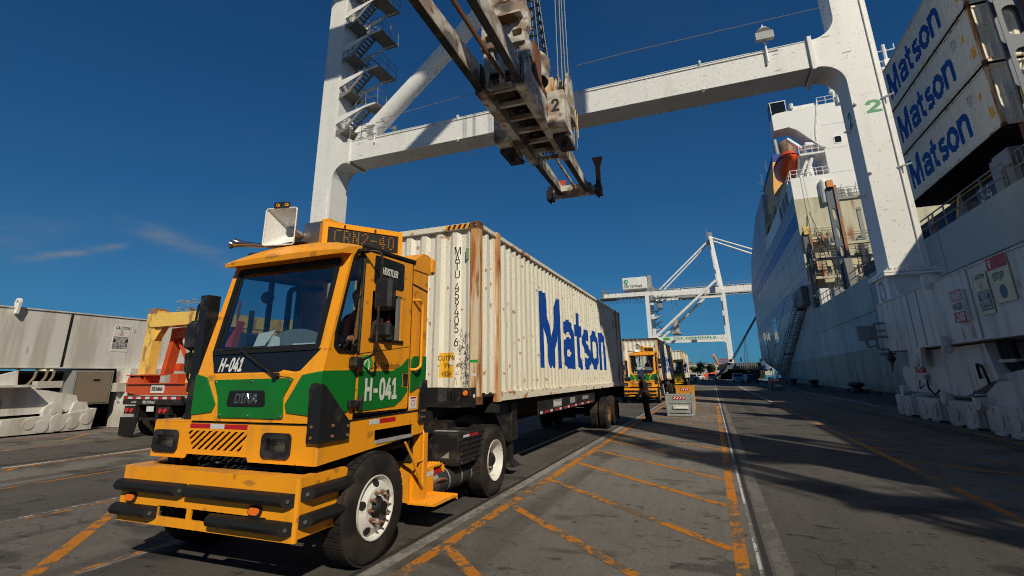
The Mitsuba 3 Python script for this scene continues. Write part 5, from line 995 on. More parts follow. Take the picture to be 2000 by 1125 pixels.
    for k in range(5):
        z = 17.35 + k * 2.75
        # inner landing by the leg, outer landing, flights between them
        up = z + 1.35
        s_ = part(t, 'stair_landing', MB().box(LX1, LX1 + 1.0, yA, yA + 1.35, z - .05, z).prism('y', [(LX1, z - .05), (LX1, z - .45), (LX1 + 1.0, z - .05)], yA, yA + .03).prism('y', [(LX1, z - .05), (LX1, z - .45), (LX1 + 1.0, z - .05)], yA + 1.3, yA + 1.33), 'stair_steel')
        o_ = part(t, 'stair_landing', MB().box(LX1 + 2.1, LX1 + 3.15, yA, yA + 1.9, up - .05, up), 'stair_steel')
        part(o_, 'bracket_arm', MB().prism('y', [(LX1, up - .95), (LX1, up - .45), (LX1 + 2.2, up - .05), (LX1 + 3.0, up + .02), (LX1 + 3.0, up - .08), (LX1 + 2.2, up - .18)], yA - .06, yA - .0).prism('y', [(LX1, up - .95), (LX1, up - .45), (LX1 + 2.2, up - .05), (LX1 + 3.0, up + .02), (LX1 + 3.0, up - .08), (LX1 + 2.2, up - .18)], yA + 1.62, yA + 1.68), 'crane_white')
        fl_ = MB(); xa, xb = LX1 + .75, LX1 + 2.2
        for (a, b2, yy) in (((xa, z), (xb, up), yA + .02), ((xb + .2, up), (xa + .1, z + 2.75), yA + 1.05)):
            for w2 in (0, .62): fl_.beam((a[0], yy + w2, a[1]), (b2[0], yy + w2, b2[1]), .04, .2)
            n2 = 7
            for q in range(n2): f_ = (q + .5) / n2; fl_.box(a[0] + (b2[0] - a[0]) * f_ - .1, a[0] + (b2[0] - a[0]) * f_ + .1, yy, yy + .62, a[1] + (b2[1] - a[1]) * f_ - .015, a[1] + (b2[1] - a[1]) * f_ + .015)
        part(t, 'stair_flight', fl_, 'stair_steel')
        r_ = MB(); rt = .022
        for h_ in (.5, 1.0):
            r_.path([(xa, yA + .02, z + h_), (xb, yA + .02, up + h_), (LX1 + 3.13, yA + .02, up + h_), (LX1 + 3.13, yA + 1.88, up + h_)], rt, 6).path([(LX1 + .03, yA + .03, z + h_), (LX1 + .9, yA + .03, z + h_)], rt, 6)
            r_.path([(xb, yA + 1.65, up + h_), (xa, yA + 1.65, z + 2.75 + h_)], rt, 6).path([(xb, yA + 1.07, up + h_), (xa, yA + 1.07, z + 2.75 + h_)], rt, 6)
        for x, y, z2 in ((xa, yA + .02, z), ((xa + xb) / 2, yA + .02, (z + up) / 2), (xb, yA + .02, up), (LX1 + 3.13, yA + .02, up), (LX1 + 3.13, yA + .95, up), (LX1 + 3.13, yA + 1.88, up), (LX1 + .04, yA + .03, z), (LX1 + .45, yA + .03, z), (xb, yA + 1.65, up), (xa, yA + 1.65, z + 2.75)): r_.cyl((x, y, z2), (x, y, z2 + 1.0), rt, n=6)
        part(t, 'stair_railing', r_, 'stair_steel')
    # walkway railing and lamp at the brace foot; flood lamp on the beam
    m = MB()
    for h_ in (.5, 1.0): m.path([(-20.0, Y1 - .02, zt + h_), (-17.4, Y1 - .02, zt + h_ - .1 * (h_ > .9)), (-16.6, Y1 - .02, zt + .15)], .025, 6)
    for x in (-20.0, -19.1, -18.2, -17.4): m.cyl((x, Y1 - .02, zt), (x, Y1 - .02, zt + 1.0), .025, n=6)
    m.box(-16.75, -16.5, Y1, Y1 + .05, zt + .1, zt + .4); part(t, 'beam_railing', m, 'stair_steel')
    part(t, 'work_lamp', MB().cyl((-18.0, Y1 - .1, zt - .5), (-18.0, Y1 - .1, zt + .6), .05).box(-18.6, -17.9, Y1 - .3, Y1 + .1, zt + .62, zt + .82, .03).box(-18.05, -17.9, Y1 - .2, Y1, zt + .1, zt + .7), 'crane_white')
    k = part(t, 'flood_lamp', MB().cyl((4.0, Y1 - .12, zt - .75), (4.0, Y1 - .12, zt + .95), .05).box(3.95, 4.05, Y1 - .12, Y1 + .1, zt - .3, zt - .2).lathe([(.02, .35), (.05, .2), (.2, .1), (.3, 0), (.28, -.02)], (4.0, Y1 - .12, zt + .95), (0, 0, 1), 12), 'crane_white'); part(k, 'lamp_head', MB().hull([(4.0 + a, Y1 - .12 + b2, zt + z) for a in (-.38, .38) for b2, z in ((-.3, .35), (-.2, .8), (.1, .45), (.1, .85))]), 'galvanised')
    part(t, 'ladder_rail', MB().cyl((LX1 - .08, Y1 - .05, 16.8), (LX1 - .08, Y1 - .05, 33), .02, n=6), 'crane_white')
    part(t, 'slack_wire', MB().path([(-19.2, Y1 + .3, 17.6), (-10, Y1 + .3, 18.0), (-2, Y1 + .3, 18.2), (6.7, Y1 + .3, 18.1)], .02, 5), 'wire_rope')
crane = thing('gantry_crane', 'tall white gantry crane numbered 2 straddling the truck lanes between sill beams', 'crane', 'white gantry cranes on the quay')
LOCAL[0] = T().translate([0, 0, -.074]).scale(1.0435)
gantry(crane)
LOCAL[0] = None

# ================================================================ spreader hanging under the crane's trolley
def spreader():
    t = thing('container_spreader', 'grimy white telescopic container spreader hanging from ropes under the crane', 'spreader')
    E_ = np.array([-5.05, 21.2, 9.75]); d = np.array([-.033, .998, .010]); d /= np.linalg.norm(d); sx = np.cross(d, [0, 0, 1.0]); sx /= np.linalg.norm(sx); sz = np.cross(sx, d)
    M_ = np.eye(4); M_[:3, 0] = sx; M_[:3, 1] = -d; M_[:3, 2] = sz; M_[:3, 3] = E_     # local: x across (to the right), y from the far end towards the camera, z up
    M_[:3, 0] = -sx; M_[:3, 0] *= -1
    LOCAL[0] = T(M_)
    # end beams
    for y0, s in ((0, 1), (15.4, -1)):
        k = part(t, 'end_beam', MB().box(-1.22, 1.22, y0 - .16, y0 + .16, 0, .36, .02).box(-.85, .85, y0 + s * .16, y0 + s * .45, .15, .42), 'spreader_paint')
        for x in (-1.14, 1.14):
            part(k, 'corner_housing', MB().box(x - .16, x + .16, y0 - .22, y0 + .22, -.10, .40, .02).cyl((x, y0, -.10), (x, y0, -.24), .05, .03, n=10).box(x - .1, x + .1, y0 - .12, y0 + .12, .40, .62).cyl((x - .15, y0 - .2, .1), (x - .15, y0 - .28, .1), .07, n=10), 'grease_black')
        part(k, 'plate', MB().box(-.12, .12, y0 - s * .175, y0 - s * .16, .10, .24), 'sign_white')
        if s > 0:
            part(k, 'guide_flipper', MB().box(1.05, 1.25, -.08, .12, .60, 1.35).hull([(a, b, z) for z, w in ((1.35, .12), (1.75, .24)) for a in (1.15 - w, 1.15 + w) for b in (-.1, .1)]), 'rust_dark'); part(k, 'guide_flipper', MB().hull([(a, b, z) for z, w in ((.42, .10), (.78, .22)) for a in (-.55 - w, -.55 + w) for b in (.1, .2)]), 'orange_steel')
    # telescopic arms and centre rod, both halves
    for a, b in ((.1, 4.6), (9.4, 15.3)):
        far = a < 2
        for x, sg in ((-.60, -1), (.60, 1)):
            if far: z0, z1, z2, z3 = .12, .46, .02, .66
            else: z0, z1, z2, z3 = .02, .72, .14, .48
            q = MB().hull([(x + dx, y, z) for dx in (-.09, .09) for y, zz in ((a, (z0, z1)), (b, (z2, z3))) for z in zz])
            q.hull([(x + dx, y, z) for dx in (-.11, .11) for y, zz in ((a, (z0 - .03, z0)), (b, (z2 - .03, z2))) for z in zz])
            part(t, 'telescopic_arm', q, 'spreader_paint')
            part(list(scene)[-1], 'slide_plate', MB().hull([(x + dx, y, z) for dx in (-.10, .10) for y, zz in ((a, z0 - .035), (b, z2 - .035)) for z in (zz, zz - .012)]), 'grease_black')
        part(t, 'push_rod', MB().beam((.12, a, .25), (.12, b, .25), .07, .12), 'spreader_paint' if far else 'rust_dark')
    # main frame
    A, B = 4.3, 9.75
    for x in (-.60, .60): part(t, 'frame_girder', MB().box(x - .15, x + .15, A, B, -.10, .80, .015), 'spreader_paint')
    for y in (A + .05, A + .75, A + 1.6, A + 2.5, A + 3.4, A + 4.3, B - .3): part(t, 'cross_member', MB().box(-.45, .45, y - .06, y + .06, .05, .2 if y < B - .4 else .5), 'spreader_paint')
    m = MB().box(-.45, .45, A + .1, B - .1, .55, .60)
    for x in (-.26, -.14, 0, .1, .22): m.cyl((x, A, .33), (x, B, .33), .04, n=8)
    for q in range(16): x = rng.uniform(-.3, .3); y = rng.uniform(A + .2, B - .5); m.box(x - .12, x + .12, y - .15, y + .15, .25, .5)
    part(t, 'hydraulics', m, 'grease_black')
    part(t, 'end_plate', MB().box(-.75, -.48, B, B + .08, -.1, .82).box(.48, .75, B, B + .08, -.1, .82).box(-.35, .35, B, B + .05, -.05, .1).box(.0, .16, B + .02, B + .1, .0, .55).box(-.40, -.32, B + .02, B + .1, 0, .5), 'spreader_paint')
    part(t, 'arm_pocket', MB().box(-.72, -.48, B, B + .30, .0, .70).box(.48, .72, B, B + .30, .0, .70), 'grease_black')
    w = MB().plate(fit(text_shape('ZPMC', 1, True, .02, 1.1), 0, 2.1, 0, .42), lambda w: np.stack([.752 + w[:, 2], B - .35 - w[:, 0], .12 + w[:, 1]], 1), 0, .006); part(t, 'maker_letters', w, 'ship_grey')
    # twistlock boxes on the frame's middle
    for x, y, nm in ((1.04, 6.75, 'numbered_box'), (-1.0, 6.3, 'side_box')):
        k = part(t, nm, MB().box(x - .29, x + .29, y - .25, y + .75, -.25, 1.0, .04).box(x - .26, x + .26, y - .85, y - .1, -.36, .1, .03), 'spreader_paint')
        part(k, 'underside_gear', MB().box(x - .25, x + .25, y - 1.0, y + .2, -.42, -.28).cyl((x, y - .3, -.6), (x, y - .3, -.3), .1), 'grease_black')
        if x > 0: part(k, 'number', MB().plate(fit(text_shape('2', 1, True, .02), x - .13, x + .13, .22, .68), lambda w, y=y: np.stack([w[:, 0], y + .75 + w[:, 2], w[:, 1]], 1), 0, .005), 'sign_black')
    part(t, 'cable_ladder', MB().path([(.75, 5.0, .2), (1.12, 5.0, .2), (1.12, 5.0, 1.2)], .02, 6).path([(.75, 4.5, .2), (1.12, 4.5, .2), (1.12, 4.5, 1.2), (1.12, 5.0, 1.2)], .02, 6).path([(.7, 4.9, .3), (.98, 4.5, .25), (.7, 4.3, .3)], .015, 5).path([(-.75, 4.9, .1), (-1.0, 4.6, 0), (-.75, 4.35, .1)], .015, 5).path([(.75, 5.4, .5), (1.05, 5.2, .3), (.75, 4.9, .4)], .015, 5), 'stair_steel')
    # headblock on top
    zt = .75
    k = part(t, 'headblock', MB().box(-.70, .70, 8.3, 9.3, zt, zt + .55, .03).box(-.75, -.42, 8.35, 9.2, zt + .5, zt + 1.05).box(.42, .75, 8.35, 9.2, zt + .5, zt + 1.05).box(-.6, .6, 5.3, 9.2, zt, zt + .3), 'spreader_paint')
    blk = Polygon([(-.80, 1.75), (.62, 1.75), (.66, 2.1), (.74, 2.25), (.74, 2.9), (.62, 3.0), (.58, 4.8), (-.62, 4.8), (-.78, 2.3)]).difference(rr(-.66, 1.95, -.38, 2.2, .06)).difference(rr(.22, 1.95, .54, 2.2, .06))
    kb = part(t, 'headblock_plate', MB().plate(blk, lambda w: np.stack([w[:, 0], 8.95 + w[:, 2], w[:, 1]], 1), 0, .35), 'spreader_paint')
    m = MB().box(-.25, .6, 9.3, 9.6, 2.55, 2.62)
    for x in (-.5, -.15, .2, .5): m.prism('x', [(9.3, 4.3), (9.3, 3.7), (9.62, 4.3)], x - .03, x + .03)
    m.box(-.62, .6, 9.3, 9.65, 4.3, 4.36); part(kb, 'stiffener', m, 'spreader_paint'); part(kb, 'hood', MB().prism('x', [(9.3, 2.70), (9.3, 2.45), (9.7, 2.45)], -.15, .42), 'rust_dark')
    ml = MB().plate(Point(.02, 3.45).buffer(.2).difference(Point(.02, 3.45).buffer(.15)).union(LineString([(-.12, 3.32), (.16, 3.58)]).buffer(.03)).union(LineString([(-.12, 3.58), (.16, 3.32)]).buffer(.03)), lambda w: np.stack([w[:, 0], 9.3 + w[:, 2], w[:, 1]], 1), 0, .02); part(kb, 'centre_mark', ml, 'rust_dark')
    part(t, 'rusty_cover', MB().hull([(x, y, z) for x, z in ((.72, .8), (.82, .8), (.74, 2.0), (.80, 2.0)) for y in (8.2, 8.9)]).prism('x', [(5.2, .80), (8.4, .80), (8.4, 1.0), (5.2, .95)], .72, .77), 'rust_dark'); part(t, 'rusty_box', MB().box(.5, .85, 6.5, 6.9, 1.0, 1.9).box(.6, 1.1, 6.3, 6.8, 1.0, 1.3), 'rusty_post')
    # wire basket for the trailing cable
    c0 = np.array([.30, 7.7, 2.15]); m = MB()
    R_ = lambda z: .60 - .32 * min(1, (z / 3.2)) if z < 3.2 else .28 + (z - 3.2) * .24
    for z in np.arange(.2, 4.6, .36): th = np.linspace(0, 2 * np.pi, 25); m.tube(np.stack([c0[0] + R_(z) * np.cos(th), c0[1] + R_(z) * np.sin(th), c0[2] + th * 0 + z], 1), .022 if abs(z - 3.1) > .4 else .05, 6)
    for a in np.arange(0, 6.28, .785): m.tube([(c0[0] + R_(z) * math.cos(a), c0[1] + R_(z) * math.sin(a), c0[2] + z) for z in (0, 1, 2, 3.2, 4.6)], .028, 6)
    part(t, 'cable_basket', m, 'grease_black'); part(t, 'basket_base', MB().lathe([(.58, -.5), (.66, 0), (.66, .25), (.55, .40), (.001, .42)], c0 - (0, 0, .35), (0, 0, 1), 24), 'spreader_paint', smooth=40)
    # sheave blocks and hoisting ropes
    for x, y in ((1.05, 6.0), (-.6, 6.0)):
        k = part(t, 'sheave_block', MB().prism('x', [(y - .55, .9), (y + .55, .9), (y + .62, 1.7), (y + .3, 2.35), (y - .3, 2.35), (y - .62, 1.7)], x - .22, x - .14).prism('x', [(y - .55, .9), (y + .55, .9), (y + .62, 1.7), (y + .3, 2.35), (y - .3, 2.35), (y - .62, 1.7)], x + .14, x + .22).box(x - .3, x + .3, y - .4, y + .4, .55, .95), 'spreader_paint'); part(k, 'sheave', MB().cyl((x - .12, y, 1.65), (x + .12, y, 1.65), .5, n=26), 'grease_black', smooth=30)
        r_ = MB()
        for dy, dx in ((-.48, -.04), (.48, .04), (-.45, .08), (.5, -.1)): r_.cyl((x + dx, y + dy, 1.7), (x + dx + .3 * dy, y + dy * 1.2, 25.4), .020, n=6)
        part(t, 'hoist_rope', r_, 'wire_rope')
    part(t, 'guard_rail', MB().path([(1.30, 5.5, .7), (1.30, 5.5, 1.3), (1.30, 5.2, 1.3), (1.30, 5.2, .3)], .016, 6), 'frame_yellow'); part(t, 'mesh_panel', MB().box(.8, .84, 5.5, 6.4, 1.3, 2.1), 'ship_grey')
    LOCAL[0] = None
    return t
spreader()

# ================================================================ the container ship alongside
SX = 12.4
def ship():
    t = thing('container_ship', 'huge grey container ship with white superstructure and blue stripes moored along the quay', 'ship')
    dz = 9.14
    ys = np.concatenate([np.linspace(-70, 100, 35), np.linspace(103, 148, 16)]); zs = np.array([-3.5, -1, 0, 1, 2, 3, 4.2, 5.5, 7, 8.2, dz])
    def hx(y, z): 
        e = np.clip((y - 100) / 48, 0, 1); return SX + e ** 2.2 * np.clip((5.5 - z) / 8.5, 0, 1) ** 1.5 * 15
    v = [[float(hx(y, z)), y, z] for y in ys for z in zs]; n = len(zs)
    m = MB().add(v, [[i * n + j, i * n + j + 1, (i + 1) * n + j + 1, (i + 1) * n + j] for i in range(len(ys) - 1) for j in range(n - 1)])
    m.add([[float(hx(148, z)), 148, z] for z in zs] + [[42.0, 148, z] for z in zs], [[j, j + 1, n + j + 1, n + j] for j in range(n - 1)])
    part(t, 'hull', m, 'hull_grey', smooth=True); h = t + '__hull'
    s = MB()
    for z, a, b in ((3.45, -60, 62), (3.15, 62, 112), (6.3, 40, 70), (6.75, -60, 40)): s.box(SX - .03, SX + .02, a, b, z, z + .06)
    for y in (46.5, 58.0, 70.3, 84, 98, 33.0, 20.0): s.box(SX - .012, SX + .02, y, y + .05, 3.5, dz)
    part(h, 'plate_seam', s, 'bin_dark')
    for y0, y1, z0, z1 in ((106.6, 112.5, 7.5, 12.0), (121, 124.5, 8.6, 10.3), (129.5, 134.5, 8.2, 10.9), (125.8, 127.8, 8.7, 10.2)): part(h, 'side_opening', MB().box(SX - .02, SX + .3, y0, y1, z0, z1).box(SX - .05, SX, y0 - .15, y0, z0 - .1, z1 + .1), 'window_dark')
    dm = MB()
    for q in range(8): dm.plate(fit(text_shape(str(2 * q + 8), 1, True), 0, .35 if q < 1 else .6, 0, .38), lambda w, q=q: np.stack([SX - .005 - w[:, 2], 48.6 - w[:, 0], .5 + .62 * q + w[:, 1]], 1), 0, .004)
    part(h, 'draught_marks', dm, 'far_grey')
    part(h, 'draught_arrow', MB().plate([(0, .0), (.25, .5), (.1, .5), (.1, 1.4), (-.1, 1.4), (-.1, .5), (-.25, .5)], lambda w: np.stack([SX - .005 - w[:, 2], 66.5 + w[:, 0], 3.9 + w[:, 1]], 1), 0, .004), 'far_blue')
    part(t, 'weather_deck', MB().box(SX + .01, 42, -70, 70.2, dz - .2, dz - .02), 'deck_dark')
    part(t, 'hatch_coaming', MB().box(SX + 2.2, 40, 24.0, 56, dz, 11.45).box(SX + 2.2, 40, -60, 21.5, dz, 11.45), 'deck_dark')
    # --- accommodation block: enclosed side with stripes, beige front, white house
    yf = 70.3
    k = part(t, 'side_casing', MB().box(SX, SX + .3, yf, 147.5, dz, 24.0).box(SX + .02, SX + .3, yf, 106, 24.0, 26.45), 'superstructure_side'); sc = k
    s = MB()
    for z in (11.2, 14.6, 18.0, 21.9, 24.05): s.box(SX - .025, SX, yf, 147, z, z + .05)
    for y in (83, 96, 109, 121, 134): s.box(SX - .02, SX, y, y + .06, dz, 24)
    part(sc, 'plate_seam', s, 'ship_grey')
    for y0 in (74.2, 77.2, 80.4):
        l_ = MB()
        for q in range(9): l_.box(SX - .05, SX + .02, y0, y0 + 2.3, 24.3 + q * .22, 24.4 + q * .22)
        part(sc, 'louvre_panel', MB().box(SX - .02, SX, y0, y0 + 2.3, 24.25, 26.2), 'window_dark'); part(list(scene)[-1], 'slats', l_, 'ship_grey')
    part(t, 'front_bulkhead', MB().box(SX, 41.6, yf - .02, yf + .3, dz, 23.55), 'ship_beige'); fb = t + '__front_bulkhead'
    s = MB()
    for z in (18.2, 13.9): s.box(SX, 41, yf - .035, yf, z, z + .05)
    part(fb, 'plate_seam', s, 'rust_dark')
    for x in np.arange(14.2, 40, 2.6): part(fb, 'door_recess', MB().prism('y', [(x - .5, 9.3), (x + .5, 9.3), (x + .5, 10.9), (x + .3, 11.3), (x - .3, 11.3), (x - .5, 10.9)], yf - .08, yf - .03), 'deck_dark')
    part(t, 'house', MB().box(SX + .01, 41.6, yf - .03, 104, 23.55, 26.5).box(17.05, 41, yf - .01, 92, 26.5, 36.4).box(14.0, 17.1, yf + .05, yf + 3.0, 29.55, 29.8).box(16.9, 17.1, yf, 92, 26.4, 30).prism('x', [(yf + .1, 29.55), (yf + 3, 29.55), (yf + 3, 26.4)], 13.8, 14.0), 'ship_white'); ho = t + '__house'
    part(ho, 'window', MB().plate(rr(18.2, 30.6, 18.95, 31.45, .18), on_y(yf - .01), 0, .03), 'window_dark'); part(ho, 'window_frame', MB().plate(rr(18.1, 30.5, 19.05, 31.55, .2).difference(rr(18.2, 30.6, 18.95, 31.45, .18)), on_y(yf - .01), 0, .06), 'ship_white')
    s = MB()
    for z in (26.52, 29.9, 33.3): s.box(17.05, 41, yf - .02, yf, z, z + .04)
    part(ho, 'plate_seam', s, 'ship_grey'); part(ho, 'vent_trunk', MB().cyl((15.9, yf - .3, 22.6), (15.9, yf - .3, 25.2), .45, n=20).ball((15.9, yf - .3, 25.2), .45, 2, (1, 1, 1.4)), 'crane_white', smooth=40)
    # bridge wing
    part(t, 'bridge_wing', MB().prism('y', [(11.5, 33.7), (13.3, 33.9), (14.2, 33.3), (16.6, 30.4), (17.1, 30.2), (17.1, 36.4), (16.4, 36.5), (12.1, 36.2), (11.5, 36.0)], yf - .02, yf + 2.6).box(14.0, 17.1, yf + .2, yf + 2.4, 36.4, 36.9), 'ship_white'); bw = t + '__bridge_wing'
    part(bw, 'wing_shelter', MB().box(11.5, 13.4, yf + .1, yf + 2.5, 36.2, 37.9), 'window_dark'); m = MB()
    for x in (11.5, 13.35): m.box(x, x + .08, yf, yf + .1, 36.2, 37.9)
    m.box(11.4, 13.5, yf, yf + 2.6, 37.9, 38.0); part(bw, 'shelter_frame', m, 'ship_white'); part(bw, 'search_light', MB().cyl((14.0, yf, 36.5), (14.0, yf - .1, 37.2), .3, n=12).box(19.3, 20.0, yf - .4, yf, 36.0, 37.4, .1), 'ship_white')
    def rail(p, q, h=1.0, n=6, r=.035, zz=(.5, 1.0)):
        p, q = np.array(p, float), np.array(q, float); m_ = MB()
        for f in zz: m_.cyl(p + (0, 0, f * h), q + (0, 0, f * h), r, n=5)
        for f in np.linspace(0, 1, n): m_.cyl(p + (q - p) * f, p + (q - p) * f + np.array([0, 0, h]), r, n=5)
        return m_
    for a, b, n_ in (((12.5, yf, 26.5), (17, yf, 26.5), 7), ((14.0, yf + .1, 29.8), (17, yf + .1, 29.8), 5), ((17.1, yf, 36.4), (24, yf, 36.4), 8), ((16.2, yf - .1, 31.3), (17.1, yf - .1, 36.2), 5), ((12.45, yf, 26.5), (12.45, yf + 14, 26.5), 12)): part(t, 'deck_railing', rail(a, b, 1.05, n_, .05), 'ship_white')
    # funnel casing
    part(t, 'funnel', MB().hull([(x, y, z) for z, x0, x1, y0, y1 in ((24, 13.4, 24, 92, 124), (33, 13.6, 24, 93, 122), (41.2, 15.0, 23, 97.6, 112.6)) for x in (x0, x1) for y in (y0, y1)]), 'funnel_orange'); fn_ = t + '__funnel'
    part(fn_, 'blue_band', MB().hull([(x, y, z) for z, x0, x1, y0, y1 in ((39.5, 14.68, 23.3, 96.6, 114), (41.3, 14.95, 23.05, 97.5, 112.7)) for x in (x0, x1) for y in (y0, y1)]), 'funnel_blue'); part(fn_, 'exhaust_dome', MB().cyl((18.2, 101, 41), (18.2, 101, 43.8), 1.5, n=24).ball((18.2, 101, 43.8), 1.5, 3, (1, 1, 1.05)), 'brass_rust', smooth=40); part(fn_, 'exhaust_pipe', MB().cyl((16.3, 100, 41.5), (16.1, 100, 45.2), .42, n=16), 'galvanised', smooth=40)
    part(fn_, 'lower_casing', MB().hull([(x, y, z) for z, x0, y0, y1 in ((23.8, 12.42, 100, 147), (30, 12.6, 105, 140), (36.5, 13.2, 106, 122)) for x in (x0, 20) for y in (y0, y1)]), 'superstructure_side'); m = MB()
    for q in range(5): m.cyl((14.6, 108 + q, 33 + q * 2), (13.6, 108 + q, 33 + q * 2), .06, n=6)
    for x, y in ((14.6, 113), (14.8, 106)): m.box(x - .05, x + .05, y, y + .1, 34, 43.5)
    part(fn_, 'ladder_and_lamps', m, 'stair_steel')
    # lifeboat and davit
    c = np.array([13.0, 74.6, 29.9]); m = MB(); prof = [(.02, -4.3), (.75, -3.8), (1.25, -2.6), (1.5, -.8), (1.5, 1.2), (1.25, 2.8), (.8, 3.8), (.02, 4.3)]
    m.lathe(prof, c, (0, 1, 0), 22); v_, f_ = m.mesh(); v_[:, 2] = c[2] + (v_[:, 2] - c[2]) * np.where(v_[:, 2] > c[2], 1.05, 1.15)
    part(t, 'lifeboat', MB().add(v_, f_), 'boat_orange', smooth=40); lb = t + '__lifeboat'; part(lb, 'rubbing_strake', MB().tube([(13.0 + 1.53 * math.cos(a), 74.6 + 4.2 * math.sin(a), 30.1) for a in np.linspace(0, 6.283, 40)], .08, 6), 'black_rubber'); part(lb, 'hatch_cover', MB().box(12.5, 13.5, 73.8, 75.3, 31.2, 31.7, .2), 'boat_orange')
    part(t, 'davit', MB().path([(15.2, 71.2, 26.5), (14.9, 71.4, 30.6), (13.0, 71.3, 32.6)], .28, 10, .6).path([(14.4, 71.0, 26.5), (15.4, 71.0, 29.2), (15.9, 71, 29.6)], .25, 8).path([(13.6, 71, 26.5), (14.8, 71, 28.9)], .2, 8).path([(15, 80.5, 26.5), (14.7, 80.5, 30.5), (13.0, 80.5, 32.4)], .25, 8, .5).cyl((14.9, 70.9, 31), (15.9, 70.9, 31), .5).cyl((13.0, 71.3, 32.6), (13.0, 72.5, 31.3), .06), 'ship_white', smooth=40)
    m = MB()
    for y in np.arange(82, 104, 2.2): m.box(12.5, 14, y, y + .25, 26.4, 27 + (y % 3))
    m.box(12.45, 14.2, 82, 104, 27.6, 27.8).box(12.5, 13.5, 84, 86, 26.5, 29).box(12.6, 13.4, 90, 93, 26.5, 28.3); part(t, 'boat_deck_gear', m, 'ship_beige')
    part(t, 'radar_mast', MB().path([(27.0, 74, 36.4), (27.0, 74, 45.5)], .25, 8).path([(26.2, 74, 43), (27.8, 74, 43)], .1, 6).path([(26.0, 74, 44.6), (26.0, 74, 46.5)], .07, 6).path([(26, 74, 44.6), (28.2, 74, 44.6), (28.2, 74, 45.4)], .08, 6).path([(26.4, 74, 36.4), (27, 74, 41), (27.8, 74, 36.4)], .12, 6).ball((26.4, 74, 41.6), .5, 2).box(26.6, 27.5, 73.5, 74.5, 41, 43).cyl((25.8, 73, 36), (25.6, 73, 44.6), .06), 'ship_white')
    part(t, 'satellite_post', MB().cyl((19.2, yf + .2, 36.4), (19.2, yf + .2, 38.8), .18).ball((19.2, yf + .2, 39.0), .5, 2).box(18.8, 19.6, yf, yf + .6, 38.0, 38.3), 'ship_white')
    # --- lashing bridges in the open bay
    def cell_post(x, y, z0, z1, w, mt, holes=True, name='cell_guide_post'):
        s_ = sbox(x, z0, x + w, z1)
        if holes:
            for z in np.arange(z0 + 1.6, z1 - 1, 1.9): s_ = s_.difference(affinity.scale(Point(x + w / 2, z).buffer(1), w * .30, .62))
        return part(t, name, MB().plate(s_, on_y(y), 0, .35).box(x - .12, x, y - .35, y + .05, z0, z1), mt)
    cell_post(12.45, 54.2, 9.2, 19.2, .55, 'post_blue'); q = part(t, 'rusty_flange', MB().box(13.0, 13.25, 53.7, 54.3, 9.2, 19.4), 'post_rust'); part(q, 'head_cap', MB().box(12.45, 13.0, 53.5, 54.1, 19.2, 19.9), 'crane_orange')
    cell_post(12.45, 68.6, 9.2, 18.6, .55, 'post_blue'); q = part(t, 'rusty_flange', MB().box(12.95, 13.2, 68.1, 68.7, 9.2, 18.0), 'post_rust'); part(q, 'head_cap', MB().box(12.45, 13.05, 68.0, 68.6, 18.2, 19.2), 'frame_yellow')
    part(t, 'container_guide', MB().prism('x', [(52.5, 9.2), (54.2, 9.2), (54.2, 11.6), (52.9, 11.9)], 12.5, 13.1), 'bin_dark')
    for x, z0, z1, mt in ((15.2, 9.2, 18.5, 'galvanised'), (18.0, 9.2, 20.5, 'ship_grey'), (18.9, 9.2, 17, 'galvanised'), (21.0, 9.2, 21, 'post_rust')): part(t, 'cell_guide_post', MB().box(x, x + .38, 66.6, 67.0, z0, z1).box(x - .05, x + .43, 66.5, 66.6, z1 - .3, z1), mt)
    part(t, 'whip_aerial', MB().cyl((13.8, yf - .4, 21.5), (14.9, 66, 12), .06).cyl((13.8, yf - .4, 28.0), (14.1, yf - .6, 10), .025), 'stair_steel')
    for q, (z, x0, x1, y0) in enumerate(((20.6, 14.6, 19.6, 62), (17.9, 12.6, 16.4, 68.8), (15.9, 14.2, 20.5, 64), (14.8, 12.6, 22, 66.5), (12.6, 12.6, 22, 66.5), (10.9, 14.5, 23, 66.5))):
        k = part(t, 'catwalk', MB().box(x0, x1, y0, y0 + 1.2, z - .12, z).box(x0, x1, y0 - .06, y0, z - .25, z + .02), 'ship_beige' if q % 3 else 'ship_grey'); part(k, 'railing', rail((x0, y0, z), (x1, y0, z), 1.1, 7, .03, (.35, .7, 1.0)), 'stair_steel')
        g_ = MB()
        for w in range(12): x = rng.uniform(x0, x1 - .5); yy = y0 + rng.uniform(.2, 1); hh = rng.uniform(.3, 1.3); ww = rng.uniform(.06, .6); g_.box(x, x + ww, yy, yy + .3, z, z + hh) if w % 2 else g_.cyl((x, yy, z), (x + rng.uniform(-.8, .8), yy, z + hh + .5), .04, n=5)
        part(k, 'lashing_gear', g_, 'ship_beige' if q % 2 else 'galvanised')
    for x, z0, z1 in ((15.9, 9.3, 12.6), (19.4, 10.9, 14.8), (17.0, 12.6, 15.9), (13.4, 12.6, 17.9)):
        m = MB().box(x, x + .05, 66.3, 66.38, z0, z1).box(x + .45, x + .5, 66.3, 66.38, z0, z1)
        for z in np.arange(z0 + .3, z1, .35): m.box(x, x + .5, 66.3, 66.35, z, z + .05)
        part(t, 'ladder', m, 'rust_dark')
    for x, z, y in ((13.2, 9.2, 69), (15.5, 9.2, 68.6), (17.5, 9.2, 69), (20, 9.2, 69)): part(t, 'deck_locker', MB().box(x, x + 1.4, y, y + .9, z, z + 1.4, .08).cyl((x + .3, y, z + .6), (x + .3, y - .4, z + .6), .3, n=12), 'ship_beige')
    part(t, 'gangway_winch', MB().box(12.7, 13.7, 66.5, 67.6, 9.2, 11.2, .05), 'sign_white')
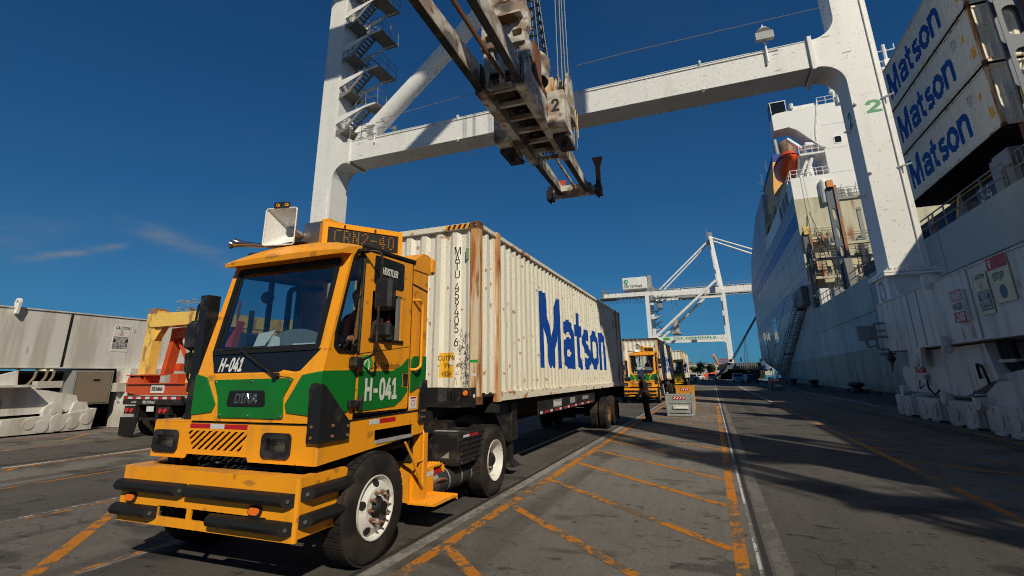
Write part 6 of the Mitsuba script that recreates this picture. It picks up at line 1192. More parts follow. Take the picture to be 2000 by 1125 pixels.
    # railing along the deck edge
    for a, b in ((25.9, 38), (38, 52.2), (54.6, 69.8)): part(t, 'deck_railing', rail((SX + .1, a, dz), (SX + .1, b, dz), 1.15, int((b - a) / 1.6), .04, (.5, 1.0)), 'ship_grey')
    for y0, y1, x, h_, mt in ((27.4, 29.0, 13.2, .9, 'far_blue'), (30.5, 31.5, 13.3, .8, 'ship_grey'), (34.0, 34.8, 13.2, 1.0, 'galvanised'), (26.2, 26.9, 13.0, 1.5, 'ship_grey'), (36.4, 37.0, 13.1, .8, 'far_blue'), (41, 43, 13.2, 1.0, 'ship_grey'), (60, 62, 13.2, 1.1, 'ship_grey')): part(t, 'deck_housing', MB().box(x - .5, x + .4, y0, y1, dz, dz + h_, .06), mt)
    part(t, 'hatch_lid_motor', MB().box(12.5, 13.4, 25.3, 26.6, 10.0, 10.75, .05).cyl((12.95, 25.9, dz), (12.95, 25.9, 10.1), .42, n=16), 'ship_grey')
    part(t, 'bay_number', MB().plate(centred(text_shape('34', .62, False, .01), 0, 0), lambda w: np.stack([12.68 - w[:, 2], 28.1 - w[:, 0], 9.62 + w[:, 1]], 1), 0, .01), 'light_letter')
    m = MB()
    for y in (26.9, 31.0, 34.3, 37.5): m.beam((12.6, y, 9.2), (12.6, y - .7, 10.3), .05, .16)
    part(t, 'hazard_brace', m, 'frame_yellow'); part(t, 'blue_cover', MB().ball((13.3, 33.0, 9.3), 1.0, 2, (.7, 1.1, .8)), 'blue_cloth', smooth=True)
    # lashing bridge between the bays, at the right of the picture
    z0, z1 = 9.2, 20.5
    s_ = sbox(12.86, z0, 13.75, z1)
    for z in np.arange(11.0, 20, 2.05): s_ = s_.difference(rr(13.02, z, 13.58, z + 1.45, .27))
    part(t, 'lashing_post', MB().plate(s_, on_y(24.35), 0, .12).plate(s_, on_y(24.0), 0, .04), 'post_blue'); part(t, 'lashing_post_flange', MB().box(13.75, 13.87, 23.6, 24.4, z0, z1), 'post_rust')
    for x in (15.9, 18.5): part(t, 'lashing_post', MB().box(x, x + .5, 24.0, 24.35, z0, z1), 'post_blue')
    part(t, 'rusty_coaming', MB().prism('x', [(23.2, 9.2), (24.6, 9.2), (24.6, 11.4), (23.2, 11.1)], 12.75, 16), 'rust_dark'); part(t, 'lashing_platform', MB().box(13.9, 22, 23.3, 24.4, 14.5, 14.6).box(13.9, 22, 23.3, 24.4, 17.5, 17.6), 'ship_grey')
    m = MB()
    for q in range(14): x = 12.9 + q * .5; m.cyl((x, 24.2, 11.6 + (q % 3)), (x + .9, 24.6, 14.3 + (q % 3) * 1.5), .02, n=5)
    part(t, 'lashing_rods', m, 'black_steel'); part(t, 'yellow_hoop', MB().path([(12.9, 24.1, 11.3), (12.9, 24.1, 12.6), (13.0, 24.2, 12.9), (13.3, 24.3, 12.9)], .04, 6), 'frame_yellow'); part(t, 'bridge_railing', rail((12.5, 25.2, dz), (12.5, 23.0, dz), 1.2, 7, .03, (.5, 1.0)), 'ship_grey')
    # the next lashing bridges along the ship, out of view, sized for their shadow streaks
    for yb in (9.4, -6.3, -14.5):
        for x in (12.6, 15.1, 17.7, 20.2):
            sp = sbox(x, z0, x + .8, z1 + 1 if yb == -6.3 else 15.5)
            for z in np.arange(11.0, 20.5, 2.05): sp = sp.difference(rr(x + .16, z, x + .64, z + 1.4, .22))
            part(t, 'lashing_post', MB().plate(sp, on_y(yb), 0, .12).plate(sp, on_y(yb - .4), 0, .04), 'post_blue')
        part(t, 'lashing_platform', MB().box(12.6, 22, yb - .9, yb + .2, 14.2, 14.3).box(12.6, 22, yb - .9, yb + .2, 17.5 if yb == -6.3 else 13, 17.6 if yb == -6.3 else 13.1).box(12.6, 22, yb - .9, yb + .2, 11.6, 11.7), 'ship_grey')
        for z in ((14.6, 17.6) if yb == -6.3 else (11.7,)): part(t, 'bridge_railing', rail((12.6, yb - .8, z), (20, yb - .8, z), 1.1, 9, .035, (.5, 1.0)), 'ship_grey')
        m = MB()
        for q in range(12): x = 12.8 + q * .65; m.cyl((x, yb, 11.7 + (q % 3)), (x + 1.2, yb + .2, 14.5 + (q % 3) * 1.5), .03, n=5)
        part(t, 'lashing_rods', m, 'black_steel')
    # stern ramp and its hoisting cables
    part(t, 'stern_ramp', MB().hull([(x, y, z) for x, z in ((3.9, 5.0), (16, 4.7), (16, 2.8), (4.2, 3.2)) for y in (170, 184)]).hull([(x, y, z) for x, za, zb in ((.5, .5, .9), (4.4, 2.6, 4.4)) for y in (168, 186) for z in (za, zb)]).box(7, 15.8, 168, 170, 3.9, 4.9), 'post_blue'); rm = t + '__stern_ramp'
    m = MB()
    for k in range(16): x = 8 + k * .5; m.box(x, x + .14, 167.8, 168, 3.2, 4.9)
    for k in range(9): f = k / 9; m.box(.8 + 3.8 * f, .95 + 3.8 * f, 167.8, 168, .7 + 2.4 * f, 1.2 + 3.6 * f)
    part(rm, 'ramp_rib', m, 'bin_dark'); part(rm, 'ramp_post', MB().box(5.2, 6.0, 169, 171, 5.2, 6.0).box(8.3, 8.7, 169, 170, 5.2, 6.4).box(13.6, 14.4, 169, 170, 5, 6.0), 'dark_underbody'); part(rm, 'ramp_shade_wall', MB().box(2.4, 16, 186, 186.3, .05, 4.8), 'dark_underbody')  # the dark wall is added to stand for shade under the ramp
    m = MB()
    for k in range(5): m.cyl((5.6 + k * .18, 170, 5.6), (15.4 + k * .1, 150, 21.0), .06, n=5)
    part(rm, 'hoist_cable', m, 'wire_rope')
    part(t, 'stern_boxes', MB().box(SX + .3, SX + 4, 128, 131, 24, 28.5).box(SX + .3, SX + 4, 140, 143, 24, 28.0).box(SX + .2, SX + 1, 124, 146, 24, 25), 'ship_beige')
    part(t, 'mooring_line', MB().path([(SX + .1, 130, 8.6), (11.9, 124, 5), (11.6, 118.5, .6)], .06, 6), 'black_steel'); part(t, 'mooring_line', MB().path([(SX + .1, 131, 8.6), (12.2, 112, 4), (11.6, 90, .6)], .05, 5), 'wire_rope')
    return t
ship()
# gangway
gw = thing('gangway', 'dark steel gangway ladder sloping from the ship down to the quay', 'gangway')
a, b = np.array([11.85, 74.5, 10.0]), np.array([11.5, 108, .35]); m = MB(); r_ = MB()
for x in (-.55, .55): m.beam(a + (x, 0, 0), b + (x, 0, 0), .08, .35)
part(gw, 'stringer', m, 'black_steel'); m = MB()
for f in np.linspace(0, 1, 60): p = a + (b - a) * f; m.box(p[0] - .55, p[0] + .55, p[1] - .12, p[1] + .12, p[2] - .03, p[2] + .03)
part(gw, 'step', m, 'crane_dark')
for x in (-.58, .58):
    for h_ in (.55, 1.15): r_.cyl(a + (x, 0, h_), b + (x, 0, h_), .03, n=5)
    for f in np.linspace(0, 1, 22): p = a + (b - a) * f + np.array([x, 0, 0]); r_.cyl(p, p + np.array([0, 0, 1.15]), .025, n=5)
part(gw, 'handrail', r_, 'black_steel'); part(gw, 'safety_net', MB().add([a + (-.6, 0, .2), b + (-.6, 0, .2), b + (-1.6, 2, 1.5), a + (-1.6, 3, 2.5)], [[0, 1, 2, 3]]) if 0 else MB().path([a + (-.6, 0, 1.1), a + (-1.3, 2, 1.9), b + (-1.3, 1, 1.5), b + (-.6, 0, 1.1)], .03, 5), 'black_steel'); part(gw, 'cross_bar', MB().box(11.0, 12.4, 93, 93.2, 4.6, 4.75).box(11.0, 12.4, 95.5, 95.7, 3.9, 4.05), 'black_steel')
part(gw, 'platform_shelter', MB().box(11.6, 12.38, 71.5, 78.5, 9.9, 12.4, .12), 'bin_dark'); part(list(scene)[-1], 'lettering', MB().plate(fit(text_shape('SHORE', 1, True), 0, 2.6, .42, .72).union(fit(text_shape('GANGWAY', 1, True), -.4, 3.0, -.05, .28)), lambda w: np.stack([11.598 - w[:, 2], 76.4 - w[:, 0], 11.0 + w[:, 1]], 1), 0, .006), 'far_blue')
# deck cargo: outer row in three tiers with lettering, two inner rows, and shadow casters added beyond the frame
tier = ('bottom', 'middle', 'top')
TZ = (11.62, 14.63, 17.66)
for k in range(3):
    LOCAL[0] = T().translate([SX + .05 + CW, 24.95, TZ[k]])
    c = container(f'cream container with blue letters on the ship, {tier[k]} of the outer stack of three', L=12.192, group='containers stacked on the ship', detail=1, stickers=False, left_letters=(2.35, 9.95, .62, 2.42), fronts=False)
    left = lambda w: np.stack([-CW + .045 - w[:, 2], w[:, 0], w[:, 1]], 1); pr = corrug(.15, 12.192 - .15, 0, 0, .272, .034)
    mb = MB(); on_corrug(mb, sbox(.95, 1.72, 1.2, 2.05), pr, left); on_corrug(mb, sbox(.35, .5, .75, 1.0), pr, left) if 0 else on_corrug(mb, sbox(.4, .62, .72, 1.12), pr, left); part(c, 'yellow_sticker', mb, 'sticker_yellow')
    mb = MB()
    for q, (tx, z) in enumerate((('MATU', 2.35), ('2517320', 2.18), ('45G1', 2.0))): on_corrug(mb, affinity.scale(centred(text_shape(tx, .13, False, .01, .8), 1.9, z), -1, 1), pr, left)
    part(c, 'side_number', mb, 'black_letter')
LOCAL[0] = None
inner = []
for col in (1, 2, 3):
    for k in range(3):
        M = T().translate([SX + .05 + CW + col * 2.53, 24.95, TZ[k]])
        LOCAL[0] = M; container(f'cream container on the ship, {tier[k]} tier, ' + ('next to', 'second row inboard of', 'third row inboard of')[col - 1] + ' the lettered stack', L=12.192, group='containers stacked on the ship', detail=1, stickers=False)
LOCAL[0] = None
for col, y in ((0, -4.8), (0, 10.4), (0, -19)):  # unseen deck containers, added and set low to shade the quay
    LOCAL[0] = T().translate([SX + .05 + CW + col * 2.53, y, 9.3]); container('cream container added for its shadow on the ship beyond the right edge of the view, ' + {-4.8: 'middle one of three', 10.4: 'nearest the lettered stack', -19: 'farthest behind the camera'}[y], L=12.192, group='shadow casting containers added in the next bay', detail=1, stickers=False)
LOCAL[0] = None
# bollards and edge timbers on the quay
for q, y in enumerate((52, 72, 89, 107, 121)):
    k = thing('bollard', ('black mooring bollard nearest the waterside crane bogies', 'second black bollard along the ship from the crane bogies', 'third black bollard along the ship', 'fourth black bollard, near the foot of the gangway', 'farthest black bollard, beyond the gangway foot')[q], 'bollard', 'bollards along the quay edge')
    part(k, 'stem', MB().lathe([(.62, 0), (.5, .08), (.36, .25), (.36, .55)], (11.35, y, 0), (0, 0, 1), 18), 'black_steel', smooth=40); part(k, 'head', MB().hull([(11.35 + .62 * math.cos(a), y + .75 * math.sin(a), z) for a in np.linspace(0, 6.2, 16) for z in (.62, .78)] + [(11.35 + .35 * math.cos(a), y + .4 * math.sin(a), z) for a in np.linspace(0, 6.2, 12) for z in (.5, .9)]), 'black_steel', smooth=40)
for y in np.arange(30, 118, 3.4):
    if abs((y % 20) - 12) > .4: ground_part('edge_timber', MB().box(11.65, 12.0, y, y + 3.2 - (y % 3) * .2, 0, .20 + .05 * (int(y) % 3)), 'black_rubber')

# ================================================================ people
def body_mesh(bones, edge=.03, it=6):
    """bones: [(p0, r0, p1, r1)]; one continuous smoothed surface"""
    parts = []
    for p0, r0, p1, r1 in bones:
        a = m3.Manifold.sphere(r0, 16).translate(list(map(float, p0))); b = m3.Manifold.sphere(r1, 16).translate(list(map(float, p1)))
        parts.append(m3.Manifold.batch_hull([a, b]))
    u = m3.Manifold.batch_boolean(parts, m3.OpType.Add).refine_to_length(edge); q = u.to_mesh()
    m = trimesh.Trimesh(q.vert_properties[:, :3], q.tri_verts); m.merge_vertices(); trimesh.smoothing.filter_taubin(m, iterations=it); return MB().tm(m)
def hand_bones(w, d, side, curl=.5, s=1.0):
    """palm and five fingers from wrist w along d; side: direction of the thumb"""
    w, d, side = (np.asarray(q, float) for q in (w, d, side)); d = d / np.linalg.norm(d); side = side - d * (side @ d); side /= np.linalg.norm(side); nrm = np.cross(d, side); out = []
    k = w + d * .085 * s
    for i, (o, L) in enumerate(((.030, .072), (.010, .082), (-.011, .076), (-.031, .060))):
        b = k + side * o * s; out.append((w + side * o * .5 * s, .018 * s, b, .014 * s)); e = d * math.cos(curl) + nrm * math.sin(curl); p1 = b + e * L * .5 * s; e2 = d * math.cos(curl * 2) + nrm * math.sin(curl * 2)
        out += [(b, .0105 * s, p1, .009 * s), (p1, .009 * s, p1 + e2 * L * .5 * s, .0075 * s)]
    tb = w + d * .03 * s + side * .022 * s; t1 = tb + (d * .6 + side * .7 + nrm * .3) * .045 * s; out += [(tb, .015 * s, t1, .011 * s), (t1, .011 * s, t1 + (d * .9 + side * .2 + nrm * .3) * .03 * s, .009 * s)]
    return out
def head_bones(c, f, s=1.0):
    """skull, jaw, nose, ears about c, facing f"""
    f = np.asarray(f, float); f /= np.linalg.norm(f); r = np.cross(f, [0, 0, 1.0]); r /= np.linalg.norm(r); u = np.cross(r, f); c = np.asarray(c, float)
    P = lambda a, b, e: c + (f * a + r * b + u * e) * s
    return [(P(-.03, 0, .04), .085 * s, P(.02, 0, .03), .082 * s), (P(.01, 0, -.02), .072 * s, P(.045, 0, -.085), .038 * s), (P(.085, 0, .01), .012 * s, P(.108, 0, -.028), .014 * s), (P(-.01, .082, .0), .018 * s, P(-.015, .084, -.03), .012 * s), (P(-.01, -.082, .0), .018 * s, P(-.015, -.084, -.03), .012 * s), (P(.07, 0, -.058), .02 * s, P(.078, 0, -.066), .014 * s)], (f, r, u)
def worker():
    t = thing('person', 'person in white hard hat, orange vest and dark trousers standing beside the nearest trailer', 'person')
    o = np.array([-2.52, 20.35, 0.0]); Z = lambda x, y, z: o + np.array([x, y, z])
    hip, chest, neck = Z(.03, .02, .95), Z(-.05, .0, 1.36), Z(-.07, 0, 1.50)
    hd, (f, r, u) = head_bones(Z(-.10, -.0, 1.66), (-.75, .45, .35))
    lf, rf = Z(.16, -.02, .0), Z(.03, .14, 0)
    legs = [(Z(.02, -.09, .93), .105, Z(.075, -.07, .50), .072), (Z(.075, -.07, .50), .07, lf + (-.01, 0, .10), .045), (Z(.02, .10, .93), .105, Z(.0, .13, .50), .072), (Z(.0, .13, .50), .07, rf + (-.01, 0, .10), .045)]
    torso = [(hip, .135, Z(-.01, .01, 1.12), .125), (Z(-.01, -.07, 1.12), .10, Z(-.05, -.10, 1.36), .10), (Z(-.01, .08, 1.12), .10, Z(-.05, .10, 1.36), .10), (Z(-.05, -.15, 1.40), .075, Z(-.05, .15, 1.40), .075)]
    e1, w1 = Z(-.06, -.25, 1.10), Z(-.20, -.22, .90); e2, w2 = Z(-.12, .24, 1.12), Z(-.26, .20, .98)
    arms = [(Z(-.05, -.19, 1.40), .06, e1, .045), (e1, .044, w1, .030), (Z(-.05, .19, 1.40), .06, e2, .045), (e2, .044, w2, .030)]
    k = key_for(t + '__body'); bm = body_mesh(legs + torso + arms + [(Z(-.06, 0, 1.42), .06, Z(-.085, 0, 1.58), .052)] + hd + hand_bones(w1, w1 - e1, (0, .3, 1)) + hand_bones(w2, w2 - e2, (0, -.3, 1)) + [(lf + (-.01, 0, .07), .045, lf + (-.17, 0, .04), .035), (rf + (-.01, 0, .07), .045, rf + (-.17, .02, .04), .035)], .022)
    scene[k] = mikit.ply(bm.mesh(), 'skin', smooth=True)
    g = lambda bones, e: [(a, ra + e, b, rb + e) for a, ra, b, rb in bones]
    part(t, 'trousers', body_mesh(g(legs, .018) + [(hip, .15, Z(.01, .01, 1.0), .14)], .03), 'trousers_dark', smooth=True)
    part(t, 'shirt', body_mesh(g(torso[1:], .016) + [(Z(-.05, -.19, 1.40), .075, (Z(-.05, -.19, 1.40) + e1) / 2 + (0, 0, -.03), .064), (Z(-.05, .19, 1.40), .075, (Z(-.05, .19, 1.40) + e2) / 2, .064)], .03), 'shirt_dark', smooth=True)
    part(t, 'vest', body_mesh([(Z(.0, -.06, 1.0), .148, Z(-.045, -.10, 1.36), .138), (Z(.0, .07, 1.0), .148, Z(-.045, .10, 1.36), .138), (Z(-.05, -.12, 1.42), .095, Z(-.05, .12, 1.42), .095)], .03), 'vest_orange', smooth=True); v = t + '__vest'
    m = MB()
    th = np.linspace(0, 2 * np.pi, 30); m.tube([Z(-.005 + .158 * math.cos(a), .005 + .222 * math.sin(a), 1.10) for a in th], .022, 6)
    for y in (-.11, .11): m.tube([Z(.145 - .02 * (z > 1.3) * 2 - .05 * (z - 1), y * (1 - .1 * (z - 1)), z) for z in (.95, 1.1, 1.25, 1.38, 1.46)], .024, 6)
    m.tube([Z(.08, -.19, 1.0), Z(.06, -.225, 1.2), Z(.0, -.20, 1.44)], .022, 6); part(v, 'reflective_band', m, 'silver_tape', smooth=40)
    m = MB()
    for y in (-.145, .075): m.tube([Z(.148 - .05 * (z - 1) * 2, y, z) for z in (.95, 1.1, 1.25, 1.40)], .017, 6)
    part(v, 'lime_edge', m, 'lime_tape', smooth=40)
    part(t, 'boot', body_mesh([(lf + (.02, 0, .06), .055, lf + (.0, 0, .16), .055), (lf + (.02, 0, .05), .05, lf + (-.19, 0, .045), .042)], .025), 'boot_dark', smooth=True); part(t, 'boot', body_mesh([(rf + (.02, 0, .06), .055, rf + (.0, 0, .16), .055), (rf + (.02, 0, .05), .05, rf + (-.19, .02, .045), .042)], .025), 'boot_dark', smooth=True)
    hc = Z(-.10, 0, 1.70); hu = u * .86 - f * .5; hu /= np.linalg.norm(hu); hf = np.cross(hu, r); a = hc - f * .01 + u * .02; ring = [(.165, 0), (.170, .008), (.135, .012), (.13, .05), (.115, .10), (.075, .14), (.001, .155)]
    part(t, 'hard_hat', MB().lathe(ring, a + hu * .0, hu, 28), 'hat_white', smooth=40); part(t + '__hard_hat', 'hat_ridge', MB().tube([a + hu * q + hf * w_ for q, w_ in ((.02, -.135), (.09, -.12), (.15, -.05), (.16, .0), (.15, .05), (.09, .12), (.02, .135))], .012, 6), 'hat_white', smooth=40)
    m = MB()
    for s_ in (-.032, .032): m.ball(Z(-.10, 0, 1.66) + (f * .078 + r * s_ + u * .02), .011, 1)
    part(t, 'eyes', m, 'window_dark', smooth=True); part(t, 'hair', MB().ball(Z(-.10, 0, 1.66) - f * .045 + u * .01, .082, 2, (1, 1, .95)), 'hair_dark', smooth=True); part(t, 'radio', MB().box(*(float(q) for q in (o[0] - .02, o[0] + .06, o[1] - .24, o[1] - .19, .92, 1.06))), 'black_plastic')
    return t
worker()
def driver(label, M=None):
    LOCAL[0] = M
    t = thing('person', label, 'person', None)
    Z = lambda x, y, z: np.array([-3.74 + x, 4.72 + y, z])
    hip = Z(0, .12, 1.92); sh = 2.36
    hd, (f, r, u) = head_bones(Z(0, -.02, 2.60), (.05, -1, -.05))
    torso = [(hip, .16, Z(0, .08, 2.10), .15), (Z(-.09, .05, 2.10), .12, Z(-.11, .06, sh - .04), .105), (Z(.09, .05, 2.10), .12, Z(.11, .06, sh - .04), .105), (Z(-.17, .06, sh), .07, Z(.17, .06, sh), .07)]
    e1, w1 = Z(.27, -.16, 2.14), Z(.17, -.40, 2.10); e2, w2 = Z(-.27, -.14, 2.12), Z(-.15, -.40, 2.08)
    arms = [(Z(.20, .06, sh), .065, e1, .05), (e1, .048, w1, .034), (Z(-.20, .06, sh), .065, e2, .05), (e2, .048, w2, .034)]
    legs = [(Z(.1, .1, 1.88), .10, Z(.12, -.35, 1.86), .08), (Z(.12, -.35, 1.86), .075, Z(.12, -.5, 1.48), .05), (Z(-.1, .1, 1.88), .10, Z(-.12, -.35, 1.86), .08), (Z(-.12, -.35, 1.86), .075, Z(-.12, -.5, 1.48), .05)]
    bm = body_mesh(torso + arms + legs + [(Z(0, .05, sh), .06, Z(0, .0, 2.54), .055)] + hd + hand_bones(w1, w1 - e1, (-.5, 0, 1), .9) + hand_bones(w2, w2 - e2, (.5, 0, 1), .9), .022)
    part(t, 'body', bm, 'skin', smooth=True)
    g = lambda bones, e: [(a, ra + e, b, rb + e) for a, ra, b, rb in bones]
    part(t, 'shirt', body_mesh(g(torso, .014) + g([arms[0], (e1, .048, e1 * .35 + w1 * .65, .04)], .012) + g([arms[2], (e2, .048, e2 * .35 + w2 * .65, .04)], .012), .028), 'shirt_dark', smooth=True); part(t, 'trousers', body_mesh(g(legs, .014), .03), 'trousers_dark', smooth=True)
    m = MB()
    for x in (-.11, .11): m.tube([Z(x, -.10, 1.95), Z(x, -.09, 2.15), Z(x * 1.0, -.06, 2.34), Z(x, .05, 2.445), Z(x, .16, 2.36)], .042, 8)
    m.tube([Z(.15, -.09, 2.12), Z(.25, .02, 2.20), Z(.25, .2, 2.34), Z(.2, .3, 2.42)], .022, 6); part(t, 'vest', m, 'vest_orange', smooth=40)
    part(t, 'hair', MB().ball(Z(0, .02, 2.645), .092, 2, (.95, 1.05, .8)), 'hair_dark', smooth=True)
    LOCAL[0] = None
    return t
driver('driver in dark long sleeves and orange vest holding the wheel of the nearest tractor')

# ================================================================ the following tractors
M2 = T().translate([0, 29.3, 0])
t2 = dup(hero, M2, 'smaller yellow and green terminal tractor in the middle distance behind the standing worker', 'yellow and green terminal tractors', skip=('fleet_number', 'door_number'))
LOCAL[0] = M2
part(t2 + '__cab', 'fleet_number', front_plate(MB(), affinity.translate(text_shape('H-047', .125, True, .018, .56, .02), -4.615, 1.782), -.002, .002), 'light_letter')
part(t2 + '__cab', 'door_number', MB().plate(fit(text_shape('H-047', .2, True, .020, .5), 4.27, 4.83, 1.475, 1.705), side_r, .02, .0225), 'light_letter')
LOCAL[0] = None
driver('driver in the cab of the second tractor, seen small through its windscreen', M2)
dup(hero_box, M2, 'rusty cream container with blue letters on the trailer behind the second tractor', skip=('serial', 'height', 'torn', 'scribbles', 'green_sticker', 'number_plate'), remap={'rail_rusty': 'rusty_post'})
dup(hero_trailer, M2, 'black container trailer behind the second tractor', 'black container trailers')
M3 = T().translate([.55, 50.3, 0])
mat('tractor_lemon', (.74, .44, .015), .4)
t3 = dup(hero, M3, 'plain yellow terminal tractor far back in the row, mostly hidden by the second container', None, skip=('fleet_number', 'door_number', 'message_sign', 'loudhailer', 'operator', 'logo', 'air_horns', 'badge'), remap={'truck_green': 'tractor_lemon', 'truck_yellow': 'tractor_lemon'})
LOCAL[0] = M3
part(t3 + '__cab', 'fleet_number', front_plate(MB(), fit(text_shape('A75', 1, True, .02), -4.1, -3.55, 1.45, 1.72), .018, .022), 'ssa_green')
LOCAL[0] = T().translate([-3.315 + .55, 7.05 + 50.3, 1.295])
container('cream container with blue letters behind the plain yellow tractor', letters=(3.25, 10.5, .56, 2.24), detail=1, stickers=False)
LOCAL[0] = None
dup(hero_trailer, M3, 'black container trailer behind the plain yellow tractor', 'black container trailers')

# ================================================================ steel bins
def bin_(x0, x1, y0, y1, h, mt, label, arms=True):
    t = thing('steel_bin', label, 'bin', 'steel bins on the quay')
    w = .03; e = .05
    m = MB().hull([(x, y, z) for z, g_ in ((.16, .06), (h, 0)) for x in (x0 + g_, x1 - g_) for y in (y0 + g_, y0 + g_ + w)]).hull([(x, y, z) for z, g_ in ((.16, .06), (h, 0)) for x in (x0 + g_, x1 - g_) for y in (y1 - g_ - w, y1 - g_)]).hull([(x, y, z) for z, g_ in ((.16, .06), (h, 0)) for y in (y0 + g_, y1 - g_) for x in (x0 + g_, x0 + g_ + w)]).hull([(x, y, z) for z, g_ in ((.16, .06), (h, 0)) for y in (y0 + g_, y1 - g_) for x in (x1 - g_ - w, x1 - g_)]).box(x0 + .06, x1 - .06, y0 + .06, y1 - .06, .14, .18)
    part(t, 'body', m, mt)
    m = MB()
    for x in (x0 + .03, x1 - .11):
        for y in (y0 + .03, y1 - .11): m.box(x, x + .08, y - .01, y + .09, 0, .25).hull([(x + dx, y + dy, z) for z, k in ((.2, .0), (h + .02, -.03 if x < (x0 + x1) / 2 else .03)) for dx in (k, .08 + k) for dy in (-.03, .05)])
    m.box(x0 + .1, x1 - .1, y0 + .02, y0 + .05, .02, .10); part(t, 'leg_frame', m, mt)
    part(t, 'rib', MB().box(x0 + .08, x1 - .08, y0 + .0, y0 + .035, h * .62, h * .645).box(x0 + .08, x1 - .08, y0 - .012, y0 + .03, h * .97, h), mt)
    W = x1 - x0
    q = part(t, 'warning_label', MB().box(x0 + W * .27, x0 + W * .72, y0 - .006, y0 + .02, h * .80, h * .92), 'reflective_red'); m = MB()
    for k in range(4): a = x0 + W * (.29 + .105 * k); m.plate([(a, h * .82), (a + W * .05, h * .82), (a + W * .10, h * .90), (a + W * .05, h * .90)], on_y(y0 - .006), 0, .003)
    part(q, 'stripes', m, 'sign_white')
    q = part(t, 'name_plate', MB().plate(rr(x0 + W * .25, h * .36, x0 + W * .79, h * .51, .02), on_y(y0 + .02), 0, .03), 'sign_white'); part(q, 'logo', MB().plate(Point(x0 + W * .31, h * .435).buffer(h * .05).difference(Point(x0 + W * .325, h * .42).buffer(h * .03)), on_y(y0 - .010), 0, .003), 'ship_grey')
    if arms: part(t, 'tipping_arm', MB().beam((x0 + .0, y0 + .05, h - .1), (x0 - .06, y0 + .12, h + .45), .03, .05).cyl((x0 + .1, y0 + .05, h - .02), (x0 + .1, y0 + .05, h + .12), .05).cyl((x1 - .05, y0 + .05, h - .05), (x1 - .05, y0 + .05, h + .15), .05), 'galvanised')
    return t
bin_(-2.0, -.86, 23.05, 24.4, .86, 'bin_grey', 'grey steel bin with red striped label near the standing worker')
bin_(-1.78, -.92, 26.6, 27.6, 1.16, 'bin_orange', 'orange steel bin directly behind the grey bin', False)
bin_(5.3, 6.75, 58.5, 60.0, 1.15, 'bin_dark', 'dark steel bin standing alone in the shade by the ship', False)

